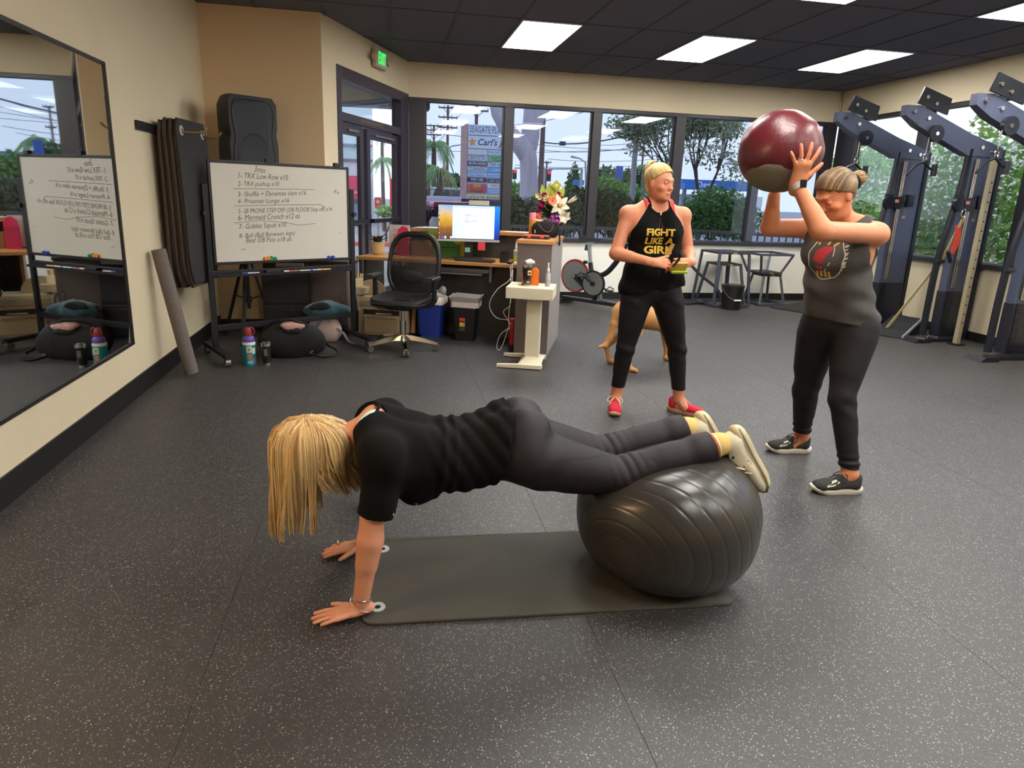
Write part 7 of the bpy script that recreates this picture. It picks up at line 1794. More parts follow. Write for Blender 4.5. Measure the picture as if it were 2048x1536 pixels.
rx = Matrix.Rotation(.5, 3, 'X'); B().box((0, 0, -.005), (.105, .016, .070), rx, .008).build('case', M('gold_patterned_case', (206, 168, 74), .5, var=.5, scale=60), cs_); B().box((.01, .010, -.036), (.108, .018, .018), rx, .006).build('lime_rim', M('lime_rim', (176, 214, 50), .5), cs_); B().bar((-.055, -.02, .0), (-.015, -.025, .055), .018, .012, .004).build('black_lens', M('gloss_black', (16, 18, 16), .15), cs_)

# ---------------- the woman lifting the medicine ball
RW = person_base('person', 'woman with tied-back hair in a charcoal tank top lifting a maroon medicine ball overhead', (2.34, 2.93, 0))
q = dict(pel=A((2.365, 2.93, .860)), wai=A((2.320, 2.93, 1.05)), che=A((2.285, 2.92, 1.235)), nb=A((2.295, 2.90, 1.380)), head=A((2.190, 2.88, 1.505)),
     shL=A((2.375, 2.785, 1.325)), shR=A((2.195, 3.045, 1.335)), elL=A((1.935, 2.6, 1.342)), elR=A((1.974, 3.06, 1.333)), wrL=A((0, 0, 0)), wrR=A((1.935, 3, 1.493)),
     hipL=A((2.420, 2.855, .83)), hipR=A((2.32, 3.005, .83)), knL=A((2.323, 2.77, 0.488)), knR=A((2.358, 3.1, 0.409)), anL=A((2.37, 2.675, .10)), anR=A((2.452, 3.195, .10)))
BC = A((1.852, 2.87, 1.697)); BR = .190
hn = unit(v3(-.06, -.94, -.36)); N_ = hn; T_ = unit(np.cross(N_, v3(-.02, 0, 1))); T_ = T_ if T_[0] > 0 else -T_; D_ = unit(np.cross(T_, N_)); D_ = D_ if D_[2] > 0 else -D_
pb = BC+hn*(BR+.013); q['wrL'] = pb-D_*.076+N_*.016
Fv = unit(v3(-.86, -.51, 0)); Rv = unit(v3(-.51, .86, 0)); bk_ = -unit(v3(-1, 0, 0))
tor = torso_vol(q['pel'], q['wai'], q['che'], q['shL'], q['shR'], q['nb'], Rv, Fv, hw=.086, ww=.052, cw=.066, bust=.050)
arms = arm_vol(q['shL'], q['elL'], q['wrL'], (.056, .045, .029)).add(arm_vol(q['shR'], q['elR'], q['wrR'], (.055, .044, .029)))
legs = leg_vol(q['hipL'], q['knL'], q['anL'], (.100, .056, .040), bk_).add(leg_vol(q['hipR'], q['knR'], q['anR'], (.098, .060, .040), bk_))
hfr = frame((-.86, -.12, -.50), (-.50, -.06, .86)); body = Vol().add(tor).add(arms).add(legs)
body.rc(q['nb']+v3(.01, .01, -.03), q['head']+v3(.03, .015, -.05), .058, .052, .03).add(head_vol(q['head'], hfr, 1.0, .0035))
body.rc(q['anL'], q['anL']+v3(-.05, .0, -.05), .036, .03, .02).rc(q['anR'], q['anR']+v3(-.05, 0, -.05), .036, .03, .02)
body.add(hand_vol(q['wrL'], D_, N_, T_, 1.12, .42, (.16, .17, .15), (.50, .85, -.22)))
D2 = unit(v3(.02, -.12, 1)); body.add(hand_vol(q['wrR'], D2, unit(v3(-.75, .6, -.2)), unit(v3(-.55, -.75, .1)), 1.0, .25, (.2, .2, .15)))
ob = vol_obj(body, .0042, 'body', skin_mat('warm_tanned_skin', (216, 140, 100), None), RW); tint_face(ob, A((2.34, 2.93, 0)), q['head'], hfr, 1.0, brow=(.55, .44, .36)); eyes(RW, q['head'], hfr, 1.0, (60, 50, 44), .003, .006)
char = M('charcoal_jersey', (74, 71, 68), .9, var=.14, scale=14, bump=.3, bscale=350)
tk = torso_vol(q['pel']+v3(0, 0, .03), q['wai'], q['che'], q['shL'], q['shR'], q['nb'], Rv, Fv, hw=.086, ww=.062, cw=.068, bust=.052).grown(.012)
for s_ in (-1, 1): tk.rc(q['wai']+Rv*s_*.05+Fv*.015, q['pel']+Rv*s_*.06+Fv*.01+v3(0, 0, .02), .098, .096, .05)
tk.rc(q['che']+Fv*.045+v3(0, 0, -.06), q['wai']+Fv*.035+v3(0, 0, -.03), .085, .088, .05)
ah = Vol()
for s_, sh in ((-1, 'shL'), (1, 'shR')):
    ah.rc(q[sh]+Rv*s_*.035+v3(0, 0, .02), q[sh]+Rv*s_*.02+v3(0, 0, -.10)-Fv*.0, .075, .055, .02)
nk = Vol().el(q['nb']+Fv*.03+v3(0, 0, .05), (.088, .088, .075), None, .001)
def tk_fold(P):
    z = P[:, 2]; u = P@Fv; w = P@Rv; lo_ = np.clip((1.15-z)/.15, 0, 1)
    o = -.010*lo_*np.abs(np.sin((z-.28*(u+2.9)*0+.22*(P[:, 0]-2.3))*30+1.4*np.sin(w*7)))**2*np.clip((P[:, 0]-2.2)/.15, .15, 1)
    return o+.004*np.sin(w*38+2*np.sin(z*8))*np.clip((1.25-z)/.2, 0, 1)+.003*np.sin(z*46+u*24)
tk_o = vol_obj(tk, .0042, 'tank_top', char, RW, cuts=[(v3(2.38, 2.93, .862), unit(v3(-.12, 0, -1)))], fold=tk_fold, minus=[ah, nk])
lgo = vol_obj(Vol().add(torso_vol(q['pel'], q['wai'], q['che'], q['shL'], q['shR'], q['nb'], Rv, Fv, hw=.088, bust=0)).add(legs).grown(.007), .0042, 'leggings', M('black_brown_legging_cloth', (22, 19, 22), .65, var=.12, scale=8, bump=.15, bscale=500, spec=.35), RW, cuts=[(v3(0, 0, 1.02), (0, 0, 1)), (v3(0, 0, .135), (0, 0, -1))], fold=lambda P: .0045*np.sin(P[:, 2]*150+P[:, 1]*40)*np.exp(-((P[:, 2]-.165)/.035)**2)+.003*np.sin(P[:, 2]*60+P[:, 0]*40)*np.exp(-((P[:, 2]-.45)/.06)**2))
# chest print: a thin branch ring around a red fan shape with yellow marks
wp = M('off_white_print', (206, 200, 186), .8); rp_ = M('red_print', (178, 40, 48), .7, var=.25, scale=60); yp = M('yellow_print', (214, 168, 70), .7)
ctr = q['che']+Fv*.16+Rv*.0+v3(0, 0, -.035); DX = -Rv; rr = random.Random(2)
ring_p = [(.085*math.cos(a)*(1+.03*math.sin(9*a)), .108*math.sin(a)*(1+.03*math.cos(7*a))) for a in np.linspace(.2, 2*PI+.2, 60)]
decal(flat_line(ring_p, .005), tk_o, ctr, DX, v3(0, 0, 1), wp, tk_o, 'print', .0015)
for k in range(16):
    a = rr.uniform(-1.5, 1.3); x, y = .085*math.cos(a), .108*math.sin(a); s_ = rr.uniform(.008, .015); decal(flat_poly([(x, y), (x+s_, y+s_*.3), (x+s_*1.3, y+s_*1.1), (x+.2*s_, y+.8*s_)]), tk_o, ctr, DX, v3(0, 0, 1), wp, tk_o, 'print', .0016)
decal(flat_poly([(.022, .055), (-.02, .055), (-.055, .03), (-.06, -.01), (-.045, -.05), (-.025, -.062), (-.01, -.055), (-.012, -.02), (.0, .01), (.02, .035)]), tk_o, ctr, DX, v3(0, 0, 1), rp_, tk_o, 'print', .0017)
decal(flat_line([(.026, .055), (.034, .02), (.02, -.03), (-.005, -.07)], .004), tk_o, ctr, DX, v3(0, 0, 1), wp, tk_o, 'print', .0017)
for x in (-.04, -.02, .0, .018): decal(flat_line([(x, -.068), (x+.006, -.096)], .010), tk_o, ctr, DX, v3(0, 0, 1), yp, tk_o, 'print', .0015)
for (x, y, x2, y2) in ((-.05, .085, -.05, .06), (-.01, .062, .004, .09), (.02, .058, .06, .092)): decal(flat_line([(x, y), ((x+x2)/2, (y+y2)/2), (x2, y2)], .009), tk_o, ctr, DX, v3(0, 0, 1), yp, tk_o, 'print', .0015)
# hair swept back into a small knot
brn = M('highlighted_brown_hair', (128, 98, 68), .42, var=.35, scale=30, sheen=.2); brl = M('blond_highlight_hair', (172, 138, 94), .42, var=.2); brd = M('dark_brown_hair', (96, 74, 54), .45, var=.2)
hc = q['head']; hv = Vol().el(hp(hc, hfr, 0, -.016, .036), (.083, .102, .094), hfr, .02).el(hp(hc, hfr, 0, -.060, -.012), (.064, .054, .062), hfr, .02)
hm = Vol().el(hp(hc, hfr, 0, .100, -.052), (.084, .102, .120), hfr, .001).el(hp(hc, hfr, .082, .02, -.045), (.03, .052, .045), hfr, .001).el(hp(hc, hfr, -.082, .02, -.045), (.03, .052, .045), hfr, .001)
hair_o = vol_obj(hv, .004, 'hair', brn, RW, minus=hm, fold=lambda P: .007+.0012*np.sin(((P-hc)@hfr[0])*160+6*np.sin(((P-hc)@hfr[1])*14)))
knot = hp(hc, hfr, 0, -.125, .012); r_ = np.random.default_rng(6); K = 950; cv = np.zeros((K, 9, 3)); th = r_.uniform(-2.7, 2.7, K); c0 = hp(hc, hfr, 0, -.016, .036)
f0 = np.stack([hp(hc, hfr, .083*math.sin(a), -.016+.104*math.cos(a), .010+.070*math.cos(a)) for a in th])
for i in range(9):
    t_ = i/8; p = f0*(1-t_)+hp(hc, hfr, 0, -.11, .012)*t_+hfr[2]*.034*math.sin(PI*t_); d = p-c0; w_ = d/np.linalg.norm(d, axis=1, keepdims=True); sc_ = 1/np.sqrt(((w_@hfr[0])/.083)**2+((w_@hfr[1])/.102)**2+((w_@hfr[2])/.094)**2); cv[:, i] = c0+w_*sc_[:, None]*1.02
for nm, a_, b_3, mt_ in (('hair_locks', 0, 400, brn), ('light_hair_locks', 400, 620, brl), ('dark_hair_locks', 620, 950, brd)): o = strands(nm, cv[a_:b_3], r_.uniform(.0014, .003, b_3-a_), mt_, hair_o); o['kind'] = 'stuff'
B().tube([hp(hc, hfr, .030*math.cos(a), -.118, .012+.030*math.sin(a)) for a in np.linspace(0, 2*PI, 17)[:-1]], .016, n=8, closed=True).build('hair_tie', M('black_scrunchie', (24, 23, 26), .9, bump=.5), hair_o, smooth=True, world=True)
bl = B().ball(hp(hc, hfr, 0, -.155, .012), .034, 16, (1, 1, 1)); 
for k in range(40):
    a = k*.9; t0 = .5*math.sin(k*2.3); bl.tube([hp(hc, hfr, .036*math.cos(a+t0*u_)*math.sin(u_), -.155+.036*math.cos(u_), .012+.036*math.sin(a+t0*u_)*math.sin(u_)) for u_ in np.linspace(.2, 2.9, 8)], .0028, n=4)
bl.build('hair_knot', brl, hair_o, smooth=True, world=True)
ax_ = unit(q['wrL']-q['elL']); w0 = q['wrL']-ax_*.012; B().cyl(w0-ax_*.013, w0+ax_*.013, .0345, .0335, n=24).build('watch_strap', M('pale_watch_band', (186, 180, 172), .6, bump=.4), RW, smooth=True, world=True)
wf = w0+unit(N_-ax_*(N_@ax_)+v3(.35, 0, 0))*.034; B().box(wf, (.030, .012, .036), bev=.004).build('watch_face', M('watch_black', (22, 26, 36), .1), RW, world=True)
B().tube([q['wrL']+D_*.112+T_*-.020+N_*.002+(T_*math.cos(a)+N_*math.sin(a))*.0105 for a in np.linspace(0, 2*PI, 13)[:-1]], .003, n=6, closed=True).build('ring', MATS['white_gold'], RW, smooth=True, world=True)
B().ball(hp(hc, hfr, -.084, -.004, -.036), .0045, 8).build('earring', MATS['white_gold'], RW, world=True)
blk_shoe = M('black_knit_shoe', (44, 42, 40), .8, var=.25, scale=90, bump=.5, bscale=300); sole_w = M('ivory_foam_sole', (236, 228, 206), .7)
lines = [([(-.075, -.006), (-.04, .014), (-.015, .020)], .006, wp, 'stripe'), ([(-.075, -.006), (-.035, .002), (-.005, .016)], .005, wp, 'stripe')]
shoe(RW, A((2.430, 2.655, 0)), unit(v3(-1, .14, 0)), up, .265, blk_shoe, sole_w, M('black_lace', (30, 29, 30), .8), acc=lines); shoe(RW, A((2.512, 3.185, 0)), unit(v3(-1, .16, 0)), up, .265, blk_shoe, sole_w, M('black_lace', (30, 29, 30), .8), acc=lines)

mb = thing('medicine_ball', 'big maroon leather medicine ball with a grey patch held overhead', 'medicine ball', tuple(BC))
maroon = M('maroon_leather', (96, 26, 35), .36, var=.15, scale=10, bump=.35, bscale=70, spec=.6); greyp = M('grey_fuzzy_patch', (122, 116, 100), .95, var=.25, scale=120, bump=.6)
bl = B(); n, m_ = 64, 48; axd = unit(v3(-.25, -.35, -.90)); u1 = unit(np.cross(axd, v3(0, 1, 0))); v1 = np.cross(axd, u1); rings = []
for i in range(1, m_):
    t_ = PI*i/m_; ring = []
    for j in range(n):
        a = 2*PI*j/n; d = axd*math.cos(t_)+(u1*math.cos(a)+v1*math.sin(a))*math.sin(t_); seam = -.004*math.exp(-((math.sin(3*a))/.12)**2)*math.sin(t_)**.5
        ring.append(d*(BR+seam+.0025*math.sin(a*5+t_*7)*math.sin(t_)))
    rings.append(ring)
bl.loft(rings).build('leather_shell', maroon, mb, smooth=True, ang=60)
bl = B(); pd = unit(v3(-.42, -.42, -.80)); u1 = unit(np.cross(pd, v3(0, 0, 1))); v1 = np.cross(pd, u1); rings = []
for k in range(8):
    r_k = k/7; rings.append([unit(pd+(u1*.85*math.cos(a)+v1*.60*math.sin(a))*r_k*(1+.06*math.sin(3*a)))*(BR+.0035-(.004 if k == 7 else 0)) for a in np.linspace(0, 2*PI, 41)[:-1]])
bl.loft(rings, cap=False).build('grey_patch', greyp, mb, smooth=True)

# ================================================================ GYM EQUIPMENT ALONG THE WINDOW
# ---- spin bike
BKA = math.atan2(-.76, .65); bk0 = Vector((2.80, 8.22, 0))
bi = thing('spin_bike', 'black and silver spin bike with a red-rimmed flywheel under the window', 'exercise bike', bk0, BKA)
fr_m = M('black_bike_frame', (32, 32, 35), .4, .2)
B().box((0, 0, .075), (1.04, .09, .05), bev=.01).build('base_beam', fr_m, bi)
for x, nm in ((-.50, 'rear_stabilizer'), (.50, 'front_stabilizer')):
    B().box((x, 0, .04), (.07, .50, .045), bev=.012).build(nm, fr_m, bi)
for sy in (-1, 1):
    B().cyl((.545, sy*.20, .045), (.545, sy*.235, .045), .045, n=18).build('transport_wheel', M('amber_wheel', (190, 168, 80), .5), bi, smooth=True)
    B().cyl((-.50, sy*.22, 0), (-.50, sy*.22, .03), .02, n=10).build('leveller', blk_plastic, bi)
disc = M('spun_aluminium', (176, 172, 160), .28, .9, var=.15, scale=3)
fw_ = B().cyl((-.33, -.012, .395), (-.33, .012, .395), .205, n=48).build('flywheel', disc, bi, smooth=True)
B().tube([(-.33+.215*math.cos(a), 0, .395+.215*math.sin(a)) for a in np.linspace(0, 2*PI, 49)[:-1]], .017, n=8, closed=True).build('red_rim', M('red_rim_paint', (172, 40, 46), .35, coat=.4), fw_, smooth=True)
B().cyl((-.33, -.05, .395), (-.33, .05, .395), .03, n=16).build('hub', steel, fw_, smooth=True)
g = B().cyl((.0, -.060, .325), (.0, -.040, .325), .178, n=48); gd = g.build('crank_guard', fr_m, bi, smooth=True); B().cyl((0, -.066, .325), (0, -.058, .325), .155, n=48).build('guard_disc', disc, gd, smooth=True)
B().cyl((0, -.085, .325), (0, .085, .325), .032, n=16).build('crank_hub', fr_m, bi, smooth=True)
B().bar((-.33, .04, .395), (0, .03, .35), .03, .06).bar((-.33, -.04, .395), (-.02, -.035, .44), .02, .05).bar((-.33, -.04, .395), (-.06, -.035, .20), .02, .05).build('chain_stay', fr_m, bi)
B().tube(smooth_pts([(0, 0, .10), (.02, 0, .22), (.0, 0, .36), (-.07, 0, .48), (-.10, 0, .60)]), .032, n=10).build('seat_tube', fr_m, bi, smooth=True)
B().tube(smooth_pts([(-.06, 0, .47), (.06, 0, .44), (.20, 0, .52), (.36, 0, .74), (.42, 0, .90)]), .036, n=10).build('main_tube', fr_m, bi, smooth=True)
B().bar((.10, 0, .09), (.05, 0, .30), .06, .04).build('front_brace', steel, bi); B().bar((.30, 0, .09), (.10, .0, .12), .02).build('brace_rod', steel, bi)
B().bar((-.095, 0, .58), (-.135, 0, .85), .045, .032, .006).build('seat_post', M('silver_post', (206, 206, 204), .3, .7), bi); B().bar((-.20, 0, .85), (-.06, 0, .86), .035, .025, .004).build('seat_slider', M('silver_post', (206, 206, 204), .3, .7), bi)
B().loft([[(-.26, -.075, .90), (-.26, .075, .90), (-.26, .065, .945), (-.26, -.065, .945)], [(-.18, -.085, .895), (-.18, .085, .895), (-.18, .07, .945), (-.18, -.07, .945)], [(-.08, -.035, .895), (-.08, .035, .895), (-.08, .028, .935), (-.08, -.028, .935)], [(.03, -.018, .90), (.03, .018, .90), (.03, .014, .928), (.03, -.014, .928)]]).build('saddle', M('black_saddle', (30, 30, 33), .5), bi, smooth=True, ang=60)
for (p_, q_) in (((-.14, -.02, .60), (-.19, -.02, .60)), ((-.17, 0, .83), (-.17, -.02, .76))): B().cyl(p_, q_, .022, n=12).build('adjust_knob', blk_plastic, bi, smooth=True)
B().bar((.40, 0, .86), (.37, 0, 1.02), .045, .032).build('handle_post', M('silver_post', (206, 206, 204), .3, .7), bi); B().tube([(.50, -.20, 1.08), (.42, -.20, 1.06), (.36, -.10, 1.04), (.36, .10, 1.04), (.42, .20, 1.06), (.50, .20, 1.08)], .016, n=8).build('handlebar', blk_plastic, bi, smooth=True)
for sy, dx, dz in ((-1, -.14, .10), (1, .14, -.10)):
    c_ = B().bar((0, sy*.085, .325), (dx, sy*.10, .325+dz), .028, .014).build('crank_arm', fr_m, bi); B().box((dx, sy*.15, .325+dz), (.10, .085, .022), bev=.005).tube([(dx-.05, sy*.15, .325+dz+.01), (dx+.0, sy*.15, .325+dz+.055), (dx+.07, sy*.15, .325+dz+.03)], .008, n=6).build('pedal', M('steel_pedal', (92, 92, 94), .35, .7), c_)

# ---- steel plyo platforms
ply = M('grey_steel_tube', (74, 80, 92), .45, .3, var=.12)
def plyo(lab, c, rot, h, wt, wb_, inv=False):
    o = thing('plyo_box', lab, 'plyo box', c, rot, 'steel plyo platforms by the window')
    zt, zb = (0.018, h-.018) if inv else (h-.018, .018)
    B().box((0, 0, zt), (wt, wt, .028), bev=.004).build('top_plate', M('black_plate', (52, 54, 60), .6, .2), o); B().box((0, -wt/2-.002, zt), (.06, .004, .016)).build('badge', M('brass_badge', (200, 168, 92), .4, .6), o)
    for sx in (-1, 1):
        for sy in (-1, 1):
            l = B().bar((sx*(wt/2-.016), sy*(wt/2-.016), zt), (sx*(wb_/2-.016), sy*(wb_/2-.016), zb), .032, .032, .003).build('leg', ply, o)
            for t_ in (.06, .1): 
                p = Vector((sx*(wt/2-.016), sy*(wt/2-.016), zt)).lerp(Vector((sx*(wb_/2-.016), sy*(wb_/2-.016), zb)), t_); B().cyl(p+Vector((0, -.014, 0)), p+Vector((0, -.021, 0)), .007, n=8).build('bolt', chrome, l)
    for (a, c2) in (((-1, -1), (1, -1)), ((1, -1), (1, 1)), ((1, 1), (-1, 1)), ((-1, 1), (-1, -1))):
        B().bar((a[0]*(wb_/2-.016), a[1]*(wb_/2-.016), zb), (c2[0]*(wb_/2-.016), c2[1]*(wb_/2-.016), zb), .03, .03, .003).build('base_rail', ply, o)
plyo('tallest steel plyo platform behind the black bucket', (4.84, 8.52, 0), .06, .78, .50, .60)
plyo('middle steel plyo platform nested under the tallest one', (4.84, 8.52, 0), .06, .61, .36, .52)
plyo('low steel plyo platform standing upright right of the bucket', (5.57, 8.56, 0), .05, .455, .30, .44)
plyo('steel plyo platform stacked upside down on the low one', (5.52, 8.56, .456), .05, .31, .36, .56, True)
bu = thing('bucket', 'black plastic bucket with a wire handle in front of the plyo platforms', 'bucket', (4.78, 8.10, 0))
B().lathe([(.125, 0), (.13, .01), (.142, .27), (.150, .27), (.150, .30), (.156, .31), (.156, .335), (.145, .335), (.14, .28)], n=36).build('bucket_body', M('gloss_black_plastic', (22, 22, 25), .3), bu, smooth=True, ang=30); B().lathe([(0, .338), (.145, .342), (.157, .336), (.157, .32)], n=36).build('lid', M('gloss_black_plastic', (22, 22, 25), .3), bu, smooth=True, ang=30)
hp_ = [(.150*math.cos(a), -.152*abs(math.sin(a)) if 0 < a < PI else 0, .28-.14*math.sin(a)) for a in np.linspace(0, PI, 15)]
B().tube(hp_, .004, n=6).build('wire_handle', chrome, bu, smooth=True); B().cyl((-.05, -.152, .142), (.05, -.152, .142), .011, n=10).build('grip', wht_plastic, bu, smooth=True)

# ---- battle rope hanging from the sill
ro = thing('battle_rope', 'thick black battle rope hanging from the sill and coiled by the plyo platforms', 'rope', (4.25, 8.7, 0)); rp = M('black_rope', (30, 30, 33), .85, bump=1.0, bscale=120)
def rope(pts, r=.022):
    P = smooth_pts(pts, 10); bl = B(); 
    bl.tube(P, [r*(1+.10*math.sin(i*2.4)) for i in range(len(P))], n=8); bl.build('rope_strand', rp, ro, smooth=True, world=True)
rope([(4.28, 8.87, .86), (4.20, 8.80, .7), (4.14, 8.75, .3), (4.20, 8.72, .12), (4.3, 8.74, .4), (4.30, 8.85, .84)])
rope([(4.30, 8.87, .86), (4.10, 8.78, .62), (4.02, 8.7, .25), (4.12, 8.66, .10), (4.22, 8.75, .35), (4.26, 8.84, .84)])
rope([(4.26, 8.86, .86), (4.02, 8.74, .5), (4.06, 8.62, .12), (4.2, 8.6, .03), (4.45, 8.48, .03), (4.62, 8.40, .03)])
rope([(4.26, 8.8, .72), (4.45, 8.5, .45), (4.62, 8.25, .26), (4.66, 8.16, .10)])
rope([(4.08, 8.55, .022), (4.3, 8.42, .022), (4.5, 8.56, .03), (4.3, 8.68, .022), (4.1, 8.6, .03)])
B().cyl((4.2, 8.865, .868), (4.42, 8.865, .868), .026, n=12).build('rope_grip', blk_plastic, ro, smooth=True, world=True)
pl_ = tag(B().box((6.02, 8.15, .008), (.95, .62, .014), .5, .004).build('rubber_platform_mat', M('black_platform_rubber', (34, 34, 37), .75, bump=.4)), 'thin black rubber mat on the floor right of the plyo platforms', 'mat')

# ---- cable machines
slate = M('blue_grey_shroud', (84, 90, 112), .32, .3, var=.06, scale=3); gloss = M('black_gloss_steel', (40, 42, 50), .3, .4, var=.1)
cm0 = None
for k, (c, lab) in enumerate((((6.16, 6.86, 0), 'dark steel cable machine tower nearest the window corner behind the lifting woman'), ((6.40, 6.14, 0), 'dark steel cable machine tower with round pulleys at the right wall'), ((6.40, 5.32, 0), 'dark steel cable machine tower farthest from the window corner'))):
    if cm0 is not None: copy_tree(cm0, location=c, label=lab); continue
    cm0 = thing('cable_machine', lab, 'cable machine', c, 0, 'cable machines by the right wall')
    m_ = cm0
    B().box((0, .02, 1.30), (.36, .10, 1.50), bev=.012).build('shroud', slate, m_); B().box((0, .02, .30), (.36, .12, .52), bev=.01).build('stack_cover', M('smoked_cover', (40, 42, 52), .25, .2), m_)
    ws = B()
    for i in range(16): ws.box((-.12, -.045, .07+.032*i), (.07, .012, .026), bev=.003)
    o = ws.build('weight_plates', gloss, m_); o['kind'] = 'stuff'
    B().box((-.01, -.034, 1.47), (.045, .004, .26)).build('placard', M('placard_grey', (150, 146, 142), .4), m_); B().box((-.01, -.037, 1.47), (.035, .003, .20)).build('placard_print', M('placard_dark', (90, 88, 88), .5), m_)
    for x in (-.13, -.105): B().cyl((x, -.045, .60), (x, -.045, 2.0), .010, n=12).build('guide_rod', chrome, m_, smooth=True)
    B().tube(smooth_pts([(-.21, -.02, 2.10), (-.23, -.02, 1.75), (-.27, -.02, 1.45), (-.34, -.02, 1.0), (-.36, -.02, .6), (-.36, -.02, .06)]), .034, n=8).build('bent_strut', gloss, m_, smooth=True)
    bm_ = B().loft([[(-1.08, y, 2.40) for y in (-.03, .05)]+[(-1.08, y, 2.50) for y in (.05, -.03)], [(-.92, y, 2.30) for y in (-.045, .065)]+[(-.92, y, 2.50) for y in (.065, -.045)], [(-.25, y, 2.03) for y in (-.045, .065)]+[(-.25, y, 2.25) for y in (.065, -.045)], [(.18, y, 2.02) for y in (-.045, .065)]+[(.18, y, 2.12) for y in (.065, -.045)]]).build('top_arm', slate, m_)
    for (x, z) in ((-1.0, 2.44), (-.82, 2.38), (-.1, 2.12), (.05, 2.08)): B().cyl((x, -.046, z), (x, -.062, z), .020, n=14).build('bolt', chrome, bm_, smooth=True)
    B().prism([(-1.0, -.07, 2.52), (-.62, -.07, 2.42), (-.60, -.07, 2.58), (-.94, -.07, 2.68)], (0, 1, 0), .02).build('gusset_plate', gloss, m_)
    for (x, z) in ((-.9, 2.58), (-.78, 2.52)): B().cyl((x, -.072, z), (x, -.082, z), .018, n=12).build('plate_bolt', chrome, m_, smooth=True)
    pu = B().cyl((-.72, -.09, 2.23), (-.72, -.05, 2.23), .085, n=24).build('pulley', gloss, m_, smooth=True); B().cyl((-.72, -.095, 2.23), (-.72, -.088, 2.23), .02, n=12).build('pulley_bolt', chrome, pu, smooth=True)
    B().tube([(-.79, -.07, 2.21), (-.80, -.07, 2.02)], .004, n=6).build('cable', steel, m_); B().tube([(-.80+.02*math.cos(a), -.07, 1.98+.04*math.sin(a)) for a in np.linspace(0, 2*PI, 15)[:-1]], .006, n=6, closed=True).build('carabiner', chrome, m_, smooth=True)
    B().tube([(-.98, -.07, 1.80), (-.90, -.07, 1.90), (-.80, -.07, 1.94), (-.72, -.07, 1.88), (-.66, -.07, 1.86)], .013, n=8).cyl((-.66, -.07, 1.80), (-.66, -.07, 1.92), .03, n=10).build('v_handle', gloss, m_, smooth=True)
    B().box((-.24, -.10, .02), (.56, .10, .04), bev=.008).prism([(-.62, -.20, 0), (-.40, -.20, 0), (-.40, -.20, .045), (-.56, -.20, .045)], (0, 1, 0), .20).build('base_foot', gloss, m_)
    B().box((.19, .0, 1.06), (.05, .09, 2.10), bev=.006).build('upright', gloss, m_)
    ca = B().box((.02, -.055, 1.55), (.10, .04, .14), bev=.01)
    for dx in (-.06, .06): ca.cyl((-.22+dx, -.10, 1.52), (-.22+dx, -.06, 1.52), .075, n=20)
    ca.build('pulley_carriage', gloss, m_, smooth=True); B().box((-.20, -.108, 1.54), (.05, .004, .035)).build('warning_label', M('label_orange', (226, 150, 110), .5), m_)
    for (z, x) in ((.9, -.33), (1.6, -.25)): B().cyl((x-.06, -.05, z), (x+.03, -.05, z), .022, n=10).build('peg_hook', blk_plastic, m_, smooth=True)
rs = thing('rig_strap', 'red nylon strap hanging on the cable machine by the round pulleys', 'strap', (6.12, 6.02, 1.2)); strap(smooth_pts([(6.12, 6.03, 1.30), (6.14, 6.02, 1.15), (6.12, 6.03, 1.0), (6.16, 6.02, 1.12), (6.15, 6.03, 1.30)]), .05, .006, M('red_nylon', (206, 66, 48), .7), 'webbing', rs, True, nrm=(0, 1, 0))
ls = thing('suspension_strap', 'tan and black suspension strap slanting from the pulleys to the floor', 'strap', (6.0, 6.2, .9)); strap([(6.16, 6.00, 1.40), (6.10, 6.10, .95), (5.98, 6.28, .50), (5.84, 6.46, .02)], .035, .008, M('tan_webbing', (188, 172, 122), .8, var=.3, scale=8), 'webbing', ls, True, nrm=(0, 1, .3)); B().cyl((6.06, 6.02, 1.02), (6.14, 6.04, .90), .022, n=12).build('foam_handle', blk_plastic, ls, smooth=True, world=True); B().tube([(6.14+.025*math.cos(a), 6.0, 1.42+.05*math.sin(a)) for a in np.linspace(0, 2*PI, 15)[:-1]], .007, n=6, closed=True).build('carabiner', chrome, ls, smooth=True, world=True)
rp2 = thing('perforated_upright', 'tan perforated rig upright standing in front of the round pulleys', 'upright', (6.24, 5.86, 0)); B().box((0, 0, 1.0), (.05, .05, 2.0), bev=.004).build('post', M('tan_steel', (168, 156, 128), .45, .3), rp2)
for i in range(16): B().cyl((0, -.0265, .25+.1*i), (0, -.024, .25+.1*i), .009, n=8).build('hole', M('hole_black', (10, 10, 10), .9), rp2)
B().box((0, 0, .01), (.12, .12, .02), bev=.003).build('base_plate', gloss, rp2)
sl_ = thing('slant_board', 'black slant board with a pale steel edge on the floor by the cable machines', 'board', (5.98, 6.42, 0), .5); B().prism([(-.30, -.16, 0), (.26, -.16, 0), (.26, -.16, .19), (-.30, -.16, .015)], (0, 1, 0), .32).build('wedge', M('black_wedge', (24, 25, 29), .7), sl_); B().bar((-.30, -.165, .02), (.26, -.165, .195), .02, .03).build('steel_edge', M('pale_steel_edge', (186, 194, 210), .3, .6), sl_)
at_ = thing('cable_attachment', 'small chrome row handle lying on the floor by the slant board', 'handle', (6.02, 6.02, 0), .3); B().tube([(-.13, 0, .03), (-.06, 0, .025), (0, 0, .07), (.06, 0, .025), (.13, 0, .03)], .012, n=8).build('bar', chrome, at_, smooth=True)
for sx in (-1, 1): B().cyl((sx*.13, -.05, .035), (sx*.13, .05, .035), .03, n=12).build('grip', blk_plastic, at_, smooth=True)

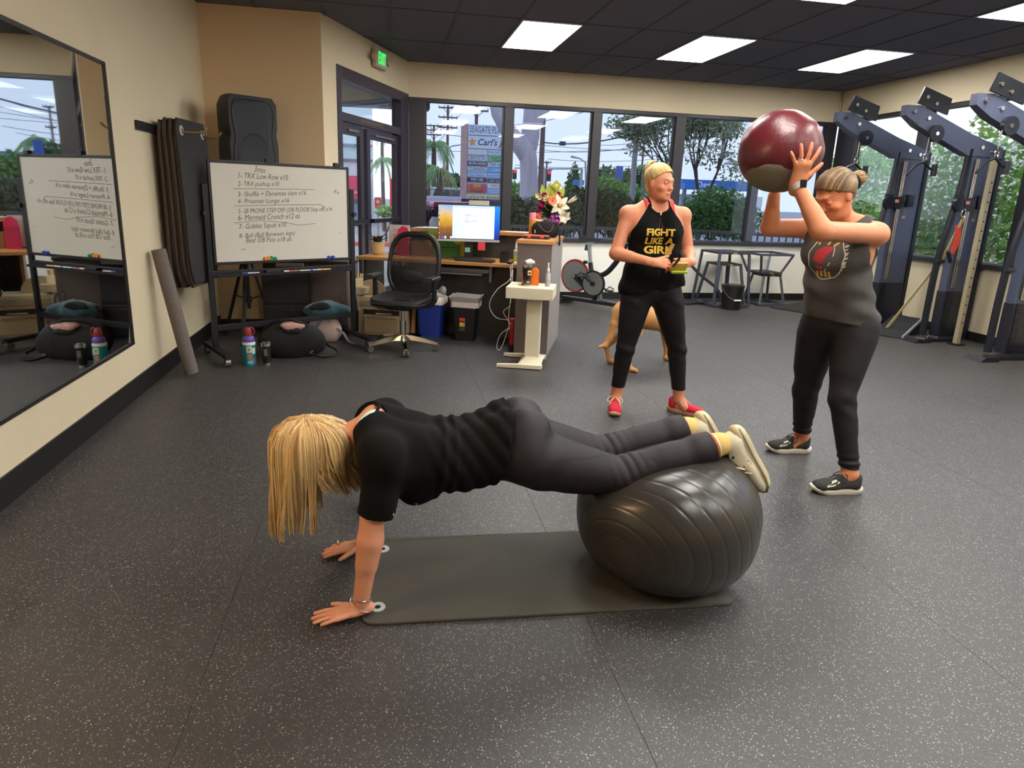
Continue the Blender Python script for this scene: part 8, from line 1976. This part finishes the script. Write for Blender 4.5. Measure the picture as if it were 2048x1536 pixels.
# ---- the dog behind the standing woman
dg = thing('dog', 'tan short-haired dog standing behind the legs of the blond standing woman', 'dog', (2.27, 5.2, 0)); dv = Vol()
P = lambda x, y, z: v3(x, y, z)
dv.rc(P(2.06, 5.14, .475), P(2.48, 5.24, .475), .115, .135, .06).rc(P(2.30, 5.20, .44), P(2.50, 5.25, .42), .10, .13, .06).el(P(2.05, 5.14, .47), (.12, .125, .125), None, .05)
for (hx, hy, px, py) in ((2.06, 5.07, 2.075, 4.985), (2.03, 5.22, 1.985, 5.265)):
    k_ = P(hx+.07, hy-.01, .33); h_ = P(px-.045, py+.01, .165); p_ = P(px-.01, py, .03)
    dv.rc(P(hx+.02, hy, .45), k_, .085, .052, .03).rc(k_, h_, .044, .026, .015).rc(h_, p_, .024, .020, .012).rc(p_, P(px+.035, py-.03, .018), .024, .020, .015)
for (sx_, sy_, px, py) in ((2.52, 5.18, 2.56, 5.12), (2.50, 5.32, 2.555, 5.345)):
    e_ = P(px-.05, py+.0, .30); w_ = P(px, py, .11); dv.rc(P(sx_, sy_, .44), e_, .062, .036, .03).rc(e_, w_, .032, .022, .015).rc(w_, P(px, py, .03), .021, .020, .01).rc(P(px, py, .03), P(px+.03, py-.03, .018), .024, .021, .015)
dv.rc(P(2.54, 5.26, .52), P(2.60, 5.40, .60), .088, .068, .05).el(P(2.61, 5.45, .63), (.070, .075, .070), None, .03).rc(P(2.61, 5.49, .61), P(2.61, 5.58, .58), .042, .032, .03)
for s_ in (-1, 1): dv.rc(P(2.61+s_*.05, 5.42, .685), P(2.61+s_*.075, 5.42, .625), .022, .014, .01, (v3(0, 1, 0), .5))
dv.chain([P(1.98, 5.12, .52), P(1.93, 5.10, .40), P(1.90, 5.09, .28), P(1.86, 5.08, .215), P(1.80, 5.07, .205)], [.036, .030, .026, .021, .012], .02)
tan = M('tan_fur', (206, 150, 92), .85, var=.30, scale=7, bump=.5, bscale=300); 
vol_obj(dv, .006, 'body', tan, dg); 
B().ball((2.61, 5.608, .585), .017, 12).build('nose', M('black_nose', (24, 22, 22), .4), dg, smooth=True, world=True)
for s_ in (-1, 1): B().ball((2.61+s_*.045, 5.505, .650), .009, 10).build('eye', M('dark_eye', (30, 24, 20), .15), dg, smooth=True, world=True)
# ---- assumed unseen lamp on the mirror wall, added to warm the left floor
wl = thing('assumed_wall_lamp', 'assumed, unseen warm globe lamp on the mirror wall towards the back of the room', 'lamp', (XL, 1.5, 1.9))
B().box((.015, 0, 0), (.03, .10, .16), bev=.006).cyl((.02, 0, -.02), (.12, 0, -.02), .012, n=10).build('bracket', blk_metal, wl); B().ball((.13, 0, .03), .07, 18).build('globe', M('assumed_lamp_globe', (255, 190, 120), .4, emit=6.0), wl, smooth=True)
ld = bpy.data.lights.new('assumed_lamp_light', 'POINT'); ld.energy = 45; ld.color = (1, .66, .38); ld.shadow_soft_size = .1; lo_ = bpy.data.objects.new('assumed_lamp_light', ld); COL.objects.link(lo_); lo_.parent = wl; lo_.location = (.28, 0, .03)  # point light ahead of the globe gives the assumed lamp's added glow
